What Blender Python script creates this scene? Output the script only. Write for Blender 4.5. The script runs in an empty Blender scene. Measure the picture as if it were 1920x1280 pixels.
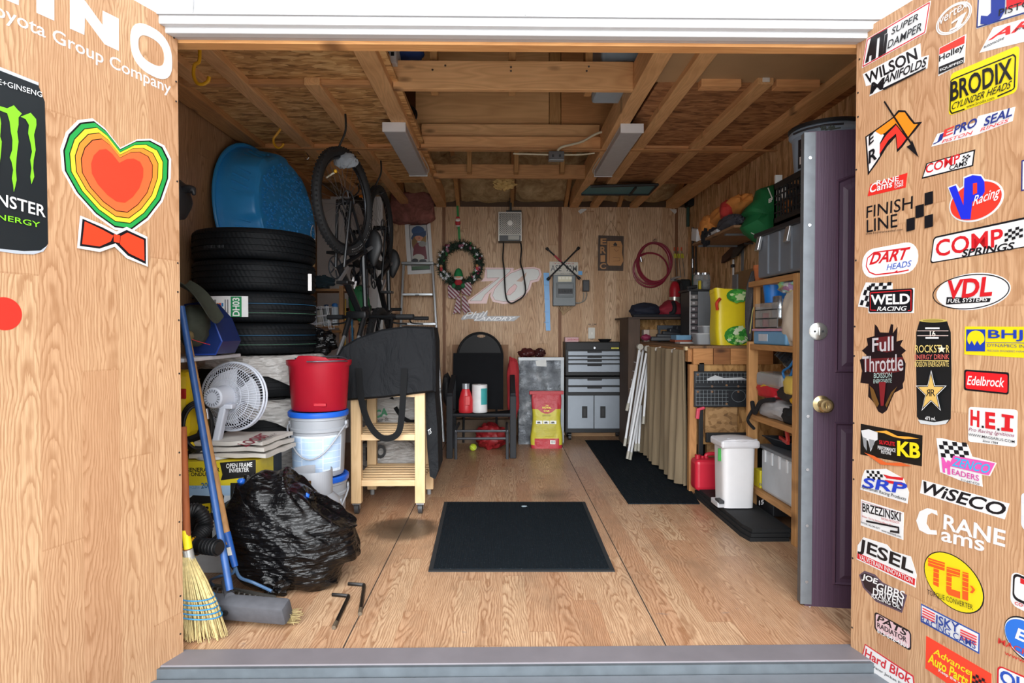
import bpy, bmesh, math, random
from math import sin, cos, pi, radians, sqrt
from mathutils import Vector, Matrix, noise as mn
from mathutils.geometry import tessellate_polygon
V = Vector
random.seed(7)
C = bpy.context.scene.collection
# ---------------- camera ----------------
F, H = 1160.0, 1.2
cam = bpy.data.objects.new('camera', bpy.data.cameras.new('camera'))
C.objects.link(cam)
cam.data.sensor_width = 36; cam.data.lens = F / 1920 * 36; cam.data.clip_start = .02
RC = Matrix.Rotation(radians(-.89), 3, 'Z') @ Matrix.Rotation(radians(90 - 1.04), 3, 'X')
cam.matrix_world = Matrix.Translation((0, 0, H)) @ RC.to_4x4()
bpy.context.scene.camera = cam
# ---------------- light ----------------
sc = bpy.context.scene
sc.view_settings.view_transform = 'Standard'; sc.view_settings.look = 'None'
sc.view_settings.gamma = 1; sc.view_settings.use_curve_mapping = False
sc.view_settings.exposure = 0.2
sc.cycles.use_denoising = True
sc.cycles.max_bounces = 12; sc.cycles.diffuse_bounces = 10
w = bpy.data.worlds.new('sky'); sc.world = w; w.use_nodes = True
nt = w.node_tree; bg = nt.nodes['Background']
tc = nt.nodes.new('ShaderNodeTexCoord'); dp = nt.nodes.new('ShaderNodeVectorMath'); dp.operation = 'DOT_PRODUCT'
nt.links.new(tc.outputs['Generated'], dp.inputs[0]); dp.inputs[1].default_value = V((0, -1, .10)).normalized()
mr = nt.nodes.new('ShaderNodeMath'); mr.operation = 'MAXIMUM'; nt.links.new(dp.outputs['Value'], mr.inputs[0]); mr.inputs[1].default_value = 0
pw = nt.nodes.new('ShaderNodeMath'); pw.operation = 'POWER'; nt.links.new(mr.outputs[0], pw.inputs[0]); pw.inputs[1].default_value = 10
ma = nt.nodes.new('ShaderNodeMath'); ma.operation = 'MULTIPLY_ADD'; nt.links.new(pw.outputs[0], ma.inputs[0]); ma.inputs[1].default_value = 10.5; ma.inputs[2].default_value = .50
d2 = nt.nodes.new('ShaderNodeVectorMath'); d2.operation = 'DOT_PRODUCT'; nt.links.new(tc.outputs['Generated'], d2.inputs[0]); d2.inputs[1].default_value = V((0, -.74, .67)).normalized()
m2 = nt.nodes.new('ShaderNodeMath'); m2.operation = 'MAXIMUM'; nt.links.new(d2.outputs['Value'], m2.inputs[0]); m2.inputs[1].default_value = 0
p2 = nt.nodes.new('ShaderNodeMath'); p2.operation = 'POWER'; nt.links.new(m2.outputs[0], p2.inputs[0]); p2.inputs[1].default_value = 5
a2 = nt.nodes.new('ShaderNodeMath'); a2.operation = 'MULTIPLY_ADD'; nt.links.new(p2.outputs[0], a2.inputs[0]); a2.inputs[1].default_value = 6.0; nt.links.new(ma.outputs[0], a2.inputs[2])
nt.links.new(a2.outputs[0], bg.inputs['Strength']); bg.inputs['Color'].default_value = (.95, .975, 1, 1)

# ---------------- pixel helpers: a pixel of the 1920x1280 frame to a point of the place ----------------
O = V((0, 0, H))
def ray(x, y): return RC @ V(((x - 960) / F, -(y - 640) / F, -1))
def at(x, y, Y): d = ray(x, y); return O + d * (Y / d.y)
def fl(x, y, z=0): d = ray(x, y); return O + d * ((z - H) / d.z)
def atX(x, y, X): d = ray(x, y); return O + d * (X / d.x)
class Plane:
    def __init__(s, o, u, v): s.o = V(o); s.u = V(u).normalized(); s.v = V(v).normalized(); s.n = s.u.cross(s.v)
    def px(s, x, y): d = ray(x, y); return O + d * ((s.o - O).dot(s.n) / d.dot(s.n))
# ---------------- materials ----------------
def lin(h):
    h = h.lstrip('#'); c = [int(h[i:i + 2], 16) / 255 for i in (0, 2, 4)]
    return [x / 12.92 if x <= .04045 else ((x + .055) / 1.055) ** 2.4 for x in c]
MC = {}
class NT:
    def __init__(s, name):
        s.m = bpy.data.materials.new(name); s.m.use_nodes = True; s.t = s.m.node_tree
        s.b = s.t.nodes['Principled BSDF']; s.co = s.n('TexCoord').outputs['Object']
    def n(s, kind, ins={}, **kw):
        n = s.t.nodes.new('ShaderNode' + kind)
        for k, v in kw.items(): setattr(n, k, v)
        for k, v in ins.items():
            if hasattr(v, 'is_output'): s.t.links.new(v, n.inputs[k])
            else: n.inputs[k].default_value = v
        return n
    def math(s, op, a, b=0, c=None):
        i = {0: a, 1: b}
        if c is not None: i[2] = c
        return s.n('Math', i, operation=op).outputs[0]
    def mix(s, f, a, b, bt='MIX'):
        n = s.n('Mix', data_type='RGBA', blend_type=bt)
        for k, v in ((0, f), (6, a), (7, b)):
            if hasattr(v, 'is_output'): s.t.links.new(v, n.inputs[k])
            else: n.inputs[k].default_value = v if k == 0 else (*v[:3], 1)
        return n.outputs[2]
    def ramp(s, f, stops):
        n = s.n('ValToRGB', {0: f}); e = n.color_ramp.elements
        while len(e) < len(stops): e.new(.5)
        for q, (p, c) in zip(e, stops): q.position = p; q.color = (*c[:3], 1) if not isinstance(c, (int, float)) else (c, c, c, 1)
        return n.outputs[0]
    def noise(s, vec, scale, detail=2, rough=.5, dist=0): return s.n('TexNoise', {'Vector': vec, 'Scale': scale, 'Detail': detail, 'Roughness': rough, 'Distortion': dist})
    def map(s, vec, sc=(1, 1, 1), loc=(0, 0, 0), rot=(0, 0, 0)): return s.n('Mapping', {'Vector': vec, 'Scale': sc, 'Location': loc, 'Rotation': rot}).outputs[0]
    def set(s, **k):
        for a, v in k.items():
            i = s.b.inputs[a.replace('_', ' ')]
            if hasattr(v, 'is_output'): s.t.links.new(v, i)
            else: i.default_value = v
    def bump(s, h, st=.2, d=.01): s.t.links.new(s.n('Bump', {'Height': h, 'Strength': st, 'Distance': d}).outputs[0], s.b.inputs['Normal'])
def M(hx, r=.6, m=0, v=.1, s=18, b=0, bs=60, spec=.5):
    """plain surface of one colour with slight procedural wear"""
    k = (hx, r, m, v, s, b, bs, spec)
    if k in MC: return MC[k]
    t = NT('surface_' + hx.strip('#')); c = lin(hx)
    nz = t.noise(t.co, s, 4).outputs[0]
    t.set(Base_Color=t.mix(nz, [x * (1 - v * 1.6) for x in c], [min(1, x * (1 + v)) for x in c]), Roughness=r, Metallic=m)
    t.b.inputs['Specular IOR Level'].default_value = spec
    if b: t.bump(t.noise(t.co, bs, 3).outputs[0], b, .004)
    MC[k] = t.m; return t.m
def GLASS(hx='#FFFFFF', r=.1, tr=.9):
    k = ('gl', hx, r, tr)
    if k in MC: return MC[k]
    t = NT('clear_plastic'); c = lin(hx)
    t.set(Base_Color=(*c, 1), Roughness=r, Transmission_Weight=tr, IOR=1.1); MC[k] = t.m; return t.m
def axes(t, across, along):
    sx = t.n('SeparateXYZ', {0: t.co}); g = {'X': 0, 'Y': 1, 'Z': 2}; third = ({'X', 'Y', 'Z'} - {across, along}).pop()
    return sx.outputs[g[across]], sx.outputs[g[along]], sx.outputs[g[third]]
def WOOD(name, light, mid, dark, across='X', along='Y', w=.13, L=1.1, K=110, ring=.5, rough=.45, sy=.12, seam=.25, tone=1, stain=None, spec=.3, fib=.45, rs=6.5):
    """printed oak planks: contour rings of stretched noise, fibres, a tone per plank"""
    t = NT(name); a, l, o = axes(t, across, along)
    i = t.math('FLOOR', t.math('DIVIDE', a, w))
    r1 = t.n('TexWhiteNoise', {'W': i}, noise_dimensions='1D').outputs[0]
    l2 = t.math('ADD', l, t.math('MULTIPLY', r1, 7))
    j = t.math('FLOOR', t.math('DIVIDE', l2, L))
    sd = t.n('TexWhiteNoise', {'Vector': t.n('CombineXYZ', {0: i, 1: j}).outputs[0]}, noise_dimensions='2D').outputs[0]
    fq = t.math('FRACT', t.math('DIVIDE', a, w))
    s2 = t.n('TexWhiteNoise', {'Vector': t.n('CombineXYZ', {0: j, 1: i, 2: 7.0}).outputs[0]}, noise_dimensions='3D').outputs[0]
    cx = t.math('ADD', t.math('MULTIPLY', t.math('SUBTRACT', fq, .5), w), t.math('MULTIPLY', t.math('SUBTRACT', s2, .5), w * 1.3))
    dd = t.math('ADD', t.math('MULTIPLY', t.math('SINE', t.math('ADD', t.math('MULTIPLY', l2, t.math('ADD', 1.2, s2)), t.math('MULTIPLY', sd, 40))), .05), t.math('MULTIPLY', t.math('SUBTRACT', sd, .3), .06))
    p = t.n('CombineXYZ', {0: t.math('ADD', a, t.math('MULTIPLY', sd, 37)), 1: t.math('MULTIPLY', l2, sy), 2: t.math('MULTIPLY', sd, 91)}).outputs[0]
    n1 = t.math('MULTIPLY', t.noise(p, rs * 1.6, 2, .5).outputs[0], .045)
    n2 = t.math('MULTIPLY', t.noise(t.n('CombineXYZ', {0: t.math('MULTIPLY', a, 190), 1: t.math('MULTIPLY', l2, 22), 2: sd}).outputs[0], 1, 2).outputs[0], .0045)
    r = t.math('SQRT', t.math('ADD', t.math('MULTIPLY', cx, cx), t.math('MULTIPLY', dd, dd)))
    r = t.math('ADD', t.math('ADD', r, n1), n2)
    ri = t.math('FRACT', t.math('MULTIPLY', r, K))
    ri = t.ramp(ri, [(0, .9), (.14, .75), (.42, .15), (.7, 0), (.93, .15), (1, .9)])
    f = t.noise(t.n('CombineXYZ', {0: t.math('MULTIPLY', a, 260), 1: t.math('MULTIPLY', l2, 9), 2: sd}).outputs[0], 1, 3).outputs[0]
    base = t.mix(t.math('MULTIPLY', sd, tone), lin(light), lin(mid))
    c = t.mix(t.math('MULTIPLY', ri, ring), base, lin(dark))
    c = t.mix(t.math('MULTIPLY', t.ramp(f, [(.35, 1), (.6, 0)]), fib), c, lin(dark))
    fr = t.math('FRACT', t.math('DIVIDE', a, w)); fe = t.math('FRACT', t.math('DIVIDE', l2, L))
    e = t.math('MAXIMUM', t.math('LESS_THAN', fr, .012), t.math('LESS_THAN', fe, .004))
    c = t.mix(t.math('MULTIPLY', e, seam), c, lin(dark))
    if stain: c = stain(t, c)
    t.set(Base_Color=c, Roughness=rough); t.b.inputs['Specular IOR Level'].default_value = spec
    return t.m
def LUMBER(name, light, dark, along='X', rough=.7, knots=True, K=9):
    """sawn softwood"""
    key = (name, light, dark, along)
    if key in MC: return MC[key]
    t = NT(name); ac = {'X': 'Y', 'Y': 'X', 'Z': 'X'}[along]; a, l, o = axes(t, ac, along)
    p = t.n('CombineXYZ', {0: t.math('MULTIPLY', a, 2.2), 1: t.math('MULTIPLY', l, .25), 2: t.math('MULTIPLY', o, 2.2)}).outputs[0]
    ri = t.math('PINGPONG', t.math('MULTIPLY', t.noise(p, 4, 2).outputs[0], K * 3), 1)
    big = t.noise(t.co, 2.3, 3).outputs[0]
    c = t.mix(t.math('MULTIPLY', ri, .35), lin(light), lin(dark))
    c = t.mix(t.math('MULTIPLY', t.ramp(big, [(.4, 0), (.75, 1)]), .45), c, lin(dark))
    if knots:
        vo = t.n('TexVoronoi', {'Vector': t.map(t.co, {'X': (2.6, 0, 7), 'Y': (7, 2.6, 0), 'Z': (7, 0, 2.6)}[along]), 'Scale': 1.0}).outputs['Distance']
        c = t.mix(t.ramp(vo, [(.06, .9), (.16, 0)]), c, [x * .35 for x in lin(dark)])
    t.set(Base_Color=c, Roughness=rough); MC[key] = t.m; return t.m
def OSB(name, a, b, d, sc=(8, 40, 8), rough=.75):
    t = NT(name)
    wv = t.mix(.06, t.co, t.noise(t.co, 5, 2).outputs['Color'])
    c1 = t.n('TexVoronoi', {'Vector': t.map(wv, sc), 'Scale': 1.0}).outputs['Color']
    c2 = t.n('TexVoronoi', {'Vector': t.map(wv, [q * 1.9 for q in sc], (3, 1, 2), (.12, .1, .25)), 'Scale': 1.0}).outputs['Color']
    s1 = t.n('SeparateColor', {0: c1}).outputs[0]; s2 = t.n('SeparateColor', {0: c2}).outputs[1]
    f = t.math('ADD', t.math('MULTIPLY', s1, .55), t.math('MULTIPLY', s2, .45))
    c = t.ramp(f, [(.12, lin(d)), (.45, lin(b)), (.85, lin(a))])
    c = t.mix(t.math('MULTIPLY', t.noise(t.co, 1.3, 3).outputs[0], .5), c, lin(b))
    t.set(Base_Color=c, Roughness=rough); t.bump(f, .15, .003)
    return t.m
# ---------------- mesh builder ----------------
def xf(loc=(0, 0, 0), rx=0, ry=0, rz=0, s=1):
    return Matrix.Translation(loc) @ Matrix.Rotation(rz, 4, 'Z') @ Matrix.Rotation(ry, 4, 'Y') @ Matrix.Rotation(rx, 4, 'X') @ Matrix.Scale(s, 4)
def frame(z, o=(0, 0, 0), x=None):
    """matrix whose Z looks along z"""
    z = V(z).normalized(); x = V(x) if x is not None else (V((0, 0, 1)) if abs(z.z) < .9 else V((1, 0, 0)))
    y = z.cross(x).normalized(); x = y.cross(z)
    m = Matrix((x, y, z)).transposed().to_4x4(); m.translation = V(o); return m
TXT = {}
def textmesh(s, bold=0, shear=0):
    k = (s, bold, shear)
    if k not in TXT:
        cu = bpy.data.curves.new('t', 'FONT'); cu.body = s; cu.offset = bold; cu.shear = shear; cu.resolution_u = 3; cu.fill_mode = 'FRONT'
        ob = bpy.data.objects.new('t', cu); me = bpy.data.meshes.new_from_object(ob)
        vs = [(v.co.x, v.co.y) for v in me.vertices]; fs = [tuple(p.vertices) for p in me.polygons]
        x0 = min(v[0] for v in vs); x1 = max(v[0] for v in vs); y0 = min(v[1] for v in vs); y1 = max(v[1] for v in vs)
        TXT[k] = [((x - x0) / (x1 - x0), (y - y0) / (y1 - y0)) for x, y in vs], fs
        bpy.data.objects.remove(ob); bpy.data.meshes.remove(me); bpy.data.curves.remove(cu)
    return TXT[k]
class B:
    def __init__(s, mat=None): s.v = []; s.f = []; s.m = []; s.sm = []; s.mats = []; s.T = Matrix(); s.mat = mat
    def add(s, vs, fs, mat=None, sm=0):
        mat = mat or s.mat
        if mat not in s.mats: s.mats.append(mat)
        k = s.mats.index(mat); o = len(s.v); s.v += [s.T @ V(p) for p in vs]
        for f in fs: s.f.append([i + o for i in f]); s.m.append(k); s.sm.append(sm)
        return s
    def boxc(s, c, size, mat=None, bv=0, R=None, seg=2):
        bm = bmesh.new(); bmesh.ops.create_cube(bm, size=1); bmesh.ops.scale(bm, vec=size, verts=bm.verts)
        if bv: bmesh.ops.bevel(bm, geom=bm.edges[:], offset=min(bv, min(size) * .49), segments=seg, affect='EDGES', profile=.5)
        m = Matrix.Translation(c) @ (R.to_4x4() if R else Matrix()); bm.verts.index_update()
        s.add([m @ v.co for v in bm.verts], [[v.index for v in f.verts] for f in bm.faces], mat, 0); bm.free(); return s
    def box(s, x0, x1, y0, y1, z0, z1, mat=None, bv=0): return s.boxc(((x0 + x1) / 2, (y0 + y1) / 2, (z0 + z1) / 2), (abs(x1 - x0), abs(y1 - y0), abs(z1 - z0)), mat, bv)
    def bar(s, p, q, wx, wy, mat=None, bv=0, up=None):
        p, q = V(p), V(q); m = frame(q - p, (p + q) / 2, up)
        return s.boxc(m.translation, (wx, wy, (q - p).length), mat, bv, m.to_3x3())
    def lathe(s, prof, mat=None, n=28, m=None, sm=1, sx=1, sy=1):
        m = m or Matrix(); vs = []; fs = []
        for r, z in prof: vs += [m @ V((r * cos(2 * pi * i / n) * sx, r * sin(2 * pi * i / n) * sy, z)) for i in range(n)]
        for k in range(len(prof) - 1):
            for i in range(n):
                j = (i + 1) % n; fs.append((k * n + i, k * n + j, (k + 1) * n + j, (k + 1) * n + i))
        if prof[0][0] > 1e-6: fs.append(tuple(range(n))[::-1])
        if prof[-1][0] > 1e-6: fs.append(tuple(range((len(prof) - 1) * n, len(prof) * n)))
        return s.add(vs, fs, mat, sm)
    def cyl(s, p, q, r, mat=None, n=16, r2=None, sm=1):
        p, q = V(p), V(q); return s.lathe([(r, 0), (r if r2 is None else r2, (q - p).length)], mat, n, frame(q - p, p), sm)
    def tube(s, pts, r, mat=None, n=8, closed=0):
        pts = [V(p) for p in pts]; N = len(pts); vs = []; fs = []; px = None
        for i, p in enumerate(pts):
            a = pts[i - 1] if i or closed else p; b = pts[(i + 1) % N] if i < N - 1 or closed else p
            t = (b - a).normalized() if (b - a).length > 1e-9 else V((0, 0, 1))
            if px is None: px = t.orthogonal()
            px = (px - t * px.dot(t)); px = px.normalized() if px.length > 1e-6 else t.orthogonal().normalized(); py = t.cross(px)
            rr = r[i] if isinstance(r, (list, tuple)) else r
            vs += [p + (px * cos(2 * pi * k / n) + py * sin(2 * pi * k / n)) * rr for k in range(n)]
        for i in range(N if closed else N - 1):
            for k in range(n):
                j = (i + 1) % N; l = (k + 1) % n; fs.append((i * n + k, i * n + l, j * n + l, j * n + k))
        if not closed: fs += [tuple(range(n))[::-1], tuple(range((N - 1) * n, N * n))]
        return s.add(vs, fs, mat, 1)
    def torus(s, R, r, mat=None, m=None, nR=40, nr=10, sx=1, sy=1):
        m = m or Matrix(); return s.tube([m @ V((R * cos(2 * pi * i / nR) * sx, R * sin(2 * pi * i / nR) * sy, 0)) for i in range(nR)], r, mat, nr, 1)
    def ext(s, poly, vec, mat=None, holes=()):
        poly = [V(p) for p in poly]; loops = [poly] + [[V(p) for p in h] for h in holes]; vec = V(vec)
        fl_ = [p for l in loops for p in l]; N = len(fl_); tri = tessellate_polygon(loops) if (holes or len(poly) > 4) else [tuple(range(N))]
        fs = [tuple(t) for t in tri] + [tuple(i + N for i in t)[::-1] for t in tri]; o = 0
        for l in loops:
            k = len(l); fs += [(o + i, o + (i + 1) % k, o + (i + 1) % k + N, o + i + N) for i in range(k)]; o += k
        return s.add(fl_ + [p + vec for p in fl_], fs, mat)
    def grid(s, fn, nu, nv, mat=None, cu=0, cv=0, sm=1, th=0):
        vs = [V(fn(i / (nu if cu else nu - 1), j / (nv if cv else nv - 1))) for i in range(nu) for j in range(nv)]
        fs = [(i * nv + j, ((i + 1) % nu) * nv + j, ((i + 1) % nu) * nv + (j + 1) % nv, i * nv + (j + 1) % nv) for i in range(nu if cu else nu - 1) for j in range(nv if cv else nv - 1)]
        if th:
            th = V(th); n = len(vs); e = []
            if not cu: e += [((nu - 1) * nv + j, (nu - 1) * nv + j + 1) for j in range(nv - 1)] + [(j + 1, j) for j in range(nv - 1)]
            if not cv: e += [(i * nv, (i + 1) * nv) for i in range(nu - 1)] + [((i + 1) * nv + nv - 1, i * nv + nv - 1) for i in range(nu - 1)]
            fs = fs + [tuple(q + n for q in f[::-1]) for f in fs] + [(a, b, b + n, a + n) for a, b in e]; vs = vs + [p + th for p in vs]
        return s.add(vs, fs, mat, sm)
    def blob(s, c, rad, mat=None, amp=.1, fr=2, n=24, seed=0, fn=None, flat=None, ex=1):
        c = V(c); R = V(rad)
        def g(u, v):
            a = 2 * pi * u; b = pi * (v - .5); q = V((cos(a) * cos(b), sin(a) * cos(b), sin(b)))
            if ex != 1: q = V([math.copysign(abs(k) ** ex, k) for k in q])
            k = 1 + amp * (mn.noise(q * fr + V((seed * 7.3, seed, 1))) + .5 * mn.noise(q * fr * 2.3 + V((seed, 3, 2))))
            p = V((q.x * R.x * k, q.y * R.y * k, q.z * R.z * k))
            if fn: p = V(fn(p, q))
            p += c
            if flat is not None: p.z = max(p.z, flat)
            return p
        return s.grid(g, n * 2, n, mat, cu=1)
    def text(s, st, o, ux, uy, mat=None, bold=0, shear=0, rise=0):
        vs, fs = textmesh(st, bold, shear); o, ux, uy = V(o), V(ux), V(uy)
        n = ux.cross(uy).normalized() * rise
        return s.add([o + ux * x + uy * y + n for x, y in vs], fs, mat)
    def build(s, name, parent=None, w=0, origin=None):
        ob_name = name; vs = s.v
        if parent is not None and w: i = WM(parent).inverted(); vs = [i @ v for v in vs]
        loc = None
        if parent is None:
            if origin is not None: loc = V(origin)
            else:
                lo = [min(v[k] for v in vs) for k in range(3)]; hi = [max(v[k] for v in vs) for k in range(3)]
                loc = V(((lo[0] + hi[0]) / 2, (lo[1] + hi[1]) / 2, lo[2]))
            vs = [v - loc for v in vs]
        me = bpy.data.meshes.new(name); me.from_pydata([tuple(v) for v in vs], [], s.f)
        for m in s.mats: me.materials.append(m)
        me.polygons.foreach_set('material_index', s.m); me.polygons.foreach_set('use_smooth', [bool(x) for x in s.sm])
        me.validate(); bm = bmesh.new(); bm.from_mesh(me)
        bmesh.ops.recalc_face_normals(bm, faces=bm.faces); bm.to_mesh(me); bm.free()
        me.set_sharp_from_angle(angle=radians(40)) if any(s.sm) else None
        ob = bpy.data.objects.new(name, me); C.objects.link(ob)
        if parent is not None: ob.parent = parent
        else: ob.location = loc
        return ob
def WM(o):
    m = Matrix.Translation(o.location) @ o.rotation_euler.to_matrix().to_4x4() @ Matrix.Diagonal((*o.scale, 1))
    return WM(o.parent) @ m if o.parent else m
def tag(o, label, cat=None, group=None, kind=None):
    o['label'] = label
    if cat: o['category'] = cat
    if group: o['group'] = group
    if kind: o['kind'] = kind
    return o
def thing(name, label, cat, loc=(0, 0, 0), rz=0, group=None):
    o = bpy.data.objects.new(name, None); C.objects.link(o); o.empty_display_size = .05
    o.location = loc; o.rotation_euler = (0, 0, rz); return tag(o, label, cat, group)
def struct(o, label=None):
    o['kind'] = 'structure'
    if label: o['label'] = label
    return o
def dup(root, loc, rz=None, label=None, group=None):
    def cp(o, par):
        c = o.copy(); C.objects.link(c)
        if par is not None: c.parent = par
        for ch in [x for x in list(bpy.data.objects) if x.parent == o]: cp(ch, c)
        return c
    r = cp(root, None); r.location = loc
    if rz is not None: r.rotation_euler = (0, 0, rz)
    if label: r['label'] = label
    if group: r['group'] = group
    return r
def spline(pts, n=8):
    P_ = [V(p) for p in pts]; out = []
    for i in range(len(P_) - 1):
        a, b, c, d = P_[max(i - 1, 0)], P_[i], P_[i + 1], P_[min(i + 2, len(P_) - 1)]
        for k in range(n):
            t = k / n; out.append(.5 * (2 * b + (c - a) * t + (2 * a - 5 * b + 4 * c - d) * t * t + (3 * b - a - 3 * c + d) * t ** 3))
    return out + [P_[-1]]
# ================= the shell =================
XL, XR, Y0, Y1, ZC = -1.98, 2.12, 2.31, 7.05, 2.59
def floor_stain(t, c):
    d = t.n('VectorMath', {0: t.map(t.co, (1, 1, 0)), 1: (-.60, -.94, 0)}, operation='DISTANCE').outputs['Value']
    k = t.ramp(t.math('ADD', d, t.math('MULTIPLY', t.noise(t.co, 9, 3).outputs[0], .12)), [(.1, .93), (.24, .75), (.31, 0)])
    c = t.mix(k, c, lin('#2a231d'))
    d2 = t.n('VectorMath', {0: t.map(t.co, (1, .8, 0)), 1: (.36, -.17, 0)}, operation='DISTANCE').outputs['Value']
    c = t.mix(t.ramp(t.math('ADD', d2, t.math('MULTIPLY', t.noise(t.co, 7, 3).outputs[0], .15)), [(.08, .7), (.25, 0)]), c, lin('#2a231d'))
    g_ = t.noise(t.map(t.co, (2.2, 5, 1), (4, 1, 0)), 2.5, 4, .6).outputs[0]
    c = t.mix(t.math('MULTIPLY', t.ramp(g_, [(.66, 0), (.70, 1)]), .4), c, lin('#6f6b6c'))
    n = t.noise(t.map(t.co, (1.2, .7, 1)), 3.2, 5, .65).outputs[0]
    c = t.mix(t.math('MULTIPLY', t.ramp(n, [(.5, 0), (.75, 1)]), .5), c, lin('#7a6450'))
    s2 = t.noise(t.map(t.co, (3, 9, 1)), 4, 5, .7).outputs[0]
    return t.mix(t.math('MULTIPLY', t.ramp(s2, [(.66, 0), (.72, 1)]), .35), c, lin('#4c4138'))
mFloor = WOOD('oak_vinyl_floor', '#d2b391', '#bb9171', '#825636', 'X', 'Y', .105, 1.2, 120, .78, .38, .35, .35, stain=floor_stain, spec=.45)
mBack = WOOD('oak_wall_panel', '#e2c3a0', '#c9a37d', '#845a38', 'X', 'Z', .13, 2.2, 70, .68, .5, .4, .25)
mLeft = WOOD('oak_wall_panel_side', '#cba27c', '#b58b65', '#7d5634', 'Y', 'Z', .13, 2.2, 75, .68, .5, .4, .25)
mOsbR = OSB('strand_board_wall', '#f2cf9f', '#cda272', '#8f683c', (30, 30, 5))
mOsbC = OSB('strand_board_ceiling', '#efc98d', '#c9965c', '#744f2a', (10, 34, 10))
b = B(mFloor); b.box(XL, XR, Y0, Y1, -.03, 0)
floor = struct(b.build('floor', origin=(0, (Y0 + Y1) / 2, 0)), 'oak look vinyl sheet floor with two long dark seams')
for sx in (-.602, .622):
    b = B(M('#3a2f27', .9)); b.box(sx - .0025, sx + .0025, Y0, Y1, 0, .0008); b.build('sheet_seam', floor, 1)
mLumY = LUMBER('joist_wood', '#e6b680', '#b07c4a', 'Y'); mLumX = LUMBER('beam_wood', '#ecb982', '#b57c46', 'X'); mLumZ = LUMBER('post_wood', '#c4935c', '#8a5a2c', 'Z')
mLumXd = LUMBER('beam_wood_old', '#d09b67', '#8f5f36', 'X'); mOr = LUMBER('beam_wood_warm', '#ecb27a', '#b87a44', 'X', knots=False)
b = B(mBack); b.box(XL, XR, Y1, Y1 + .05, 0, 2.6)
b.box(XL - .1, XR + .1, Y1 + .05, Y1 + .1, 2.3, 2.9, M('#5a3d24'))
wall_back = struct(b.build('wall_back', origin=(0, Y1, 0)), 'oak panelled end wall')
for sx in (-.663, .655, 1.985):
    b = B(M('#7d5232', .6)); b.box(sx - .018, sx + .018, Y1 - .004, Y1, 0, 2.6); b.build('seam_strip', wall_back, 1)
b = B(mLeft); b.box(XL - .05, XL, Y0 + .05, Y1, 0, 2.7); struct(b.build('wall_left', origin=(XL, 4.6, 0)), 'dark oak panelled side wall')
b = B(mOsbR); b.box(XR, XR + .05, Y0 + .05, Y1, 0, 2.7); struct(b.build('wall_right', origin=(XR, 4.6, 0)), 'strand board side wall')
# front wall either side of the opening and above it
mWhite = M('#c0c1c3', .45, v=.02); mGrayT = M('#a9a6a8', .5, v=.08)
ztop = at(942, 88, 2.33).z
b = B(M('#8a5f3a', .8))
b.box(XL - .05, -1.27, Y0, Y0 + .09, -.02, 2.75); struct(b.build('wall_front_left'), 'front wall framing at the lettered door')
b = B(M('#8a5f3a', .8)); b.box(1.40, XR + .05, Y0, Y0 + .09, -.02, 2.75); struct(b.build('wall_front_right'), 'front wall framing at the sticker door')
b = B(M('#8a5f3a', .8)); b.box(XL - .05, XR + .05, Y0 + .03, Y0 + .12, ztop + .08, 2.9)
struct(b.build('wall_front_upper'), 'front wall framing above the wide opening')
b = B(LUMBER('header_wood', '#d8a065', '#a96e38', 'X')); b.box(-1.25, 1.36, Y0 - .005, Y0 + .05, ztop - .005, ztop + .06); b.box(-1.25, 1.36, Y0 + .05, Y0 + .16, ztop + .065, ztop + .16)
struct(b.build('trim_1'), 'raw wood header lip above the opening')
za = lambda y, Y: at(942, y, Y).z
b = B(mGrayT); b.box(-1.4, 1.5, 2.285, 2.31, za(74, 2.285), za(60, 2.285)); struct(b.build('trim_2'), 'grey metal flashing strip')
b = B(mWhite); b.box(-1.6, 1.7, 2.25, 2.285, za(66, 2.25), za(48, 2.25), bv=.004); b.box(-1.6, 1.7, 2.225, 2.285, za(49, 2.225), za(31, 2.225), bv=.004)
struct(b.build('trim_3'), 'white stepped trim above the opening')
b = B(M('#969698', .5, v=.015))
zz = za(32, 2.22)
for k in range(6): b.ext([(-2.4, 2.235, zz + .11 * k), (-2.4, 2.215, zz + .11 * k), (-2.4, 2.235, zz + .11 * k + .115)], (4.9, 0, 0))
b.box(-2.4, 2.5, 2.235, 2.3, zz - .02, zz + .7)
struct(b.build('wall_exterior'), 'white lap siding of the gable')
for k, x in enumerate((360, 985)):
    p = at(x, 10, 2.21); b = B(M('#c9c9c8', .6)); b.box(p.x - .0015, p.x + .0015, 2.2125, 2.216, zz + .005, zz + .1); struct(b.build('siding_joint'))
# threshold and ground outside
mThr = M('#757176', .55, v=.14, s=8); zt = -.0
b = B(mThr); b.box(-1.29, 1.43, 2.205, Y0 + .01, -.05, .004, bv=.003); thr = struct(b.build('threshold_trim'), 'grey painted sill board of the opening')
b = B(M('#5f676d', .5, .3, .3, 12)); b.box(-1.4, 1.5, 2.19, 2.206, -.12, -.001); struct(b.build('sill_trim'), 'weathered metal sill edge')
b = B(M('#767c83', .5, .2, .12)); b.box(-1.5, 1.6, 1.5, 2.188, -.2, -.034, bv=.006); struct(b.build('ramp_ground'), 'pale metal ramp before the sill')
b = B(M('#e2e0dc', .9, v=.05, s=3)); b.box(-14, 14, -22, 2.24, -.3, -.2); struct(b.build('ground', origin=(0, 0, -.2)), 'pale concrete driveway')
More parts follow.
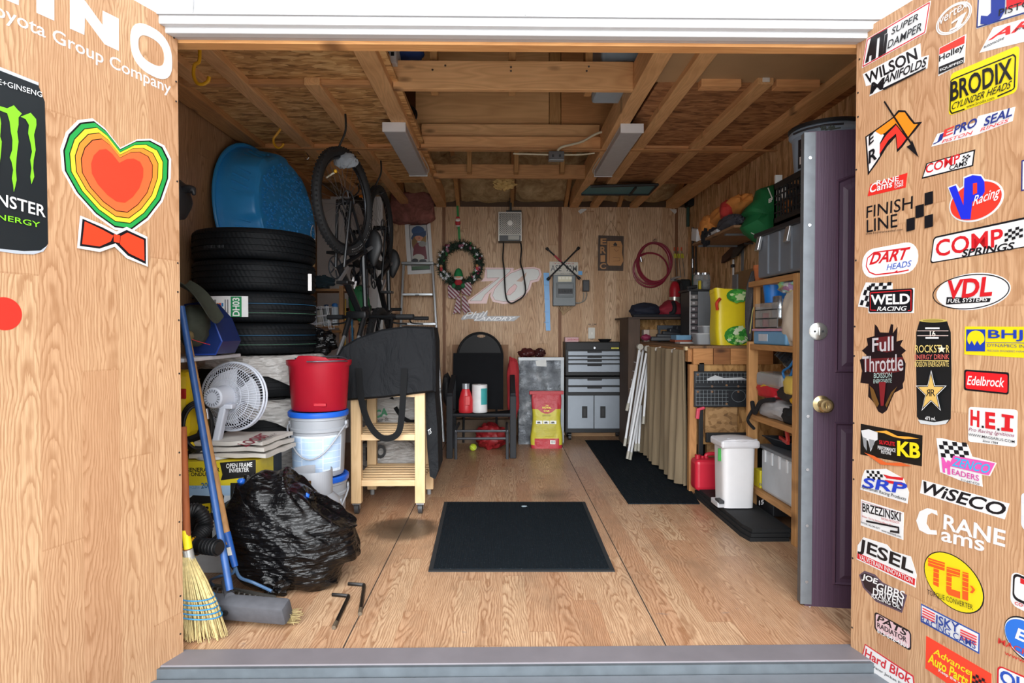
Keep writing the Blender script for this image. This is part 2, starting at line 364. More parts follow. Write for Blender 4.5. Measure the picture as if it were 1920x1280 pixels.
# ceiling: strand board over flat joists, an open loft in the middle
zo = ZC + .042
b = B(mOsbC); b.box(XL, -.6, Y0 + .1, 6.05, zo, zo + .015); c1 = struct(b.build('ceiling', origin=(-1.3, 4, zo)), 'strand board ceiling sheets beside the loft opening')
b = B(OSB('strand_board_ceiling_red', '#c79566', '#9f6c45', '#603c22', (10, 34, 10))); b.box(.9, XR, 3.57, 6.05, zo, zo + .015); b.build('ceiling_sheet', c1, 1)
b = B(M('#b0906a', .6, v=.1, s=5)); b.box(.78, XR, Y0 + .1, 3.57, zo - .006, zo + .01); b.build('hardboard_sheet', c1, 1)
def beam(x0, x1, y0, y1, z0, z1, m, name='ceiling_beam', label=None): bb = B(m); bb.box(x0, x1, y0, y1, z0, z1, bv=.004); return struct(bb.build(name), label)
def joist(x, y0, y1, w_=.09, h=.045, m=None): return beam(x - w_ / 2, x + w_ / 2, y0, y1, ZC, ZC + h, m or mLumY)
yj = Y0 + .16
mLumYd = LUMBER('joist_wood_dark', '#c9955f', '#8e6138', 'Y')
for x, ya, yb in ((-1.49, yj, 7.04), (-1.08, 3.55, 7.04), (1.04, yj, 7.04), (1.49, 3.5, 7.04)): joist(x, ya, yb)
joist(-1.89, yj, 7.04, .14, .08, mLumYd); joist(1.93, yj, 7.04, .14, .08); joist(-1.72, yj, 3.56, .09)
beam(-.745, -.635, yj, 7.04, ZC, ZC + .16, mLumY); beam(.76, .86, yj, 7.04, ZC, ZC + .16, mLumY)
p = at(1408, 178, 3.49); bb = B(M('#e9e6df', .6)); bb.box(1.47, 1.51, 3.495, 3.5, ZC + .012, ZC + .035); bb.build('price_label', c1, 1)
for (xa, xb) in ((-1.82, -1.535), (-1.445, -1.125), (-1.035, -.745)):
    beam(xa, xb, 4.8, 4.85, ZC, zo, mOr); beam(xa, xb, 3.57, 3.62, ZC + .01, zo, mLumXd)
for (xa, xb) in ((.86, .995), (1.085, 1.445), (1.535, 1.86)): beam(xa, xb, 4.8, 4.85, ZC, zo, mOr)
for (xa, xb) in ((1.13, 1.36), (1.56, 1.81)): beam(xa, xb, 3.52, 3.59, ZC - .005, zo, mOr)
b = B(mLumXd); b.box(XL, XR, 4.76, 4.8, ZC - .008, ZC - .0); struct(b.build('ceiling_strip'))
# cross beams in the loft opening, with hangers
b1 = beam(-.63, .76, 3.60, 3.64, ZC, ZC + .165, mLumX, label='knotty plank beam first over the loft opening')
for px, py in ((835, 123), (958, 126), (958, 133), (1104, 125), (1100, 133), (811, 131)):
    q = at(px, py, 3.6); bb = B(M('#8f8f8f', .3, .9)); bb.cyl((q.x, 3.598, q.z), (q.x, 3.603, q.z), .006, n=8); bb.build('nail_head', b1, 1)
beam(-.63, .76, 4.8, 4.845, ZC, ZC + .105, mOr); beam(-.63, .76, 4.85, 4.9, ZC + .105, ZC + .215, mLumX); beam(-.63, .76, 5.68, 5.72, ZC, ZC + .125, mLumXd)
for px in (814, 960, 1103): x = at(px, 105, 3.68).x; beam(x - .022, x + .022, 3.64, 3.73, ZC + .01, 3.3, mLumZ, 'ceiling_hanger_beam')
for px in (880, 968, 1054): x = at(px, 300, 5.62).x; beam(x - .02, x + .02, 5.59, 5.68, ZC + .03, 3.2, mLumZ, 'ceiling_hanger_beam')
# plywood pieces standing on the second beam
for (a_, b_, m) in ((778, 1030, LUMBER('knotty_plywood', '#e6b47c', '#b57d45', 'X', K=5)), (1031, 1052, mLumZ), (1053, 1180, LUMBER('plain_plywood', '#c98d58', '#9a6638', 'X', knots=False))):
    xa, xb = at(a_, 200, 4.87).x, at(b_, 200, 4.87).x; beam(xa, xb, 4.905, 4.93, ZC + .1, 3.45, m, 'loft_partition')
# roof
mRoof = LUMBER('roof_sheathing', '#8f653e', '#604226', 'X', knots=False)
b = B(mRoof)
b.ext([(XL - .1, Y1 + .1, 2.66), (XL - .1, 4.65, 3.75), (XL - .1, 4.65, 3.8), (XL - .1, Y1 + .1, 2.71)], (4.4, 0, 0))
b.ext([(XL - .1, Y0, 2.72), (XL - .1, 4.65, 3.75), (XL - .1, 4.65, 3.8), (XL - .1, Y0, 2.77)], (4.4, 0, 0))
b.box(XL - .06, XL - .02, Y0, Y1, 2.55, 3.8); b.box(XR + .02, XR + .06, Y0, Y1, 2.55, 3.8)
roof = struct(b.build('roof'), 'dark roof boarding over the loft')
for i in range(7):
    x = -1.72 + i * .61; b = B(mLumYd); b.ext([(x - .02, Y1 + .05, 2.58), (x - .02, 4.65, 3.66), (x - .02, 4.65, 3.75), (x - .02, Y1 + .05, 2.67)], (.04, 0, 0))
    b.ext([(x - .02, Y0, 2.63), (x - .02, 4.65, 3.66), (x - .02, 4.65, 3.75), (x - .02, Y0, 2.72)], (.04, 0, 0)); b.build('rafter', roof, 1)
def insul(name, hx, d):
    t = NT(name); n = t.noise(t.co, 7, 6, .7, .8).outputs[0]; c = t.ramp(n, [(.3, lin(d)), (.7, lin(hx))]); t.set(Base_Color=c, Roughness=1); t.bump(n, .6, .03); return t.m
mIns = insul('glass_wool', '#d9bd90', '#8f7048'); mPink = insul('pink_glass_wool', '#a96c62', '#5d3a33')
ins = None
for i in range(7):
    xa = -2.0 + .02 + i * .61 - .3; xa = max(-1.70 + (i - 1) * .61 + .02, XL); xb = min(-1.74 + i * .61 + .01, XR)
    def g(u, v, xa=xa, xb=xb, i=i):
        x = xa + (xb - xa) * u; y = 6.0 + (Y1 - 6.0) * v; bul = sin(pi * u) ** .4 * (.5 + .5 * sin(pi * v) ** .3)
        z = 2.68 + (Y1 - y) * .44 - .06 * bul + .05 * mn.noise(V((x * 5, y * 6, i)))
        return (x, y, z)
    b = B(mIns); b.grid(g, 12, 18, th=(0, 0, .05)); tag(b.build('insulation_batt', roof, 1), 'tan glass wool batt between rafters')
for k, (px, hx) in enumerate(((890, 0), (1010, 1), (1075, 2))):
    xa, xb = at(px - 55, 295, 6.6).x, at(px + 45, 295, 6.6).x
    b = B(mIns); b.blob(((xa + xb) / 2, 6.35, 3.08), ((xb - xa) / 2, .12, .2), amp=.25, fr=3, n=12, seed=k, ex=.7); tag(b.build('insulation_batt', roof, 1), 'tan glass wool batt between rafters')
# doors
def ply(t, c):
    n = t.noise(t.co, 2.0, 3).outputs[0]; return t.mix(t.math('MULTIPLY', n, .3), c, lin('#e2b98d'))
hl, hr = at(338, 619, 2.30), at(1601, 619, 2.30)
PLd = Plane(hl, (.347, 1, 0), (0, 0, 1)); PRd = Plane(hr, (.2155, -1, 0), (0, 0, 1))
mOakL = WOOD('oak_door_panel', '#d2ad88', '#bf9371', '#8d5c38', 'X', 'Z', .125, 1.3, 115, .75, .42, .45, .3, stain=ply, spec=.3)
mEdge = M('#b07e4e', .8)
def ply_door(name, P_, zt, sgn, label):
    U = P_.u; n = P_.n; base = V((P_.o.x, P_.o.y, 0)); a, c = (-1.25, 0) if sgn < 0 else (0, 1.25)
    o = bpy.data.objects.new(name, None)
    me = B(mOakL); z0 = -.1
    q = [(a, z0), (c, z0), (c, zt), (a, zt)]
    # local frame: x along the door, y into its back, z up
    me.ext([(x, 0, z) for x, z in q], (0, .045, 0))
    ob = me.build(name, origin=(0, 0, 0)); ob.location = base; ob.rotation_euler = (0, 0, math.atan2(U.y, U.x)); struct(ob, label)
    return ob
zl = PLd.px(332, 46).z; zr = PRd.px(1608, 63).z
door_1 = ply_door('door_1', PLd, zl, -1, 'oak plywood door leaf with large drink can decal and white lettering')
door_2 = ply_door('door_2', PRd, zr, 1, 'oak plywood door leaf covered with racing stickers')
def nails(door, P_, pts):
    for x, y in pts:
        q = P_.px(x, y); b = B(M('#2a2522', .6)); b.cyl(q - P_.n * .002, q + P_.n * .0015, .0035, n=8); b.build('nail_head', door, 1)
nails(door_1, PLd, [(326, 71), (330, 153), (330, 190), (332, 340), (333, 493), (333, 547), (335, 600), (336, 700), (336, 848), (337, 890), (336, 978), (338, 1117), (338, 1188)])
nails(door_2, PRd, [(1612, 111), (1609, 174), (1609, 219), (1606, 318), (1605, 488), (1603, 612), (1602, 667), (1601, 793), (1600, 862), (1601, 898), (1599, 1046), (1598, 1176)])
# ================= stickers on the door leaves =================
def sticker(par, P_, tr, label, items, name='sticker', th=.0012, base=.0006):
    ox, oy, s = tr; n = P_.n; b = B()
    w_ = lambda p: P_.px(ox + p[0] / s, oy + p[1] / s)
    for k, it in enumerate(items):
        kind, col = it[0], M(it[1], it[-1].get('r', .35) if isinstance(it[-1], dict) else .35, v=.03); off = n * (base + .0005 * k)
        if kind == 't':
            _, _, st, bl, br, tl, bold = it[:7]; sh = it[7] if len(it) > 7 else 0
            bl, br, tl = w_(bl), w_(br), w_(tl); b.text(st, bl + off, br - bl, tl - bl, col, bold * .45, sh); continue
        if kind == 'p': pts = [w_(p) for p in it[2]]
        elif kind == 'e':
            c, r, t = w_(it[2]), w_(it[3]), w_(it[4]); pts = [c + (r - c) * cos(a) + (t - c) * sin(a) for a in [2 * pi * i / 40 for i in range(40)]]
        elif kind == 'r':
            o_, a, c = w_(it[2]), w_(it[3]), w_(it[4]); ux, uy = a - o_, c - o_; r = it[5] * uy.length; lx, ly = ux.length, uy.length; ux, uy = ux / lx, uy / ly; pts = []
            for cx, cy, a0 in ((r, r, pi), (lx - r, r, 1.5 * pi), (lx - r, ly - r, 0), (r, ly - r, .5 * pi)):
                pts += [o_ + ux * (cx + r * cos(a0 + q * pi / 10)) + uy * (cy + r * sin(a0 + q * pi / 10)) for q in range(6)] if r > 0 else [o_ + ux * cx + uy * cy]
        elif kind == 'c':
            o_, a, c = w_(it[2]), w_(it[3]), w_(it[4]); nx, ny = it[5], it[6]
            for i in range(nx):
                for j in range(ny):
                    if (i + j) % 2 == 0:
                        q = [o_ + (a - o_) * (i + x) / nx + (c - o_) * (j + y) / ny + off for x, y in ((0, 0), (1, 0), (1, 1), (0, 1))]; b.add(q, [(0, 1, 2, 3)], col)
            continue
        elif kind == 'l':
            q = [w_(p) + off for p in it[2]]; hw = it[3] / 2
            for p0, p1 in zip(q, q[1:]):
                d = (p1 - p0).normalized(); sd = d.cross(n) * hw; b.add([p0 - sd, p1 - sd, p1 + sd, p0 + sd], [(0, 1, 2, 3)], col)
            continue
        if k == 0 and th: b.ext([p for p in pts], n * base, col)
        else:
            tri = [tuple(t) for t in tessellate_polygon([pts])]; b.add([p + off for p in pts], tri, col)
    o = b.build(name, par, 1); o['label'] = label; return o
def ring(c, r, t, k=1, n=40, e=1.0):
    f = lambda v: math.copysign(abs(v) ** e, v)
    return [(c[0] + (r[0] - c[0]) * f(cos(a)) * k + (t[0] - c[0]) * f(sin(a)) * k, c[1] + (r[1] - c[1]) * f(cos(a)) * k + (t[1] - c[1]) * f(sin(a)) * k) for a in [2 * pi * i / n for i in range(n)]]
K, W_, R_, BL, YE = '#15151a', '#e0e0e0', '#cc2028', '#1d3ba6', '#e6d11a'
T1 = (0, 0, 2.0); T0 = (0, 100, 3.2)
WL = '#dcdbdb'
oo, oi = ring((567, 192), (645, 232), (565, 100), 1, 40, .8), ring((567, 190), (616, 216), (566, 142), 1, 40, .8)
def letter_ring(par, P_, tr, outer, inner, col, label):
    ox, oy, s = tr; b = B(M(col, .35, v=.03)); w_ = lambda p: P_.px(ox + p[0] / s, oy + p[1] / s)
    b.ext([w_(p) for p in outer], P_.n * .001, None, [[w_(p) for p in inner][::-1]]); o = b.build('vinyl_letter', par, 1); o['label'] = label
letter_ring(door_1, PLd, T1, oo, oi, WL, 'wide white vinyl letter O near the hinge edge')
sticker(door_1, PLd, T1, 'wide white vinyl letter N', [('p', WL, [(262, -22), (318, 2), (385, 95), (385, 40), (445, 70), (445, 191), (392, 166), (318, 66), (316, 131), (262, 107)])], 'vinyl_letter', .001)
sticker(door_1, PLd, T1, 'wide white vinyl letter I', [('p', WL, [(135, -80), (203, -50), (203, 78), (137, 48)])], 'vinyl_letter', .001)
sticker(door_1, PLd, T1, 'wide white vinyl letter H', [('p', WL, [(-130, -190), (-75, -165), (-75, -120), (5, -85), (5, -130), (70, -100), (70, 20), (5, -8), (5, -45), (-75, -80), (-75, -45), (-130, -70)])], 'vinyl_letter', .001)
sticker(door_1, PLd, T1, 'small white vinyl lettering under the large white letters', [('t', WL, 'Toyota Group Company', (-86, 46), (640, 366), (-86, -28), .02)], 'vinyl_lettering')
gr = '#84d92b'
sticker(door_1, PLd, T0, 'large black energy drink can decal with green claw mark', [
    ('p', '#1b2226', [(-400, 0), (0, 95), (230, 183), (234, 205), (268, 290), (280, 700), (288, 1140), (262, 1180), (240, 1188), (140, 1186), (0, 1172), (-400, 1080)]),
    ('p', '#c3c8cd', [(-400, -18), (0, 82), (230, 175), (230, 193), (0, 104), (-400, 6)]),
    ('p', '#b4bbc4', [(-400, 1080), (0, 1172), (140, 1186), (240, 1183), (285, 1150), (258, 1188), (200, 1206), (100, 1202), (0, 1188), (-400, 1100)]),
    ('p', gr, [(-10, 315), (40, 330), (80, 312), (104, 340), (128, 362), (108, 385), (108, 430), (100, 470), (108, 530), (100, 590), (95, 640), (92, 700), (97, 760), (88, 800), (80, 832), (76, 790), (68, 750), (76, 700), (66, 650), (55, 625), (70, 580), (72, 520), (62, 470), (55, 410), (40, 360), (-10, 340)]),
    ('p', gr, [(120, 380), (180, 357), (213, 395), (215, 430), (200, 490), (205, 530), (210, 580), (198, 640), (195, 690), (202, 740), (185, 785), (178, 740), (185, 690), (178, 640), (188, 590), (180, 540), (165, 480), (170, 430), (150, 395)]),
    ('p', gr, [(-110, 300), (-40, 320), (-10, 345), (2, 420), (-4, 500), (6, 530), (0, 610), (-20, 760), (-50, 700), (-40, 560), (-60, 420)]),
    ('t', '#dfe2e4', 'ME+GINSENG', (-60, 172), (248, 265), (-60, 138), .01), ('t', W_, 'MONSTER', (-210, 860), (268, 986), (-210, 780), .03), ('t', gr, 'ENERGY', (-70, 985), (234, 1046), (-70, 950), .01)], 'can_decal')
sticker(door_1, PLd, (0, 0, 1), 'red dot decal', [('e', '#e0352a', (8, 588), (41, 590), (8, 557))], 'dot_decal')
hc = (436, 662)
hp = [(395, 490), (352, 456), (300, 462), (258, 505), (238, 565), (244, 640), (290, 722), (360, 800), (430, 850), (492, 858), (550, 815), (600, 750), (628, 668), (630, 600), (606, 552), (560, 528), (510, 530), (450, 560)]
def hs(k): return [(hc[0] + (x - hc[0]) * k, hc[1] + (y - hc[1]) * k) for x, y in hp]
sticker(door_1, PLd, T1, 'heart shaped sticker with rainbow bands and a red bow', [('p', W_, hs(1.06)), ('p', '#141313', hs(1.01)), ('p', '#2aa04c', hs(.98)), ('p', '#151515', hs(.90)), ('p', '#e3d83c', hs(.885)), ('p', '#151515', hs(.80)), ('p', '#ef9038', hs(.785)), ('p', '#151515', hs(.69)), ('p', '#ef6a3c', hs(.675)), ('p', '#e8442e', hs(.5)),
    ('p', W_, [(295, 808), (380, 842), (432, 868), (470, 850), (548, 888), (550, 1000), (470, 968), (425, 925), (370, 945), (284, 930)]),
    ('p', K, [(304, 820), (378, 852), (432, 880), (470, 862), (542, 895), (542, 990), (474, 958), (428, 912), (368, 932), (294, 922)]),
    ('p', '#ee4427', [(312, 830), (376, 860), (420, 884), (410, 905), (368, 924), (302, 915)]), ('p', '#ee4427', [(446, 886), (472, 872), (534, 900), (536, 978), (478, 950), (444, 916)]), ('p', '#ee4427', [(420, 878), (444, 882), (442, 912), (420, 906)])], 'heart_sticker')
A = (1560, 0, 2.9083); D = (1560, 420, 2.9083); E = (1560, 840, 2.9083)
S = lambda tr, label, *items: sticker(door_2, PRd, tr, label, items)
S(A, 'white slanted sticker with bold black initials and thin red border', ('p', W_, [(163, 372), (190, 212), (540, 3), (512, 180)]), ('l', R_, [(170, 362), (195, 216), (533, 14), (507, 176), (170, 362)], .004),
  ('p', K, [(182, 345), (215, 205), (252, 182), (240, 318), (215, 332), (218, 300), (206, 306), (202, 335)]), ('p', K, [(242, 190), (305, 155), (303, 180), (290, 187), (280, 298), (255, 312), (264, 202), (240, 215)]), ('p', K, [(293, 190), (308, 182), (297, 288), (281, 297)]),
  ('t', K, 'SUPER', (326, 192), (474, 108), (334, 152), .015), ('t', K, 'DAMPER', (306, 268), (492, 166), (314, 222), .015))
S(A, 'black and white outlined manifold maker lettering', ('p', W_, [(168, 404), (482, 236), (486, 312), (528, 300), (520, 372), (205, 525), (214, 462), (186, 470)]),
  ('t', K, 'WILSON', (190, 462), (470, 322), (180, 404), .05), ('t', K, 'M', (208, 515), (280, 485), (218, 452), .05), ('t', K, 'ANIFOLDS', (282, 462), (512, 362), (292, 412), .04), ('p', K, [(278, 482), (516, 366), (513, 376), (285, 492)]))
S(A, 'white vinyl ellipse outline with a numeral one', *[('l', W_, ring((666, 100), (760, 40), (650, 35), k) + ring((666, 100), (760, 40), (650, 35), k)[:1], .004) for k in (1.0, .9)], ('p', W_, [(655, 120), (712, 78), (738, 62), (706, 128), (712, 138), (640, 172), (646, 160), (672, 146), (690, 108), (652, 132)]), ('t', W_, 'vertex', (585, 140), (740, 38), (590, 98), .01))
S(A, 'white blue edged sticker cut by the door edge with big initials', ('p', W_, [(788, 158), (795, -20), (1230, -180), (1230, 20)]), ('l', '#1e2d6e', [(792, 150), (800, -10)], .004), ('l', '#1e2d6e', [(792, 150), (1230, 15)], .004), ('p', '#20348c', [(870, -40), (950, -65), (945, 60), (920, 105), (860, 135), (812, 132), (815, 85), (850, 88), (870, 70)]), ('p', R_, [(955, -60), (1150, -130), (1145, -5), (955, 52)]), ('t', K, 'PISTONS', (912, 90), (1190, 0), (915, 52), .01))
S(A, 'red and black carburettor maker sticker with stripes', ('p', W_, [(580, 415), (585, 262), (733, 185), (722, 342)]), ('p', '#e8382c', [(586, 298), (588, 264), (726, 193), (724, 236)]), ('t', K, 'Holley', (585, 348), (722, 278), (586, 305), .05), ('p', K, [(584, 405), (586, 365), (722, 310), (720, 345)]), ('t', W_, 'EQUIPPED', (592, 392), (718, 342), (592, 376), .02))
S(A, 'white parallelogram sticker with red slanted initials', ('p', W_, [(805, 288), (880, 150), (1260, 40), (1200, 190)]), ('t', '#dd2b2b', 'ARP', (850, 222), (1190, 118), (880, 168), .06, .2), ('t', K, 'automotive', (828, 265), (940, 214), (830, 248), .01, .2), ('t', K, 'products', (1000, 172), (1160, 140), (1000, 152), .01, .2))
S(A, 'yellow rounded sticker with tall black letters', ('r', YE, (636, 632), (1008, 502), (648, 402), .1), ('l', K, [(645, 600), (650, 440), (668, 428), (990, 298), (1002, 310), (996, 478), (985, 490)], .004), ('l', K, [(645, 600), (655, 618), (725, 595)], .004), ('l', K, [(985, 490), (905, 525)], .004),
  ('t', K, 'BRODIX', (652, 555), (988, 432), (650, 448), .05), ('t', K, 'CYLINDER HEADS', (655, 600), (978, 480), (662, 562), .015, .2), ('t', K, 'www.brodix.com', (738, 590), (890, 540), (738, 574), .01))
S(A, 'pennant shaped orange, red and white sticker with black arrow', ('p', K, [(182, 745), (240, 705), (330, 640), (362, 600), (400, 602), (430, 640), (452, 668), (492, 664), (455, 712), (420, 752), (385, 800), (355, 830), (348, 745), (300, 800), (245, 890), (196, 956)]),
  ('p', '#e9e4e4', [(190, 748), (240, 716), (285, 735), (262, 780), (262, 850), (204, 935)]), ('p', '#f08a22', [(238, 716), (340, 642), (368, 612), (398, 612), (424, 650), (448, 678), (470, 676), (445, 708), (412, 752), (350, 672), (290, 725), (270, 735)]), ('p', '#e8392e', [(262, 840), (266, 785), (300, 735), (352, 682), (408, 755), (380, 792), (360, 812), (352, 728), (310, 765)]),
  ('l', K, [(288, 553), (440, 790)], .006), ('p', K, [(410, 800), (432, 788), (440, 762), (477, 858)]), ('t', K, 'E', (205, 795), (232, 770), (205, 742), .05), ('t', K, 'R', (205, 895), (250, 865), (205, 825), .05))
S(A, 'white sticker with blue and red piston ring lettering', ('p', W_, [(542, 800), (575, 730), (780, 668), (800, 632), (1000, 582), (985, 660), (790, 735)]), ('t', '#27357f', 'J', (550, 790), (600, 768), (565, 745), .05), ('t', '#d83a3a', 'E', (605, 750), (660, 728), (615, 708), .05), ('t', '#27357f', 'PRO', (665, 735), (790, 690), (672, 685), .05, .1), ('t', '#27357f', 'SEAL', (830, 690), (985, 632), (838, 640), .05, .1), ('t', '#d83a3a', 'PISTON', (602, 782), (770, 730), (605, 764), .01, .2), ('t', '#d83a3a', 'RINGS', (812, 718), (968, 664), (815, 700), .01, .2))
S(A, 'small white parallelogram sticker with red letters and chequered corner', ('p', K, [(490, 975), (515, 890), (782, 814), (770, 905)]), ('p', W_, [(498, 966), (522, 894), (774, 824), (764, 900)]), ('t', R_, 'COMP', (512, 948), (698, 888), (515, 898), .03), ('t', K, 'CAMS', (640, 930), (738, 900), (645, 902), .04), ('c', K, (712, 878), (755, 866), (718, 850), 4, 3))
S(A, 'small red slanted sticker with white letters', ('p', '#dd2f27', [(195, 1070), (210, 1005), (412, 942), (402, 1022)]), ('t', W_, 'C', (204, 1056), (240, 1042), (212, 1005), .04), ('t', W_, 'RANE', (245, 1012), (366, 986), (246, 984), .04), ('t', W_, 'ams', (246, 1042), (330, 1020), (248, 1015), .04), ('t', W_, 'RACE', (345, 1012), (392, 998), (345, 994), .02), ('t', W_, 'CAMS', (345, 1028), (392, 1014), (345, 1014), .02))
S(A, 'black racing wear lettering with square chequers', ('t', K, 'FINISH', (188, 1190), (440, 1138), (190, 1125), .01), ('t', K, 'LINE', (190, 1268), (358, 1236), (190, 1200), .01), *[('p', K, [(x, y), (x + 46, y - 12), (x + 46, y + 56), (x, y + 68)]) for x, y in ((507, 1053), (458, 1123), (508, 1178), (410, 1195))], ('t', K, 'www.finishlineracewear.com', (188, 1280), (390, 1256), (188, 1268), 0))
S(A, 'blue initials over a red ellipse with white outline', ('e', W_, (782, 1096), (938, 1058), (780, 985)), ('p', W_, [(632, 1020), (680, 1002), (715, 1050), (718, 965), (760, 948), (815, 950), (842, 985), (845, 1050), (820, 1090), (768, 1115), (765, 1205), (702, 1205)]), ('e', '#e23a2c', (782, 1096), (928, 1060), (782, 995)),
  ('p', '#1f2ed0', [(640, 1024), (678, 1010), (720, 1120), (725, 972), (770, 955), (815, 960), (834, 990), (836, 1045), (814, 1080), (768, 1100), (758, 1195), (708, 1195)]), ('p', '#e23a2c', [(772, 1000), (795, 996), (795, 1052), (772, 1062)]), ('t', W_, 'Racing', (770, 1140), (920, 1085), (775, 1070), .02, .3))
S(A, 'edge of a white sticker with blue border', ('p', '#2a2f77', [(1032, 1042), (1034, 875), (1120, 850), (1120, 1020)]), ('p', W_, [(1040, 1034), (1042, 880), (1120, 858), (1120, 1012)]))
S(D, 'large white sticker with red letters and chequered flag', ('r', K, (535, 215), (1100, 118), (555, 70), .12), ('r', W_, (542, 208), (1094, 114), (560, 78), .12), ('t', R_, 'COMP', (568, 180), (935, 120), (568, 90), .035), ('t', K, 'SPRINGS', (710, 180), (995, 140), (714, 140), .05, .15), ('c', K, (945, 98), (1045, 70), (945, 36), 5, 4))
S(D, 'white stadium shaped sticker with red brush lettering', ('r', '#f3f1f1', (165, 300), (470, 260), (165, 145), .48), ('l', R_, [(400, 132), (230, 155), (195, 185), (188, 230), (205, 262), (240, 276), (360, 262), (420, 250)], .0045), ('t', R_, 'DART', (205, 222), (420, 190), (215, 160), .06, .25), ('t', '#2b57b8', 'HEADS', (300, 252), (435, 230), (302, 220), .01, .2), ('p', R_, [(342, 262), (360, 250), (360, 268)]))
S(D, 'chequered flag sticker behind a black and white name box', ('p', W_, [(142, 450), (158, 380), (185, 318), (330, 322), (330, 360), (450, 348), (446, 485), (200, 486), (196, 456)]), ('c', K, (152, 440), (200, 452), (188, 330), 3, 4), ('c', K, (190, 360), (322, 352), (195, 325), 6, 2), ('r', K, (203, 480), (442, 478), (206, 362), .1), ('l', R_, [(245, 470), (212, 468), (212, 375), (435, 360)], .003), ('l', R_, [(435, 360), (435, 470), (418, 472)], .003), ('t', W_, 'WELD', (216, 440), (430, 436), (216, 386), .07), ('t', W_, 'RACING', (250, 474), (412, 472), (252, 450), .04, .2))
S(D, 'white ellipse sticker with red slanted initials', ('e', W_, (760, 368), (975, 348), (760, 268)), ('l', K, ring((760, 368), (968, 348), (760, 276)) + ring((760, 368), (968, 348), (760, 276))[:1], .003), ('p', K, [(628, 398), (868, 404), (862, 424), (624, 438)]), ('t', R_, 'VDL', (640, 408), (878, 392), (634, 308), .07, .2), ('t', W_, 'FUEL SYSTEMS', (634, 430), (852, 420), (634, 408), .03, .2))
S(D, 'jagged dark red and black energy drink emblem', ('p', '#1c1114', [(234, 545), (248, 560), (262, 590), (310, 592), (322, 545), (335, 548), (332, 595), (358, 560), (352, 640), (388, 630), (372, 662), (404, 690), (380, 710), (402, 760), (396, 850), (386, 870), (388, 895), (340, 920), (322, 960), (300, 1015), (275, 1034), (252, 1020), (232, 975), (198, 940), (200, 870), (155, 865), (165, 800), (152, 740), (190, 715), (164, 690), (196, 660), (190, 622), (232, 610)]),
  ('p', '#5e1f22', [(240, 620), (330, 606), (340, 690), (300, 700), (250, 690)]), ('p', '#5e1f22', [(175, 735), (390, 725), (385, 800), (290, 820), (180, 800)]), ('t', '#b9b3b6', 'Full', (222, 698), (338, 690), (222, 622), .03), ('t', '#b9b3b6', 'Throttle', (168, 808), (392, 800), (168, 722), .02), ('t', '#9fb3ae', 'BOISSON', (232, 840), (330, 836), (232, 812), .01), ('t', '#9fb3ae', 'ENERGISANTE', (230, 868), (330, 864), (230, 846), .01), ('p', '#6a4a22', [(210, 880), (232, 900), (262, 980), (250, 1000), (222, 950)]), ('p', '#6a4a22', [(362, 885), (330, 915), (296, 985), (304, 1000), (335, 930)]), ('p', '#7a1f24', [(262, 860), (300, 860), (288, 990), (272, 990)]))
gd = '#d8b263'
S(D, 'tall black and gold energy drink can decal with star', ('p', '#17191a', [(478, 530), (628, 530), (648, 590), (652, 800), (648, 1060), (628, 1085), (560, 1092), (490, 1085), (464, 1050), (460, 800), (460, 590)]), ('e', '#c8b560', (552, 526), (630, 526), (552, 516)), ('e', '#9c8a44', (552, 526), (610, 526), (552, 519)), ('p', '#c9cdcf', [(470, 1065), (560, 1080), (640, 1066), (622, 1090), (560, 1096), (486, 1088)]), ('p', W_, [(512, 563), (590, 563), (590, 572), (512, 572)]), ('t', '#e9e3d8', '16', (538, 612), (568, 612), (538, 580), .04), ('l', '#e2c7c0', [(470, 582), (640, 582)], .002), ('l', '#e2c7c0', [(470, 608), (640, 608)], .002), ('p', W_, [(516, 616), (588, 616), (588, 625), (516, 625)]),
  ('t', '#e3c878', 'ROCKST RR'[:7], (460, 700), (602, 700), (460, 660), .01), ('t', '#e3c878', 'R', (630, 700), (648, 700), (630, 660), .01), ('p', '#f1e6c8', [(606 + r * sin(a), 682 - r * cos(a)) for r, a in [((24, 10)[i % 2], i * pi / 5) for i in range(10)]][:10]), ('t', '#d0625a', 'ENERGY DRINK', (460, 738), (648, 736), (460, 712), .005), ('l', '#e3c878', [(464, 744), (648, 744)], .0015), ('t', '#e3c878', 'BOISSON ENERGISANTE', (462, 778), (648, 776), (462, 750), 0),
  ('p', W_, [(552 + r * sin(a) * .86, 918 - r * cos(a) * 1.18) for r, a in [((104, 40)[i % 2], i * pi / 5) for i in range(10)]]), ('p', K, [(552 + r * sin(a) * .86, 918 - r * cos(a) * 1.18) for r, a in [((95, 36)[i % 2], i * pi / 5) for i in range(10)]]), ('p', gd, [(552 + r * sin(a) * .86, 918 - r * cos(a) * 1.18) for r, a in [((84, 33)[i % 2], i * pi / 5) for i in range(10)]]), ('t', K, 'R', (552, 938), (576, 938), (552, 900), 0), ('t', K, 'R', (550, 938), (526, 938), (550, 900), 0), ('t', W_, '473 mL', (522, 1068), (580, 1070), (522, 1048), .03))
S(D, 'yellow sticker with blue sun symbol and bold blue initials', ('p', YE, [(722, 710), (726, 558), (1230, 560), (1230, 740)]), ('p', BL, [(732, 690), (734, 574), (838, 574), (836, 694)]), ('e', YE, (786, 625), (834, 625), (786, 580)), ('p', BL, [(734, 692), (735, 640), (750, 660), (765, 635), (780, 662), (795, 635), (810, 660), (836, 636), (836, 693)]), ('t', BL, 'BHJ', (855, 636), (1045, 640), (855, 576), .04), ('l', BL, [(845, 646), (1230, 650)], .0015), ('t', '#35407a', 'DYNAMICS INC.', (852, 668), (1090, 676), (852, 652), 0), ('t', '#35407a', 'PRECISION ENGINEERED HARMONIC DAMPERS', (852, 694), (1160, 704), (852, 684), 0))
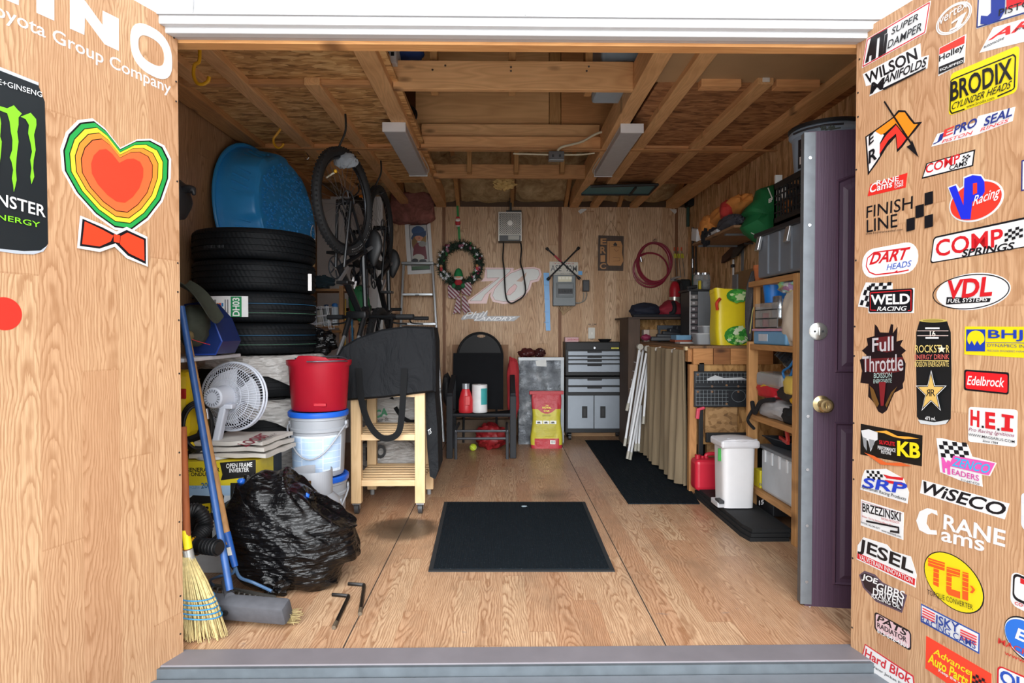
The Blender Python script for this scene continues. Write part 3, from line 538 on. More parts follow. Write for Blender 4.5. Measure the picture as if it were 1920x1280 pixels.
S(D, 'red sticker with white script lettering and black border', ('r', K, (720, 905), (964, 930), (722, 792), .1), ('r', '#e01f26', (730, 896), (958, 920), (731, 802), .1), ('t', W_, 'Edelbrock', (738, 876), (942, 890), (738, 826), .03, .25))
S(D, 'white ignition sticker with large red initials', ('r', W_, (742, 1185), (1008, 1216), (746, 996), .08), ('t', R_, 'H', (756, 1098), (805, 1108), (757, 1010), .09), ('t', R_, 'E', (838, 1112), (893, 1120), (838, 1022), .09), ('p', R_, [(928, 1034), (994, 1044), (994, 1060), (974, 1057), (972, 1112), (990, 1116), (990, 1134), (926, 1126), (926, 1108), (944, 1110), (946, 1053), (928, 1050)]), ('p', K, [(820, 1098), (832, 1100), (832, 1112), (820, 1110)]), ('p', K, [(906, 1112), (918, 1114), (918, 1126), (906, 1124)]), ('t', '#8a2a55', 'Pro Racing Ignitions', (750, 1132), (1000, 1168), (750, 1108), 0, .3), ('t', K, 'WWW.MAGSARUS.COM', (748, 1152), (1002, 1194), (748, 1138), .005), ('t', K, 'Since 1984', (828, 1186), (912, 1200), (828, 1174), .02, .2))
S(D, 'black piston sticker with yellow flames and initials', ('p', '#171411', [(155, 1255), (157, 1088), (494, 1152), (490, 1320)]), ('p', '#d8d8da', [(160, 1125), (200, 1118), (250, 1135), (250, 1175), (236, 1182), (212, 1240), (198, 1180), (170, 1168)]), ('p', '#8b8d90', [(168, 1160), (190, 1168), (192, 1236), (175, 1210)]), ('p', '#8b8d90', [(205, 1172), (235, 1178), (232, 1200), (210, 1236)]),
  ('p', '#e8a33c', [(235, 1130), (300, 1125), (360, 1155), (420, 1158), (480, 1170), (400, 1172), (340, 1160), (290, 1140)]), ('p', '#d8622e', [(180, 1245), (230, 1262), (300, 1300), (380, 1300), (440, 1320), (360, 1318), (270, 1310)]), ('t', R_, 'SILVOLITE', (262, 1198), (348, 1210), (262, 1176), .04), ('t', W_, 'PERFORMANCE', (255, 1226), (352, 1244), (255, 1206), .02), ('t', W_, 'PISTONS', (274, 1250), (328, 1258), (274, 1232), .02), ('t', YE, 'KB', (362, 1262), (488, 1280), (362, 1180), .08))
S(E, 'chequered flag sticker with pink and blue header lettering', ('p', W_, [(570, -55), (600, -55), (740, -20), (765, 45), (898, 80), (862, 152), (815, 145), (822, 210), (705, 178), (590, 130)]), ('c', K, (598, 48), (755, 62), (580, -40), 6, 4), ('p', '#d957a8', [(598, 48), (612, 52), (625, 80), (632, 65), (646, 70), (648, 145), (632, 142), (630, 110), (618, 108), (620, 135), (606, 130)]), ('p', '#d957a8', [(665, 40), (892, 82), (858, 148), (640, 96)]), ('t', '#29aee0', 'ZENCO', (655, 95), (858, 140), (665, 48), .03, .2), ('t', '#c64a97', 'EADERS', (658, 142), (806, 180), (658, 112), .03), ('t', K, '717-647-9723', (708, 178), (808, 202), (708, 166), .01))
S(E, 'white sticker with blue initials, chequered and red flags', ('p', W_, [(155, 225), (165, 155), (180, 118), (295, 112), (390, 165), (420, 240), (412, 302)]), ('c', K, (195, 168), (282, 176), (188, 120), 6, 3), ('p', R_, [(280, 142), (330, 155), (392, 160), (388, 175), (300, 164)]), ('p', R_, [(290, 172), (340, 180), (386, 185), (388, 204), (300, 188)]), ('t', '#2440b8', 'SRP', (168, 215), (412, 252), (170, 158), .05, .1), ('t', K, 'Sportsman Racing Products', (164, 222), (408, 292), (164, 200), .01, .2))
S(E, 'white racing products sticker with tall narrow letters', ('p', W_, [(157, 420), (158, 278), (392, 350), (389, 500)]), ('l', '#b7848c', [(164, 400), (165, 290), (384, 358)], .002), ('t', K, 'BRZEZINSKI', (168, 345), (376, 400), (168, 298), .04), ('t', '#c4544e', 'RACING PRODUCTS', (272, 388), (370, 414), (272, 376), 0), ('t', '#c4544e', "When You're Serious About Winning!", (168, 378), (362, 440), (168, 364), 0, .3), ('p', K, [(190, 392), (370, 428), (372, 466), (320, 456), (322, 446), (362, 452), (362, 436), (190, 402)]), ('t', K, 'PHONE: 262-246-0577', (162, 408), (266, 444), (162, 398), .01), ('t', K, 'www.castheads.com', (275, 452), (382, 488), (275, 440), .01))
S(E, 'white outlined lettering of a piston maker in black', ('p', W_, [(480, 245), (492, 172), (968, 302), (942, 388)]), ('t', K, 'WiSECO', (488, 240), (940, 376), (500, 178), .05, .2))
S(E, 'white vinyl cam maker lettering without backing', ('p', W_, [(572, 340), (520, 326), (478, 345), (460, 395), (476, 445), (520, 468), (572, 472), (570, 448), (535, 445), (515, 410), (522, 365), (545, 352), (575, 366)]), ('t', W_, 'RANE', (608, 440), (945, 540), (612, 358), .05), ('t', W_, 'ams', (596, 505), (832, 565), (598, 450), .035))
S(E, 'white and red sticker with scuffed black letters', ('p', W_, [(135, 605), (140, 530), (172, 485), (300, 525), (330, 560), (430, 590), (462, 690), (456, 760)]), ('p', R_, [(138, 600), (140, 568), (455, 712), (452, 748)]), ('t', K, 'JESEL', (140, 572), (440, 706), (150, 488), .05), ('t', W_, 'VALVETRAIN INNOVATION', (150, 602), (442, 736), (150, 576), .02))
S(E, 'yellow ellipse sticker with striped orange initials', ('e', K, (658, 728), (831, 815), (658, 580)), ('e', YE, (658, 728), (825, 812), (658, 585)), ('p', '#ee5a1f', [(526, 596), (618, 624), (616, 668), (586, 660), (584, 758), (554, 742), (556, 648), (526, 640)]), ('p', '#ee5a1f', [(628, 645), (702, 664), (700, 704), (656, 694), (654, 768), (702, 782), (702, 820), (638, 798), (626, 780)]), ('p', '#ee5a1f', [(716, 672), (748, 682), (746, 832), (714, 822)]), *[('l', YE, [(520, y), (760, y + 74)], .0015) for y in (604, 620, 640, 660, 690, 710)], ('p', '#ee5a1f', [(760, 745), (775, 752), (790, 772), (775, 790), (760, 785), (775, 770)]), ('t', K, 'TORQUE CONVERTER', (528, 800), (778, 888), (528, 768), 0))
S(E, 'dark purple and white racing oil sticker', ('p', '#5b4a58', [(148, 690), (178, 668), (235, 688), (275, 730), (410, 800), (382, 898), (240, 836), (200, 792), (170, 760)]), ('p', '#241c24', [(158, 692), (180, 680), (232, 700), (270, 740), (400, 806), (376, 886), (244, 828), (210, 785), (180, 760)]), ('t', W_, 'JOE', (162, 720), (245, 752), (170, 682), .06), ('t', W_, 'GIBBS', (242, 775), (395, 828), (248, 730), .035), ('t', W_, 'DRIVEN', (225, 798), (388, 862), (228, 760), .035), ('t', W_, 'RACING OIL', (220, 814), (380, 880), (220, 792), .03))
S(E, 'dark rounded radiator shop sticker with pale phone number', ('r', '#1f1a1d', (232, 990), (432, 1108), (232, 888), .2), ('r', '#d8b6ba', (240, 986), (426, 1096), (240, 898), .2), ('t', K, 'PATS', (246, 940), (412, 1028), (248, 905), .05, .2), ('t', K, 'RADIATOR', (250, 975), (410, 1060), (250, 948), .03), ('t', W_, '613-642-4301', (250, 1005), (415, 1092), (250, 980), .03))
S(E, 'white sticker with red speed stripes and blue letters', ('p', '#2b4f9e', [(484, 945), (486, 846), (806, 1010), (804, 1122)]), ('p', W_, [(490, 938), (491, 856), (800, 1014), (798, 1110)]), *[('p', '#dd2d3a', [(496, 868 + d), (564, 902 + d), (564, 909 + d), (496, 875 + d)]) for d in (0, 14, 28, 42)], *[('p', '#dd2d3a', [(705 + q, 985 + d - q), (795, 1026 + d), (795, 1033 + d), (705 + q, 992 + d - q)]) for q, d in ((0, 0), (0, 14), (0, 28), (0, 42))], ('t', '#27408f', 'ISKY', (574, 955), (700, 1010), (576, 905), .04), ('t', '#27408f', 'RACING CAMS', (494, 948), (792, 1096), (494, 912), .015))
S(E, 'white polygon sticker with red outlined block lettering', ('p', '#c8303a', [(165, 1125), (180, 1066), (445, 1240), (455, 1320), (250, 1320)]), ('p', W_, [(172, 1125), (184, 1074), (440, 1246), (448, 1320), (262, 1320)]), ('t', '#c8303a', 'Hard Blok', (178, 1135), (430, 1290), (182, 1088), .05, .1), ('t', K, 'Water Jacket Filler', (212, 1190), (420, 1320), (212, 1172), .01))
S(E, 'orange red auto parts sticker with yellow letters', ('p', '#e8432a', [(510, 1200), (514, 1022), (870, 1230), (868, 1420), (800, 1400)]), ('t', YE, 'Advance', (552, 1120), (754, 1240), (556, 1085), .035, .15), ('t', YE, 'Auto Parts', (524, 1165), (742, 1300), (528, 1112), .06, .15), ('t', W_, 'Keep the wheels turning', (584, 1222), (860, 1390), (584, 1200), .03), ('c', K, (768, 1282), (850, 1330), (772, 1222), 5, 4), ('l', YE, [(764, 1216), (760, 1290)], .004))
S(E, 'pale grey sticker cut by the door edge', ('r', '#d5d6da', (1032, 440), (1140, 480), (1032, 235), .15), ('p', W_, [(1034, 300), (1140, 330), (1140, 390), (1034, 365)]))
S(E, 'white rounded sticker with black border and red letters', ('r', W_, (972, 850), (1250, 990), (980, 665), .2), ('r', K, (985, 820), (1250, 945), (990, 675), .2), ('r', W_, (995, 808), (1250, 930), (1000, 692), .2), ('p', R_, [(1030, 706), (1150, 760), (1150, 790), (1090, 762), (1085, 880), (1050, 862), (1055, 745), (1030, 735)]), ('t', R_, 'CO', (1000, 852), (1044, 866), (1000, 834), .04))
S(E, 'blue ellipse machine shop sticker with red lettering', ('e', K, (1060, 1045), (1190, 1115), (1062, 930)), ('e', W_, (1060, 1045), (1186, 1112), (1061, 938)), ('e', '#2b6fd0', (1060, 1045), (1182, 1108), (1060, 946)), ('t', W_, 'ER', (1000, 1035), (1120, 1090), (1004, 972), .07, .2), ('t', '#c8382f', 'MACHINE', (908, 1062), (1180, 1185), (912, 1032), .02), ('t', '#c8382f', 'www.ERM', (945, 1122), (1170, 1225), (945, 1100), .01))
S(E, 'white rounded sticker with blue letters at the door foot', ('r', R_, (900, 1320), (1180, 1450), (902, 1180), .2), ('r', W_, (910, 1310), (1180, 1440), (912, 1190), .2), ('t', '#2b4fb0', 'OU', (918, 1275), (1080, 1350), (918, 1200), .06))
S(A, 'white sticker sliver beside the blue and red ellipse', ('p', W_, [(1010, 1280), (1014, 1240), (1160, 1195), (1160, 1240)]))
# ================= left side: tools, bag, boxes, tyres =================
BK = M('#17191b', .55); RUB = M('#0e1012', .65, v=.15, spec=.25); CHR = M('#b9bcc0', .25, .9); WHP = M('#9b9ea4', .4, v=.03); BLU = M('#1f57a8', .45)
def lerp(a, b, t): return V(a) + (V(b) - V(a)) * t
# --- corn broom
t = thing('corn_broom', 'corn broom with yellow sleeve standing on its straw against the door jamb', 'broom', fl(378, 1205))
p0 = fl(378, 1200) + V((-.015, .02, 0)); neck = at(352, 1042, 2.40)
b = B(LUMBER('broom_handle_wood', '#a2582c', '#6c3416', 'Z', knots=False)); b.cyl(neck, lerp(neck, at(343, 800, 2.42), 1.0), .0135); b.build('handle', t, 1)
b = B(M('#f2de1e', .4)); b.cyl(at(353, 1028, 2.40), at(348, 993, 2.405), .0155); b.build('sleeve', t, 1)
b = B(M('#c9cbc6', .35, .6)); b.cyl(at(356, 1050, 2.40), at(352, 1030, 2.40), .019); b.build('ferrule', t, 1)
st = B(M('#c9b57e', .85, v=.35, s=60)); rnd = random.Random(3)
axis = p0 - neck; zc = V((0, 0, 1))
for i in range(300):
    a = rnd.random() * 2 * pi; r = sqrt(rnd.random()); k = rnd.uniform(.93, 1.03)
    f = lambda u: neck + axis * u * k + V((cos(a) * r * (.02 + .085 * min(1, u * 1.25) ** .8), sin(a) * r * (.02 + .03 * u), 0))
    e = f(1) + V((rnd.uniform(-.012, .012), rnd.uniform(-.01, .01), 0)); e.z = max(e.z, .004)
    st.tube([f(0), f(.3), f(.62), e], [.003, .0028, .0024, .0012], None, 4)
o = st.build('straw_bristle', t, 1); o['label'] = 'sheaf of pale corn straw'; o['kind'] = 'stuff'
for k in range(5):
    u = .47 + k * .055; c = neck + axis * u; rr = (.02 + .085 * min(1, u * 1.25) ** .8) * 1.0
    b = B(M('#2f7fb3', .6)); b.torus(1, .0028, None, Matrix.Translation(c) @ Matrix.Rotation(.12, 4, 'Y') @ Matrix.Diagonal((rr * 1.02, .055, 1, 1)), 28, 6); b.build('stitching', t, 1)
# --- push broom
hd0, hd1 = fl(378, 1138, .06), fl(528, 1150, .06)
c = lerp(hd0, hd1, .5); ux = (hd1 - hd0).normalized(); L = (hd1 - hd0).length + .06
t = thing('push_broom', 'grey push broom head lying on the floor with a long blue handle', 'broom', (c.x, c.y, 0))
R = Matrix((ux, V((0, 0, 1)).cross(ux), V((0, 0, 1)))).transposed()
GRY = M('#515257', .7, v=.2, s=30, spec=.25)
b = B(GRY); b.boxc((c.x, c.y, .07), (L, .07, .085), None, .014, R @ Matrix.Rotation(.35, 3, 'X')); hole = c + ux * -.05 + V((0, -.040, .006)); b.cyl(hole, hole + V((0, -.006, -.002)), .011, BK, 12); b.build('head', t, 1)
jp = lerp(hd0, hd1, .36) + V((0, 0, .05))
b = B(GRY); b.cyl(jp, jp + (at(419, 1080, 2.68) - jp) * .75, .021, None, 14, .015); b.build('socket', t, 1)
b = B(M('#2f558f', .45, v=.25, s=25)); b.cyl(jp + V((0, 0, .03)), at(340, 575, 2.80), .0145); b.build('handle', t, 1)
b = B(M('#b9a877', .9, v=.3, s=50)); rnd = random.Random(5)
for i in range(170):
    q = c + ux * rnd.uniform(-.45, .47) * L + V((rnd.uniform(-.0, .01), rnd.uniform(.0, .03), .03)); e = V((q.x + rnd.uniform(0, .02), q.y + rnd.uniform(.02, .05), .003)); b.tube([q, lerp(q, e, .5) + V((0, .004, 0)), e], .0016, None, 4)
for i in range(60):
    q = hd1 + V((.0, .02, rnd.uniform(-.05, .0))); b.tube([q, q + V((rnd.uniform(.03, .07), rnd.uniform(-.02, .05), 0))], .0012, None, 3)
for v_ in range(len(b.v)): b.v[v_].z = max(b.v[v_].z, .003)
o = b.build('bristle', t, 1); o['kind'] = 'stuff'
# --- garden rake
t = thing('garden_rake', 'garden rake with wooden handle, blue ferrule and tined head behind the push broom', 'rake', fl(440, 1110))
fe = at(441, 1062, 2.66); fb = at(428, 1020, 2.68); top = at(352, 640, 2.9)
b = B(LUMBER('rake_handle_wood', '#b98a58', '#7c5227', 'Z', knots=False)); b.cyl(fb, top, .0165); b.build('handle', t, 1)
b = B(BLU); b.cyl(fb + (top - fb) * .0 + (top - fb).normalized() * .05, fe, .019, None, 14, .013); b.build('ferrule', t, 1)
b = B(M('#e7e2d8', .6)); q = lerp(fb, fe, .25) + V((.004, -.019, 0)); b.boxc(q, (.02, .002, .035), None, 0, Matrix.Rotation(-.2, 3, 'Y')); b.build('price_sticker', t, 1)
hA, hB = fl(396, 1098, .03), fl(516, 1122, .03)
b = B(M('#4a6a8f', .45)); b.tube(spline([fe, at(450, 1082, 2.68), at(475, 1092, 2.72), lerp(hA, hB, .95) + V((0, 0, .03))]), .007); b.tube(spline([fe, at(436, 1075, 2.67), at(412, 1080, 2.7), at(394, 1088, 2.76), lerp(hA, hB, .05)]), .006); b.build('bow', t, 1)
b = B(M('#55534f', .6, .3)); b.bar(hA, hB, .022, .014)
for k in range(13): q = lerp(hA, hB, k / 12); b.tube([q, q + V((.0, -.035, .012)), q + V((0, -.06, -.018))], [.006, .005, .003], None, 6)
b.build('tined_head', t, 1)
def crinkle(t, s, rot=.5):
    wv = t.mix(.10, t.map(t.co, (1, 1, 3.2), (0, 0, 0), (0, rot, 0)), t.noise(t.co, 4, 3).outputs['Color'])
    a = t.n('TexVoronoi', {'Vector': wv, 'Scale': s}).outputs['Distance']; c2 = t.n('TexVoronoi', {'Vector': wv, 'Scale': s * 2.6}).outputs['Distance']
    return t.math('ADD', t.math('ADD', a, t.math('MULTIPLY', c2, .4)), t.math('MULTIPLY', t.noise(t.co, s * 2, 5, .6).outputs[0], .5))
# --- black garbage bag
bm_ = NT('black_garbage_plastic'); nz = crinkle(bm_, 11)
bm_.set(Base_Color=(.003, .003, .0035, 1), Roughness=.24); bm_.b.inputs['Coat Weight'].default_value = .15; bm_.b.inputs['Coat Roughness'].default_value = .12; bm_.bump(nz, .85, .022); bm_.b.inputs['Specular IOR Level'].default_value = .3; BAGM = bm_.m
 
def bagfn(p, q):
    k = max(0, -q.x) ; p.z += .0
    sq = 1 - .25 * max(0, q.z) ** 2 * (1 if q.x > 0 else .5); p.x *= sq; p.z *= 1 - (.48 * max(0, q.x) + .1 * q.x) * (q.z > 0); p.x -= .04 * max(0, q.z)
    p += V((.02 * sin(q.z * 9 + q.x * 5), 0, .012 * sin(q.x * 14 + q.z * 8)))
    wr = mn.ridged_multi_fractal(V((q.x * 1.5 + q.z, q.y * 1.5, q.z * 3.1 - q.x)) * 1.3, 1, 2, 4, 1, 2) if hasattr(mn, 'ridged_multi_fractal') else 0
    return p * (1 + .018 * (wr - 1))
c = at(535, 1000, 2.92); b = B(BAGM); b.blob((c.x + .035, 2.92, .25), (.295, .17, .272), amp=.10, fr=1.5, n=64, seed=4, fn=bagfn, flat=.0, ex=.78)
t = thing('garbage_bag', 'full black plastic garbage bag slumped on the floor beside the rake', 'garbage bag', (c.x, 2.92, 0))
b.build('bag_body', t, 1)
def ear(p, r, s):
    bb = B(BAGM); bb.blob(p, r, amp=.35, fr=2.4, n=20, seed=s); bb.build('bag_top', t, 1)
ear(at(470, 920, 2.95), (.07, .06, .07), 3); ear(at(560, 940, 2.96), (.10, .08, .06), 9); ear(at(515, 1100, 2.80) + V((0, 0, .02)), (.07, .05, .06), 5)
for px, py, l in ((452, 902, 0), (573, 930, 0)):
    b = B(M('#1f5fc0', .4)); b.blob(at(px, py, 2.9), (.018, .012, .014), amp=.4, fr=3, n=8); b.build('tie_string', t, 1)
# --- generator box
fy = 3.06; x0 = at(318, 960, fy).x; x1 = at(479, 960, fy).x; zt = at(479, 866, fy).z
t = thing('generator_box', 'yellow, black and white carton of an inverter generator under the folded sacks', 'box', ((x0 + x1) / 2, fy + .3, 0))
b = B(M('#dfe6ec', .6)); b.box(x0, x1, fy, fy + .36, 0, zt, bv=.004); b.build('carton', t, 1)
b = B(M('#e6cf28', .55)); b.box(x0, x1 - .02, fy - .001, fy + .01, zt - .115, zt); b.box(x1 - .01, x1 + .001, fy, fy + .24, zt - .115, zt + .001); b.box(x0, x1 + .001, fy, fy + .36, zt - .001, zt + .002); b.build('yellow_band', t, 1)
b = B(M('#1d1c1b', .55)); b.ext([at(414, 900, fy - .002), at(417, 889, fy - .002), at(412, 867, fy - .002), at(479, 862, fy - .002), at(479, 892, fy - .002)], (0, .004, 0)); b.build('black_band', t, 1)
b = B(M('#1d1c1b', .55)); b.box(x1 - .008, x1 + .002, fy + .24, fy + .361, zt - .115, zt + .001); b.build('black_end_band', t, 1)
def T_(par, y, col, st, bl, br, tl, bold=.02, name='printed_text'):
    f = lambda p: at(p[0], p[1], y); bb = B(M(col, .5)); bb.text(st, f(bl), f(br) - f(bl), f(tl) - f(bl), None, bold); return bb.build(name, par, 1)
T_(t, fy - .003, '#f0f0ee', 'OPEN FRAME', (424, 878), (473, 875), (424, 869)); T_(t, fy - .003, '#f0f0ee', 'INVERTER', (430, 886), (467, 884), (430, 878)); T_(t, fy - .0025, '#23221e', 'POWER GENERATOR', (305, 885), (412, 884), (305, 877)); T_(t, fy - .0025, '#23221e', 'GENERATRICE ONDULEUR', (295, 893), (408, 892), (295, 886)); T_(t, fy - .0015, '#2e6fa5', '2000', (377, 916), (402, 914), (377, 905)); T_(t, fy - .0015, '#5d8fbf', 'FAIBLE EN FACILIEN A', (338, 917), (374, 916), (338, 911), 0)
b = B(M('#a9c9e6', .6)); b.box(x0, x1, fy - .001, fy + .005, zt - .165, zt - .115); b.build('blue_band', t, 1)
b = B(M('#1d1d1d', .5)); f = lambda x, y: at(x, y, fy - .0015)
b.ext([f(350, 1010), f(350, 938), f(362, 928), f(396, 930), f(398, 1010)], (0, .002, 0)); b.tube([f(405, 970), f(414, 962), f(418, 930), f(412, 922), f(404, 924)], .006, None, 6); b.ext([f(432, 936), f(432, 905), f(470, 905), f(470, 936)], (0, .002, 0)); b.build('generator_picture', t, 1)
b = B(M('#e3c41e', .5)); f = lambda x, y: at(x, y, fy - .003); b.ext([f(372, 985), f(374, 945), f(394, 943), f(396, 985)], (0, .002, 0)); b.build('generator_panel_picture', t, 1)
b = B(BK)
for x, y in ((378, 952), (388, 952), (379, 962), (389, 963), (380, 974)): q = at(x, y, fy - .004); b.cyl(q, q + V((0, .002, 0)), .008, n=10)
b.build('socket_picture', t, 1)
b = B(M('#23303f', .5))
for k in range(3): b.box(x1 - .005, x1 + .0015, fy + .05 + k * .10, fy + .12 + k * .10, zt - .27 - .02 * k, zt - .16)
b.build('side_picture', t, 1)
# --- folded white sacks on the box
SAK = M('#bfbab3', .85, v=.08, s=25, b=.3, bs=40)
for k in range(3):
    cx, cy = at(460, 850, 3.25).x, 3.245 + .006 * k
    def g(u, v, k=k):
        x = cx + (u - .5) * (.38 - .02 * k) + .05 * (v - .5); y = cy + (v - .5) * .30
        return (x, y, zt + .006 + k * .030 + .008 * mn.noise(V((x * 9, y * 9, k))) + .008)
    b = B(SAK); b.grid(g, 24, 18, th=(0, 0, .02)); o = b.build('folded_sack')
    tag(o, ('folded white woven sack on the generator carton, lowest of three', 'folded white woven sack, middle of the three on the generator carton', 'folded white woven sack with dark red lettering, topmost on the generator carton')[k], 'sack', 'folded woven sacks')
q = lambda x, y: fl(x, y, zt + .104)
bb = B(M('#7d2030', .8)); bb.text('TOOBL', q(440, 834), q(488, 812) - q(440, 834), q(462, 838) - q(440, 834), None, .03); bb.build('red_lettering', o, 1)
bb = B(M('#3c3634', .8)); bb.text('ECUBES', q(482, 828), q(514, 812) - q(482, 828), q(488, 829) - q(482, 828)); bb.build('black_lettering', o, 1)
# --- fan, seen from its back
fc = at(436, 743, 3.27); ax = V((-.16, -.98, .06)).normalized(); m = frame(ax, fc); FW = M('#c3c8d3', .4, v=.03)
t = thing('desk_fan', 'white desk fan turned away with its round wire grille', 'fan', (at(402, 830, 3.2).x, 3.2, zt + .005))
b = B(FW); b.torus(.178, .006, None, m, 56, 8); b.torus(.176, .006, None, m @ xf((0, 0, -.03)), 56, 8); b.build('grille_rim', t, 1)
b = B(FW)
for r, z in ((.155, .035), (.125, .055), (.09, .068), (.06, .072)): b.torus(r, .0022, None, m @ xf((0, 0, z)), 48, 5)
for i in range(72):
    a = 2 * pi * i / 72; d = V((cos(a), sin(a), 0)); b.tube([m @ (d * r + V((0, 0, z))) for r, z in ((.176, 0), (.155, .036), (.125, .056), (.06, .073))], .0016, None, 4)
b.build('back_grille', t, 1)
b = B(FW)
for i in range(60):
    a = 2 * pi * i / 60; d = V((cos(a), sin(a), 0)); b.tube([m @ (d * r + V((0, 0, z))) for r, z in ((.176, -.03), (.14, -.062), (.05, -.075))], .0015, None, 4)
b.lathe([(.05, -.078), (.05, -.072), (0, -.07)], None, 24, m); b.build('front_grille', t, 1)
b = B(M('#d5d9e2', .35)); 
for k in range(3):
    a0 = k * 2 * pi / 3
    b.grid(lambda u, v: m @ V((cos(a0 + v * 1.3) * (.03 + .115 * u), sin(a0 + v * 1.3) * (.03 + .115 * u), -.035 + .03 * v)), 6, 8, th=m.to_3x3() @ V((0, 0, .002)))
b.build('blade', t, 1)
b = B(FW); b.lathe([(0, .04), (.06, .045), (.062, .07), (.055, .10), (.052, .165), (.045, .172), (0, .174)], None, 28, m); b.build('motor_housing', t, 1)
b = B(M('#6c7078', .5)); 
for i in range(18): a = 2 * pi * i / 18; d = V((cos(a), sin(a), 0)); b.bar(m @ (d * .028 + V((0, 0, .1735))), m @ (d * .042 + V((0, 0, .174))), .004, .002)
b.build('vent_slot', t, 1)
n0 = m @ V((0, -.03, .11)); base = V((at(402, 825, 3.16).x, 3.16, zt + .005))
b = B(FW); b.bar(n0 + V((0, 0, -.03)), base + V((0, 0, .02)), .035, .05, None, .008); b.boxc(n0 + V((.01, 0, -.045)), (.07, .05, .025), None, .006); b.build('neck', t, 1)
b = B(FW); b.lathe([(.085, 0), (.085, .012), (.03, .025), (0, .026)], None, 28, Matrix.Translation(base)); b.build('base', t, 1)
# --- pressure washer with hoses
t = thing('pressure_washer', 'yellow pressure washer with coiled black hose on the generator carton', 'pressure washer', (at(352, 830, 3.2).x, 3.2, zt))
YM = M('#e8c512', .4, v=.05); xw = at(343, 780, 3.1).x
b = B(YM); b.boxc((xw - .04, 3.16, zt + .28), (.13, .14, .34), None, .03); b.build('housing', t, 1)
b = B(M('#c2281f', .5)); q = at(343, 738, 3.088); b.boxc((q.x, 3.089, q.z), (.03, .012, .05), None, .004); b.build('switch', t, 1)
b = B(M('#151515', .5)); b.boxc((xw - .10, 3.25, zt + .065), (.2, .22, .12), None, .03); b.build('chassis', t, 1)
for k in range(5):
    b = B(M('#111315', .4)); c0 = V((at(372, 790, 3.1).x - .006 * k, 3.09 + .010 * k, at(374, 800, 3.1).z)); b.torus(.085 + .006 * (k % 3), .009, None, frame(V((.75, -.6, .1)), c0), 36, 8, 1.25, .8); b.build('hose_loop', t, 1)
b = B(CHR); q = at(387, 766, 3.02); b.cyl(q, q + V((.006, 0, -.05)), .007); b.build('hose_coupling', t, 1)
b = B(YM); q = at(352, 838, 3.09); b.boxc((q.x, 3.09, q.z), (.07, .02, .03), None, .008, Matrix.Rotation(-.5, 3, 'Y')); b.build('bracket', t, 1)
# --- shop vacuum on the floor
t = thing('shop_vacuum', 'yellow shop vacuum with ribbed black hose on the floor beside the corn broom', 'vacuum', (at(350, 1060, 2.95).x, 2.72, 0))
xv = at(345, 1050, 2.72).x - .03
b = B(M('#e0a412', .4)); b.lathe([(.11, .0), (.125, .02), (.135, .24), (.135, .26), (0, .26)], None, 28, Matrix.Translation((xv - .08, 2.72, 0))); b.build('tank', t, 1)
b = B(BK); b.lathe([(.135, .26), (.14, .28), (.10, .34), (0, .35)], None, 28, Matrix.Translation((xv - .08, 2.72, 0))); b.build('motor_head', t, 1)
b = B(M('#141517', .5)); pts = spline([at(349, 960, 2.62), at(372, 958, 2.62), at(386, 985, 2.62), at(372, 1005, 2.58), at(356, 1022, 2.55)], 14)
b.tube(pts, [.028 + .004 * (i % 2) for i in range(len(pts))], None, 12); b.build('hose', t, 1)
q0, q1 = at(372, 1022, 2.56), at(412, 1027, 2.52)
b = B(M('#121315', .45)); b.cyl(q0, q1, .032, None, 18, .026); b.torus(.034, .006, None, frame(q1 - q0, q0), 20, 6)
for k in range(5): b.torus(.03, .004, None, frame(q1 - q0, lerp(q0, q1, .3 + .15 * k)), 18, 6)
b.build('hose_end', t, 1)
b = B(M('#d99a10', .4)); b.torus(.036, .008, None, frame(q1 - q0, q0 - (q1 - q0) * .06), 22, 6); b.build('hose_port', t, 1)
for k in range(3):
    b = B(M('#101113', .45)); b.torus(.05 + .008 * k, .006, None, frame(V((.3, -1, .2)), at(388 + 3 * k, 992, 2.72 + .012 * k)), 26, 6); tag(b.build('power_cord'), ('black cord loop nearest the vacuum hose', 'black cord loop in the middle of three by the vacuum hose', 'black cord loop beside the garbage bag')[k], 'cord', 'cord loops on the vacuum')
# --- propane tank
c = V((at(570, 920, 3.2).x + .02, 3.27, 0)); t = thing('propane_tank', 'white propane cylinder with open collar behind the garbage bag', 'gas cylinder', c)
b = B(WHP); b.lathe([(.11, .0), (.11, .03), (.14, .035), (.152, .09), (.152, .25), (.14, .31), (.09, .355), (.03, .365), (0, .366)], None, 36); b.build('tank', t)
b = B(WHP)
def col(u, v):
    a = u * 2 * pi; r = .105; z = .33 + .135 * v
    if v > .95: z += .02 * sin(a * 2 + 1)
    return (r * cos(a), r * sin(a), z)
holes = lambda a: abs(((a + .35) % (2 * pi)) - 4.9) < .38
n = 48; vs = []
for i in range(n):
    a0, a1 = 2 * pi * i / n, 2 * pi * (i + 1) / n
    segs = ((.33, .375), (.43, .468)) if holes(a0) else ((.33, .468),)
    if abs(((a0 + .35) % (2 * pi)) - 1.5) < .5: segs = ((.33, .36),)
    for z0, z1 in segs:
        b.ext([(.105 * cos(a0), .105 * sin(a0), z0), (.105 * cos(a1), .105 * sin(a1), z0), (.105 * cos(a1), .105 * sin(a1), z1), (.105 * cos(a0), .105 * sin(a0), z1)], (-.003 * cos(a0), -.003 * sin(a0), 0))
b.build('collar', t)
b = B(M('#b89a55', .35, .8)); b.cyl((0, 0, .36), (0, 0, .42), .018); b.cyl((0, 0, .40), (.0, -.06, .405), .013); b.build('valve', t)
b = B(M('#b3262a', .5)); b.cyl((0, 0, .42), (0, 0, .435), .03, None, 10); b.build('valve_knob', t)
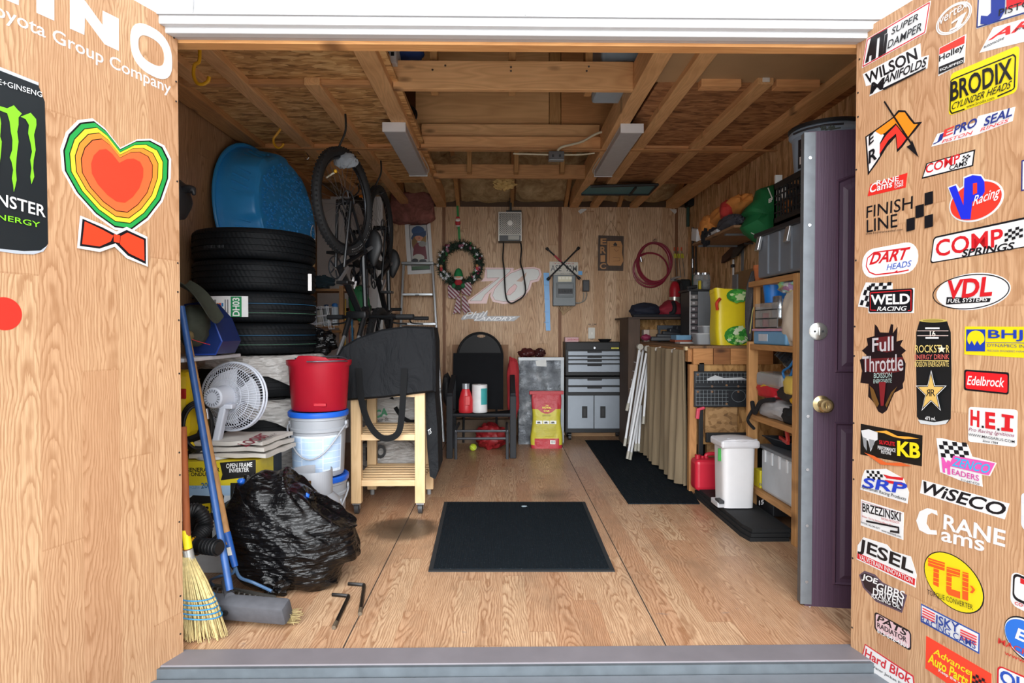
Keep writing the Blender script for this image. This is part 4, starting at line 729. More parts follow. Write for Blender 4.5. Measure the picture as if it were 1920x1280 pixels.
lab = B(); aa = [radians(-110 + 8 * i) for i in range(14)]
for z0, z1, cc in ((.23, .26, '#1b1a1a'), (.20, .23, '#e07f2a'), (.17, .20, '#b9332b')):
    for a, a2 in zip(aa, aa[1:]): lab.ext([(.153 * cos(a), .153 * sin(a), z0), (.153 * cos(a2), .153 * sin(a2), z0), (.153 * cos(a2), .153 * sin(a2), z1), (.153 * cos(a), .153 * sin(a), z1)], (-.002 * cos(a), -.002 * sin(a), 0), M(cc, .5))
lab.build('warning_label', t)
# --- pails and red bucket
PX = at(598, 900, 3.6).x
def pail(label, z, rz):
    t = thing('plastic_pail', label, 'pail', (PX, 3.6, z), rz, 'stacked white pails')
    b = B(M('#9b9fa5', .38, v=.03)); b.lathe([(.138, 0), (.142, .01), (.152, .25), (.158, .255), (.158, .27), (.153, .275), (.155, .318), (.16, .322), (.16, .34), (0, .341)], None, 40); b.build('body', t)
    b = B(M('#1d5cc4', .35)); b.lathe([(.158, .338), (.168, .338), (.170, .345), (.170, .362), (.164, .368), (.15, .366), (.148, .36), (0, .36)], None, 40); b.build('lid', t)
    lb = B(M('#b4cce8', .5)); mm = lb.mat
    def band(a0, a1, z0, z1, m, r0=.0008, n=12):
        for i in range(n):
            a, a2 = a0 + (a1 - a0) * i / n, a0 + (a1 - a0) * (i + 1) / n; rr = lambda z: .142 + .01 * (z - .01) / .24 + r0
            lb.add([(rr(z) * cos(q), rr(z) * sin(q), z) for q, z in ((a, z0), (a2, z0), (a2, z1), (a, z1))], [(0, 1, 2, 3)], m)
    A0 = radians(-90) - rz
    band(A0 - 1.2, A0 + 1.25, .03, .235, M('#d7e3f0', .5)); rnd = random.Random(int(z * 10))
    for cidx, (a0, a1) in enumerate(((-1.15, -.4), (-.36, .42), (.46, 1.2))):
        zz = .228
        while zz > .05:
            hh = rnd.uniform(.02, .05); band(A0 + a0, A0 + a1, zz - hh, zz - .004, mm, .0012, 6); zz -= hh
    lb.build('label_print', t)
    b = B(WHP); pts = [(.165 * sin(u), -.02 - .165 * cos(u) * .55 - .06 * cos(u), .285 - .175 * cos(u) ** 2 * 1.0) for u in [radians(-90 + 180 * i / 20) for i in range(21)]]; b.tube(pts, .005, None, 8); b.build('handle', t)
    for s_ in (-1, 1): b = B(WHP); b.boxc((s_ * .162, 0, .285), (.014, .04, .045), None, .004); b.build('handle_lug', t)
    return t
p1 = pail('white pail with blue lid standing on the floor under a second pail', 0, .3); p2 = pail('white pail with blue lid and drooping handle under the red bucket', .372, 0)
b = B(M('#f2d31b', .5)); a = radians(-72); b.ext([(.155 * cos(a) + .03 * u, .155 * sin(a), .10 + .03 * v) for u, v in ((-1, 0), (0, -1), (1, 0), (0, 1))], (.0, -.004, 0)); b.build('hazard_sticker', p1)
t = thing('red_bucket', 'red oval mop bucket resting on the blue lid of the upper pail', 'bucket', (PX + .005, 3.6, .742))
RED = M('#9c1526', .4, v=.05, spec=.3)
b = B(RED); pr = [(.150, .0), (.156, .006), (.172, .25), (.184, .262), (.186, .285), (.18, .287), (.168, .26), (.148, .012), (0, .01)]; b.lathe(pr, None, 44, None, 1, 1, .82)
for i in range(len(b.v)):
    p = b.v[i]
    if p.z > .255 and p.y < 0: p.z += .03 * max(0, cos((p.x + .03) / .19 * 1.5)) if abs(p.x) < .09 else 0
b.build('tub', t)
b = B(M('#5d6068', .35, .6)); b.tube(spline([(.175, .02, .275), (.16, -.1, .285), (.05, -.16, .285), (-.02, -.165, .284)]), .004, None, 6); b.tube(spline([(-.16, .06, .29), (-.05, .15, .295), (.08, .14, .30), (.175, .02, .28)]), .004, None, 6); b.build('bail_handle', t)
b = B(M('#b0182a', .4)); b.boxc((.04, -.128, .04), (.07, .012, .018), None, .004); b.build('embossed_badge', t)
# --- tyre stack
TX, TY = at(482, 540, 4.0).x + .005, 3.97
TRD = NT('tyre_rubber'); sx = TRD.n('SeparateXYZ', {0: TRD.co})
an = TRD.math('ARCTAN2', sx.outputs[1], sx.outputs[0]); gv = TRD.math('SINE', TRD.math('ADD', TRD.math('MULTIPLY', an, 90), TRD.math('MULTIPLY', sx.outputs[2], 130)))
TRD.set(Base_Color=TRD.mix(TRD.noise(TRD.co, 14, 3).outputs[0], lin('#0a0d10'), lin('#14181c')), Roughness=.6); TRD.b.inputs['Specular IOR Level'].default_value = .2; TRD.bump(gv, .25, .002); TR = TRD.m
def tyre_prof(R, r0, w):
    h = w / 2
    p = [(r0, -h * .78), (r0 + .03, -h * .95), (R - .06, -h), (R - .018, -h * .93), (R - .004, -h * .78)]
    for g in (-.55, -.2, .2, .55): p += [(R, (g - .07) * h), (R - .009, (g - .06) * h), (R - .009, (g + .06) * h), (R, (g + .07) * h)]
    p += [(R - .004, h * .78), (R - .018, h * .93), (R - .06, h), (r0 + .03, h * .95), (r0, h * .78)]
    return p + [p[0]]
ZT = at(480, 665, 4.0 - .365).z
lbl = ('black car tyre, lowest of the four bare tyres on the bagged tyres', 'black car tyre with a green and white paper label in the stack', 'black car tyre second from the top of the stack', 'black car tyre on top of the stack below the blue pool')
TH = (at(480, 424, 3.635).z - ZT) / 4
for k in range(4):
    b = B(TR); b.lathe(tyre_prof(.365, .21, TH * 1.0), None, 64); t = thing('car_tyre', lbl[k], 'tyre', (TX, TY, ZT + TH * (k + .5)), .2 * k, 'stacked bare tyres'); b.build('tread', t)
    if k < 2:
        for z_, cc in ((.02, '#2f6f9a'), (-.035, '#4f7f66')): b = B(M(cc, .6)); b.torus(.3655, .0016, None, xf((0, 0, z_)), 64, 5); b.build('colour_stripe', t)
    if k == 1:
        lb = B(); a0 = radians(-108) - .2 * k
        def patch(u0, u1, v0, v1, cc, off=.0): 
            for i in range(8):
                a, a2 = a0 + (u0 + (u1 - u0) * i / 8) / .366, a0 + (u0 + (u1 - u0) * (i + 1) / 8) / .366; r = .3685 + off
                lb.ext([(r * cos(q), r * sin(q), z) for q, z in ((a, v0), (a2, v0), (a2, v1), (a, v1))], (-.001 * cos(a), -.001 * sin(a), 0), M(cc, .6))
        patch(-.03, .21, -.06, .06, '#eceeee'); patch(.115, .175, -.06, .058, '#1d8f55', .0006)
        for q, cc in ((.03, '#e0952a'), (.045, '#d4452c'), (.06, '#2f7fc0')): patch(q, q + .012, .0, .02, cc, .0008); patch(q, q + .012, -.035, -.015, '#3a78b5', .0008)
        for q in (.0, .012, .02, .08, .095): patch(q, q + .006, -.04, .04, '#77797b', .0008)
        r = .3698; a = a0 + .145 / .366; o_ = V((r * cos(a), r * sin(a), 0)); uy = V((sin(a), -cos(a), 0)) * .04
        lb.text('DH03', o_ - uy * .5 + V((0, 0, -.055)), V((0, 0, .105)), uy, M('#f4f6f4', .5), .02); lb.build('paper_label', t)
    if k == 3:
        b = B(M('#474c50', .6)); a = radians(-118) - .6
        for i, ch in enumerate('EXTRA-22 H1A1'):
            if ch == ' ': continue
            q = a + i * .03; o_ = V((.367 * cos(q), .367 * sin(q), -.035)); b.text(ch, o_, V((-sin(q), cos(q), 0)) * .008, V((0, 0, .016)))
        b.build('moulded_lettering', t)
# tag hanging at the tyre edge
b = B(M('#e5e2e0', .6)); q = at(581, 529, 3.72); b.boxc(q, (.022, .003, .10), None, 0); tag(b.build('paper_tag'), 'narrow white paper tag at the edge of the stacked tyres', 'tag')
# --- bagged tyres below
pl_ = NT('white_plastic_film'); pl_.set(Base_Color=pl_.mix(pl_.noise(pl_.co, 5, 4).outputs[0], lin('#96938f'), lin('#bcb9b5')), Roughness=.38); pl_.bump(crinkle(pl_, 9, .2), .9, .02); PLA = pl_.m; nb = 4; hb = ZT / nb
for k in range(nb):
    z0 = hb * k; t = thing('bagged_tyre', ('tyre in white plastic on the floor behind the carton', 'tyre in torn white plastic behind the generator carton', 'black tyre half covered by white plastic behind the red bucket', 'tyre half wrapped in white plastic right under the bare tyres')[k], 'tyre', (TX + .03, TY + .01, z0), .5 * k, 'tyres bagged in plastic')
    b = B(RUB); b.lathe(tyre_prof(.36, .2, hb * .96), None, 48, xf((0, 0, hb / 2))); b.build('tyre', t)
    b = B(PLA)
    def g(u, v, k=k):
        a = 2 * pi * u; r = .20 + .185 * min(1, v * 1.7); edge = .10 + .07 * mn.noise(V((cos(a) * 2.2, sin(a) * 2.2, k * 5.1))) - .05 * cos(a * 2 + 1.1 + k)
        z = hb - .005 - max(0, v - .55) / .45 * hb * (.10 + max(0, edge) * 1.6 + .6 * max(0, cos(a + .5 * k + .45)) ** 4); wv = .016 * mn.noise(V((cos(a) * 5, sin(a) * 5, v * 6 + k))) + .012 * mn.noise(V((cos(a) * 13, sin(a) * 13, v * 9 + k)))
        if v > .55: r += .02 * (v - .55)
        return ((r + wv) * cos(a), (r + wv) * sin(a), z - abs(wv) * .5)
    b.grid(g, 72, 16, cu=1); b.build('plastic_wrap', t)
# --- blue wading pool on edge
PB = M('#2f97de', .38, v=.05); pc = V((-1.83, 4.70, 2.03)); ax = V((1, -.16, .10)).normalized(); m = frame(ax, pc)
t = thing('wading_pool', 'blue plastic wading pool standing on edge behind the tyre stack', 'pool', (pc.x, pc.y, 1.5))
def poolr(a, v):
    prof = ((0, .54), (.0, .525), (.035, .51), (.05, .505), (.23, .43), (.245, .41), (.25, .0)); k = v * (len(prof) - 1); i = min(int(k), len(prof) - 2); f = k - i
    z = prof[i][0] + (prof[i + 1][0] - prof[i][0]) * f; r = prof[i][1] + (prof[i + 1][1] - prof[i][1]) * f
    if 3 <= k <= 5: r += .019 * max(-.4, min(1, 2.4 * cos(a * 8))) * sin(pi * (k - 3) / 2); 
    return r, z
def pg(u, v): a = 2 * pi * u; r, z = poolr(a, v); return m @ V((r * cos(a), r * sin(a), z))
b = B(PB); b.grid(pg, 128, 61, cu=1); bs_ = b
b = B(PB); b.torus(.545, .013, None, m, 80, 8); b.build('rim', t, 1)
b = bs_
for i in range(8):
    for j in range(4):
        a = 2 * pi * (i + .5) / 8 + (j - 1.5) * .13; q = lambda r_, d: m @ V((r_ * cos(a + d), r_ * sin(a + d), .05 + (.50 - r_) / .08 * .18 + .004)); b.tube([q(.487, -.05), q(.443, .05)], .010, None, 6)
b.build('shell', t, 1)
b = B(PB); rnd = random.Random(2)
for i in range(420):
    r_ = .38 * sqrt(rnd.random()); a = rnd.random() * 6.283; b.blob(m @ V((r_ * cos(a), r_ * sin(a), .25)), (.008, .015, .008), n=6)
o = b.build('pebble_texture', t, 1); o['kind'] = 'stuff'
# --- hat, blue bin, thing hanging at the jamb
t = thing('blue_storage_bin', 'dark blue plastic bin on the shelf board beside the tyre stack', 'bin', (at(385, 660, 3.1).x, 3.1, at(380, 664, 3.1).z))
P_ = lambda x, y, Y=3.02: at(x, y, Y)
b = B(M('#12285f', .4)); b.ext([P_(345, 570), P_(372, 566), P_(398, 595), P_(416, 640), P_(404, 664), P_(350, 664)], (0, .22, 0)); b.build('bin_body', t, 1)
b = B(M('#1f3f92', .4)); b.tube([P_(372, 566), P_(398, 595), P_(416, 640), P_(404, 664), P_(350, 665)], .005, None, 6); b.build('bin_rim', t, 1)
b = B(M('#c3c4c8', .6)); bz = at(380, 666, 3.1).z; b.box(XL + .002, at(412, 660, 3.1).x, 2.75, 3.35, bz - .018, bz, bv=.004); tag(b.build('shelf_board'), 'white shelf board fixed to the side wall under the blue bin', 'shelf')
t = thing('camouflage_hat', 'dark green brimmed hat lying on the blue bin', 'hat', P_(365, 600))
GRN = M('#34382d', .85, v=.35, s=30); c = P_(362, 610, 2.98)
b = B(GRN); b.blob(c, (.075, .08, .10), amp=.15, fr=2, n=18, seed=2); b.build('crown', t, 1)
b = B(GRN); b.grid(lambda u, v: lerp(P_(340, 532, 2.93), P_(405, 601, 2.92), u) + V((.0, .16 * (v - .5), .03 * sin(u * 3.1) - .035 * cos((v - .5) * 3) + .02)), 16, 8, th=(0, 0, .006)); b.build('brim', t, 1)
b = B(M('#6d5c38', .9, v=.4, s=60)); b.blob(P_(354, 630, 2.9), (.022, .02, .025), n=10); b.build('badge', t, 1)
b = B(M('#b8262e', .5)); b.tube(spline([P_(360, 636, 2.9), P_(375, 641, 2.9), P_(394, 646, 2.9)]), .0018, None, 5); tag(b.build('red_string'), 'thin red cord hanging over the blue bin', 'cord')
t = thing('bicycle_saddle', 'black saddle with a horn hanging on the side wall by the door', 'saddle', at(345, 380, 2.75))
b = B(M('#16171a', .5)); b.blob(at(334, 375, 2.72), (.05, .07, .085), amp=.08, fr=2, n=16); b.build('seat', t, 1)
b = B(M('#16171a', .5)); b.tube(spline([at(340, 357, 2.7), at(352, 354, 2.7), at(361, 357, 2.7), at(364, 366, 2.7)]), [.018] * 17 + [.014, .012, .011, .01, .009, .008, .006, .004], None, 10); b.build('horn', t, 1)
b = B(CHR); q = at(334, 375, 2.72); b.tube([q, (XL + .0, q.y, q.z)], .008, None, 8); b.build('wall_peg', t, 1)
# --- hex keys on the floor
for k, pts in enumerate((((623, 1114), (654, 1117), (626, 1176)), ((653, 1094), (683, 1096), (675, 1150)))):
    q = [fl(x, y, .008) for x, y in pts]; q = [q[0], lerp(q[1], q[0], .12), lerp(q[1], q[0], .02), lerp(q[1], q[2], .06), q[2]]
    t = thing('hex_key', ('black bent hex key on the floor nearer the sill', 'black bent hex key on the floor on the dark seam')[k], 'hex key', fl(*pts[1]), 0, 'hex keys on the floor')
    b = B(M('#1d1b1a', .4, .5)); b.tube(q, .0085, None, 6); b.build('rod', t, 1)
    b = B(M('#5c5040', .7)); b.tube([lerp(q[4], q[3], .16), lerp(q[4], q[3], -.01)], .0092, None, 6); b.build('rusty_tip', t, 1)
# ================= hanging bicycles, corner shelf, cart =================
MBK = M('#131416', .4, .2); ALU = M('#a9acb0', .35, .85)
def wheel(par, M_, R=.345, tw=.029, name='wheel'):
    """M_ maps wheel plane (xy) to the bicycle"""
    b = B(M('#191a1c', .75, b=.3, bs=120)); b.torus(R - tw, tw, None, M_, 56, 10)
    for i in range(72):
        a = 2 * pi * i / 72; d = V((cos(a), sin(a), 0))
        for s_ in (-1, 1): q = M_ @ (d * (R - .006) + V((0, 0, s_ * .014))); b.boxc(q, (.012, .011, .011), None, 0, (M_.to_3x3() @ Matrix.Rotation(a, 3, 'Z')))
    o = b.build('tyre', par)
    b = B(M('#26282b', .35, .6)); b.torus(R - 2 * tw - .008, .010, None, M_, 48, 8); b.build('rim', o)
    b = B(ALU)
    for i in range(28):
        a = 2 * pi * i / 28; a2 = a + (.5 if i % 2 else -.5); b.tube([M_ @ V((cos(a) * (R - 2 * tw - .01), sin(a) * (R - 2 * tw - .01), 0)), M_ @ V((.022 * cos(a2), .022 * sin(a2), .025 * (1 if i % 4 < 2 else -1)))], .0011, None, 4)
    b.build('spoke', o)
    b = B(MBK); b.cyl(M_ @ V((0, 0, -.05)), M_ @ V((0, 0, .05)), .02); b.build('hub', o); b = B(M('#55585c', .35, .8)); b.torus(.07, .0045, None, M_ @ xf((0, 0, .03)), 30, 5)
    for k in range(5): a = k * 1.257; b.tube([M_ @ V((.02 * cos(a), .02 * sin(a), .03)), M_ @ V((.07 * cos(a + .5), .07 * sin(a + .5), .03))], .003, None, 5)
    b.build('brake_disc', o)
    return o
def bicycle(label, loc, rz, fw=True, bar=False, frame_col='#15171a', name='mountain_bike'):
    """hung by the rear wheel: local z up, the wheels lie in the local xz plane, x towards the saddle side; origin at the hung wheel's top"""
    t = thing(name, label, 'bicycle', loc, rz, 'bicycles hung from the ceiling')
    W0 = Matrix.Rotation(pi / 2, 4, 'X'); R = .345; fm = M(frame_col, .35, .2)
    rear = V((0, 0, -R)); front = V((.0, 0, -R - 1.0)); bb_ = V((-.055, 0, -R - .43)); seat = V((.36, 0, -R - .25)); head = V((.27, 0, -R - .68)); hd2 = V((.19, 0, -R - .72))
    wheel(t, Matrix.Translation(rear) @ W0)
    if fw: wheel(t, Matrix.Translation(front) @ W0)
    b = B(fm); b.tube([bb_, lerp(bb_, seat, .8)], .017); b.tube([lerp(bb_, seat, .72), head], .018); b.tube([bb_, hd2], .023); b.tube([head + V((.02, 0, .005)), hd2 + V((-.02, 0, -.005))], .022)
    for s_ in (-1, 1): y = V((0, .05 * s_, 0)); b.tube([rear + y, bb_ + y * .6], .010); b.tube([rear + y, lerp(bb_, seat, .72) + y * .3], .009)
    b.build('frame', t)
    b = B(M('#e3e4e6', .5)); b.text('M', lerp(bb_, hd2, .35) + V((-.0, -.026, 0)), V((.05, 0, -.03)), V((.03, 0, .05)), None, .03); b.build('frame_lettering', t)
    b = B(MBK)
    for s_ in (-1, 1): y = V((0, .055 * s_, 0)); b.tube([hd2 + y + V((-.02, 0, 0)), lerp(hd2, front, .55) + y], .018); b.tube([lerp(hd2, front, .5) + y, front + y], .013, ALU)
    b.boxc(hd2 + V((-.03, 0, -.01)), (.05, .15, .05), None, .01); b.build('fork', t)
    b = B(ALU); b.tube([lerp(bb_, seat, .75), seat], .013); b.build('seat_post', t)
    b = B(M('#17181a', .5)); b.blob(seat + V((.03, 0, 0)), (.03, .07, .13), amp=.05, n=14, fn=lambda p, q: (p.x, p.y * (1 - .55 * (q.z < 0) * -q.z), p.z)); b.build('saddle', t)
    st_ = head + V((.06, 0, -.06)); b = B(MBK); b.tube([head + V((.02, 0, 0)), st_], .016); b.build('stem', t)
    b = B(MBK); b.tube([st_ + V((0, y, 0)) for y in (-.31, -.1, .1, .31)], .0125); b.build('handlebar', t)
    for s_ in (-1, 1):
        b = B(M('#1a1b1d', .7)); b.cyl(st_ + V((0, .21 * s_, 0)), st_ + V((0, .335 * s_, 0)), .017); b.build('grip', t)
        b = B(MBK); b.tube(spline([st_ + V((0, .17 * s_, 0)), st_ + V((-.02, .19 * s_, -.04)), st_ + V((-.01, .29 * s_, -.05))]), .006); b.build('brake_lever', t)
    b = B(M('#3a3c40', .4, .6)); m9 = Matrix.Translation(bb_) @ W0 @ xf((0, 0, -.035)); b.torus(.072, .005, None, m9, 32, 5)
    for k in range(5): a = k * 1.257; b.tube([m9 @ V((.015 * cos(a), .015 * sin(a), 0)), m9 @ V((.072 * cos(a), .072 * sin(a), 0))], .005, None, 5)
    b.build('chainring', t)
    for s_ in (-1, 1): b = B(ALU); e = bb_ + V((.12 * s_, .06 * s_, .11 * s_)); b.bar(bb_ + V((0, .06 * s_, 0)), e, .024, .012, None, .004); b.build('crank_arm', t); b = B(MBK); b.boxc(e + V((0, .05 * s_, 0)), (.09, .08, .02), None, .004); b.build('pedal', t)
    if not fw and bar:
        b = B(M('#c9ccd0', .5))
        for i, ch in enumerate('SCHWALBE  BLACK JACK'):
            if ch == ' ': continue
            a = .15 + i * .062; d = V((sin(a), 0, -cos(a))); tn = V((cos(a), 0, sin(a)))
            b.text(ch, rear + d * .325 + V((0, -.0265, 0)), tn * .014, d * -.02)
            if i == 7: b.build('tyre_lettering', t); b = B(M('#c9ccd0', .5))
        b.build('tyre_lettering', t)
    return t
def hook(top, bot, label):
    b = B(M('#1b1b1c', .5)); p = V(top); q = V(bot); b.tube(spline([p, lerp(p, q, .4) + V((.004, 0, 0)), q + V((-.035, 0, .05)), q + V((-.03, 0, .0)), q + V((0, 0, -.016)), q + V((.03, 0, 0))]), .007); return tag(b.build('ceiling_hook'), label, 'hook', 'black ceiling hooks')
w1 = at(645, 278, 4.05); bicycle('black mountain bike with the big wheel hung beside the tyre stack', w1, radians(104.4 - 31), fw=False, bar=True, name='mountain_bike')
w2 = at(712, 349, 5.15); bicycle('black mountain bike hung behind, its wheel before the white door slab', w2, radians(101.2 - 16.3))
w3 = at(672, 368, 6.05); bicycle('dark bicycle hung deepest in the corner behind the two others', w3, radians(103 - 18), fw=False, frame_col='#1c2530')
for wv, px, lab in ((w1, (651, 258), 'black hook holding the big front bicycle wheel'), (w2, (712, 331), 'black hook holding the second bicycle wheel')):
    hook((wv.x + .01, wv.y, ZC + .01), (wv.x, wv.y, wv.z - .05), lab)
hook((w3.x, w3.y, ZC + .03), (w3.x, w3.y, w3.z - .05), 'black hook holding the deepest bicycle')
b = B(M('#e0801e', .4)); b.boxc(at(680, 368, 6.0), (.07, .015, .022), None, .004); tag(b.build('orange_reflector'), 'small orange reflector on the deepest bicycle wheel', 'reflector')
b = B(M('#8b9299', .8, b=.4)); q = at(648, 302, 4.02); b.blob(q, (.075, .03, .045), amp=.3, fr=3, n=16, seed=5); tag(b.build('grey_rag'), 'grey blue rag tucked in the top of the big bicycle wheel', 'rag')
b = B(M('#e9e4d2', .5)); b.cyl(at(612, 333, 3.98), at(626, 324, 3.94), .006); q = at(629, 321, 3.93); b.blob(q, (.012, .012, .012), M('#d9a722', .5), amp=.05, n=8); tag(b.build('tyre_gauge'), 'white stick with yellow knob poking through the big bicycle wheel', 'stick')
# yellow bike hooks without load and small screw hooks
HY = M('#d9a11b', .4)
for k, (pts, Y) in enumerate(((((374, 112), (365, 122), (363, 140), (369, 155), (380, 158), (390, 152), (392, 144)), 3.0), (((525, 243), (519, 252), (513, 260), (514, 270), (521, 277), (528, 275), (532, 269)), 4.35))):
    s0 = at(*pts[0], Y); sh = ZC + .02 - s0.z
    t = thing('yellow_bike_hook', ('empty yellow storage hook near the header beam', 'empty yellow storage hook above the blue pool')[k], 'hook', s0, 0, 'yellow storage hooks'); P_ = [at(x, y, Y) for x, y in pts]; b = B(HY); b.tube(spline([P_[0] + V((0, 0, max(sh, .02)))] + P_), .0085 if k == 0 else .008); b.build('hook_rod', t, 1)
for k, (x, y, Y) in enumerate(((575, 294, 5.0), (675, 284, 5.0))):
    q = at(x, y, Y); b = B(CHR); b.tube(spline([(q.x, q.y, ZC + .045), q + V((0, 0, .03)), q + V((.018, 0, .0)), q + V((0, 0, -.022)), q + V((-.018, 0, -.004))]), .003); tag(b.build('screw_hook'), ('small open screw hook in the ceiling before the big bicycle wheel', 'small open screw hook in the ceiling behind the big bicycle wheel')[k], 'hook', 'small screw hooks')
# pale door slab in the corner
DX0, DX1, DY = at(592, 500, 6.62).x, at(716, 500, 6.62).x, 6.62; dz = at(650, 374, DY).z
t = B(M('#c9c6c4', .5, v=.04)); t.box(max(DX0, XL + .01), DX1 - .05, DY, DY + .04, 0, dz, bv=.003); d3 = struct(t.build('door_3'), 'pale grey closet door in the rear corner')
b = B(M('#e2e2e2', .45)); b.box(DX1 - .045, DX1 + .012, DY - .02, DY + .05, 0, dz + .03, bv=.004); b.box(max(DX0, XL + .01), DX1 - .045, DY - .01, DY + .05, dz, dz + .03); b.build('door_trim', d3, 1)
b = B(M('#8b7765', .6)); b.box(DX1 + .012, DX1 + .05, DY, DY + .05, 0, dz); b.build('door_casing', d3, 1)
# wooden corner shelf with cans
SY = 5.55; SW = LUMBER('shelf_pine', '#a87c4f', '#6d4a2a', 'X', knots=False); sx0, sx1 = at(560, 600, SY).x, at(640, 600, SY).x
t = thing('corner_shelf', 'rough wooden shelf of cans and brushes between the tyres and the pale door', 'shelf', ((sx0 + sx1) / 2, SY, 0))
for px in (641, 669): x = at(px, 600, SY).x; b = B(LUMBER('shelf_post', '#a87c4f', '#6d4a2a', 'Z', knots=False)); b.box(x - .018, x + .018, SY - .02, SY + .03, 0, at(px, 536, SY).z); b.build('post', t, 1)
zs1, zs2 = at(600, 610, SY).z, at(600, 541, SY).z
for z in (zs1, zs2, .6): b = B(SW); b.box(sx0 - .1, at(672, 600, SY).x, SY, SY + .3, z - .02, z); b.build('board', t, 1)
for x in (sx0 - .08,): b = B(LUMBER('shelf_post', '#a87c4f', '#6d4a2a', 'Z', knots=False)); b.box(x - .02, x + .02, SY, SY + .3, 0, zs2 + .1); b.build('post', t, 1)
def can(px, z, Y, r, h, cc, label, cap=None, name='spray_can'):
    x = at(px, 600, Y).x; t = thing(name, label, 'can', (x, Y, z), 0); b = B(M(cc, .35, v=.1)); b.lathe([(r, 0), (r, h * .82), (r * .8, h * .88), (0, h * .88)], None, 18); b.build('body', t)
    if cap: b = B(M(cap, .4)); b.lathe([(r * .8, h * .86), (r * .8, h), (r * .55, h + .01), (0, h + .01)], None, 16); b.build('cap', t)
    return t
can(628, zs1, SY + .07, .034, .19, '#b9c2c8', 'pale spray can with blue cap beside the shelf post', '#2f6fb4'); can(612, zs1, SY + .1, .03, .18, '#8f989c', 'grey can behind the white wire basket', '#2b3b57'); can(600, zs1, SY + .12, .03, .16, '#c7c2b6', 'cream can behind the white wire basket', '#4a4a4a'); can(588, zs1, SY + .1, .03, .19, '#8a93a2', 'bluish can beside the tyres on the corner shelf', '#cfcfd0'); can(636, zs1, SY + .14, .028, .15, '#454f5c', 'dark can behind the pale spray can', '#2b2f36')
can(652, zs1, SY + .07, .03, .12, '#a33a32', 'red can behind the green bag', '#caa23a'); can(661, zs1, SY + .1, .03, .10, '#b9a98a', 'beige can behind the green bag')
can(596, zs2, SY + .07, .035, .09, '#26343a', 'dark can on the upper shelf board', name='paint_can'); can(608, zs2, SY + .12, .05, .08, '#2d4250', 'blue grey can on the upper shelf board', name='paint_can'); can(650, zs2, SY + .07, .03, .07, '#8d3a3a', 'small red can on the upper shelf board', name='paint_can')
b = B(M('#243a44', .8)); b.blob(at(602, 528, SY - .05), (.12, .06, .05), amp=.4, fr=3, n=16); tag(b.build('dark_cloth'), 'dark blue cloth heap on the upper shelf board', 'cloth')
# hanging brushes and cords
for k, (px, cc) in enumerate(((655, '#7c3b33'), (658, '#2c6f9a'), (648, '#b8923a'))):
    b = B(M(cc, .6)); b.tube([at(px, 560, SY - .008), at(px + (0, 4, -1)[k], 660, SY - .012)], .007, None, 6); tag(b.build('hanging_handle'), ('red brown stick hanging from the corner shelf', 'blue stick hanging from the corner shelf', 'yellow stick hanging from the corner shelf')[k], 'stick', 'sticks on the corner shelf')
t = thing('green_fabric_bag', 'dark green fabric bag hanging behind the bicycle handlebar', 'bag', at(674, 600, 5.35)); b = B(M('#17562f', .8, v=.2)); b.blob(at(674, 570, 5.36), (.085, .06, .15), amp=.2, fr=1.8, n=22, seed=3, fn=lambda p, q: (p.x + .02 * q.z * -1, p.y, p.z)); b.build('bag_body', t, 1)
b = B(M('#b7b9b8', .6)); b.tube(spline([at(684, 545, 5.3), at(688, 552, 5.3), at(683, 556, 5.3)]), .003); b.build('drawstring', t, 1)
t = thing('wire_basket', 'white wire basket beside the tyres on the corner shelf', 'basket', at(600, 615, 5.2)); b = B(M('#dfe3ea', .4)); Yb = 5.2; f = lambda x, y, d=0: at(x, y, Yb) + V((0, d, 0))
for d in (0, .16):
    for row in (((584, 577), (615, 574)), ((585, 593), (616, 590)), ((579, 608), (619, 602))): b.tube([f(*row[0], d), f(*row[1], d)], .0032, None, 6)
for c_ in (((589, 574), (594, 612)), ((602, 573), (608, 611)), ((612, 573), (617, 616))):
    b.tube([f(*c_[0]), f(*c_[1])], .0032, None, 6); b.tube([f(*c_[0], .16), f(*c_[1], .16)], .0032, None, 6); b.tube([f(*c_[1]), f(*c_[1], .16)], .0032, None, 6)
for p in ((584, 577), (615, 574), (579, 608), (619, 602)): b.tube([f(*p), f(*p, .16)], .0032, None, 6)
b.tube([f(615, 574), f(621, 617)], .0032, None, 6); b.build('wire_frame', t, 1)
b = B(SW); bq = at(600, 612, 5.2); b.box(at(572, 612, 5.2).x, at(622, 612, 5.2).x, 5.14, 5.52, at(600, 619, 5.2).z - .02, at(600, 619, 5.2).z); tag(b.build('plank_shelf'), 'short plank under the white wire basket', 'plank')
b = B(BAGM); b.blob(at(600, 641, 4.12), (.10, .1, .082), amp=.35, fr=2.5, n=20, seed=8); tag(b.build('black_bundle'), 'black plastic bundle between the tyres and the black case', 'bundle')
# stick with shade left of the wheel (trowel like lamp)
t = thing('hand_broom', 'pale handled brush standing behind the tyre stack', 'brush', at(588, 470, 4.9)); b = B(M('#b08d5a', .5)); b.cyl(at(588, 500, 4.9), at(588, 462, 4.9), .011); b.build('handle', t, 1); b = B(M('#cfd0d2', .4)); b.cyl(at(588, 462, 4.9), at(588, 448, 4.9), .017, None, 14, .013); b.build('collar', t, 1)
b = B(M('#8f9194', .4, .5)); b.tube(spline([at(584, 448, 4.9), at(583, 434, 4.9), at(587, 422, 4.9), at(591, 434, 4.9), at(591, 448, 4.9)]), .004); b.build('wire_loop', t, 1)
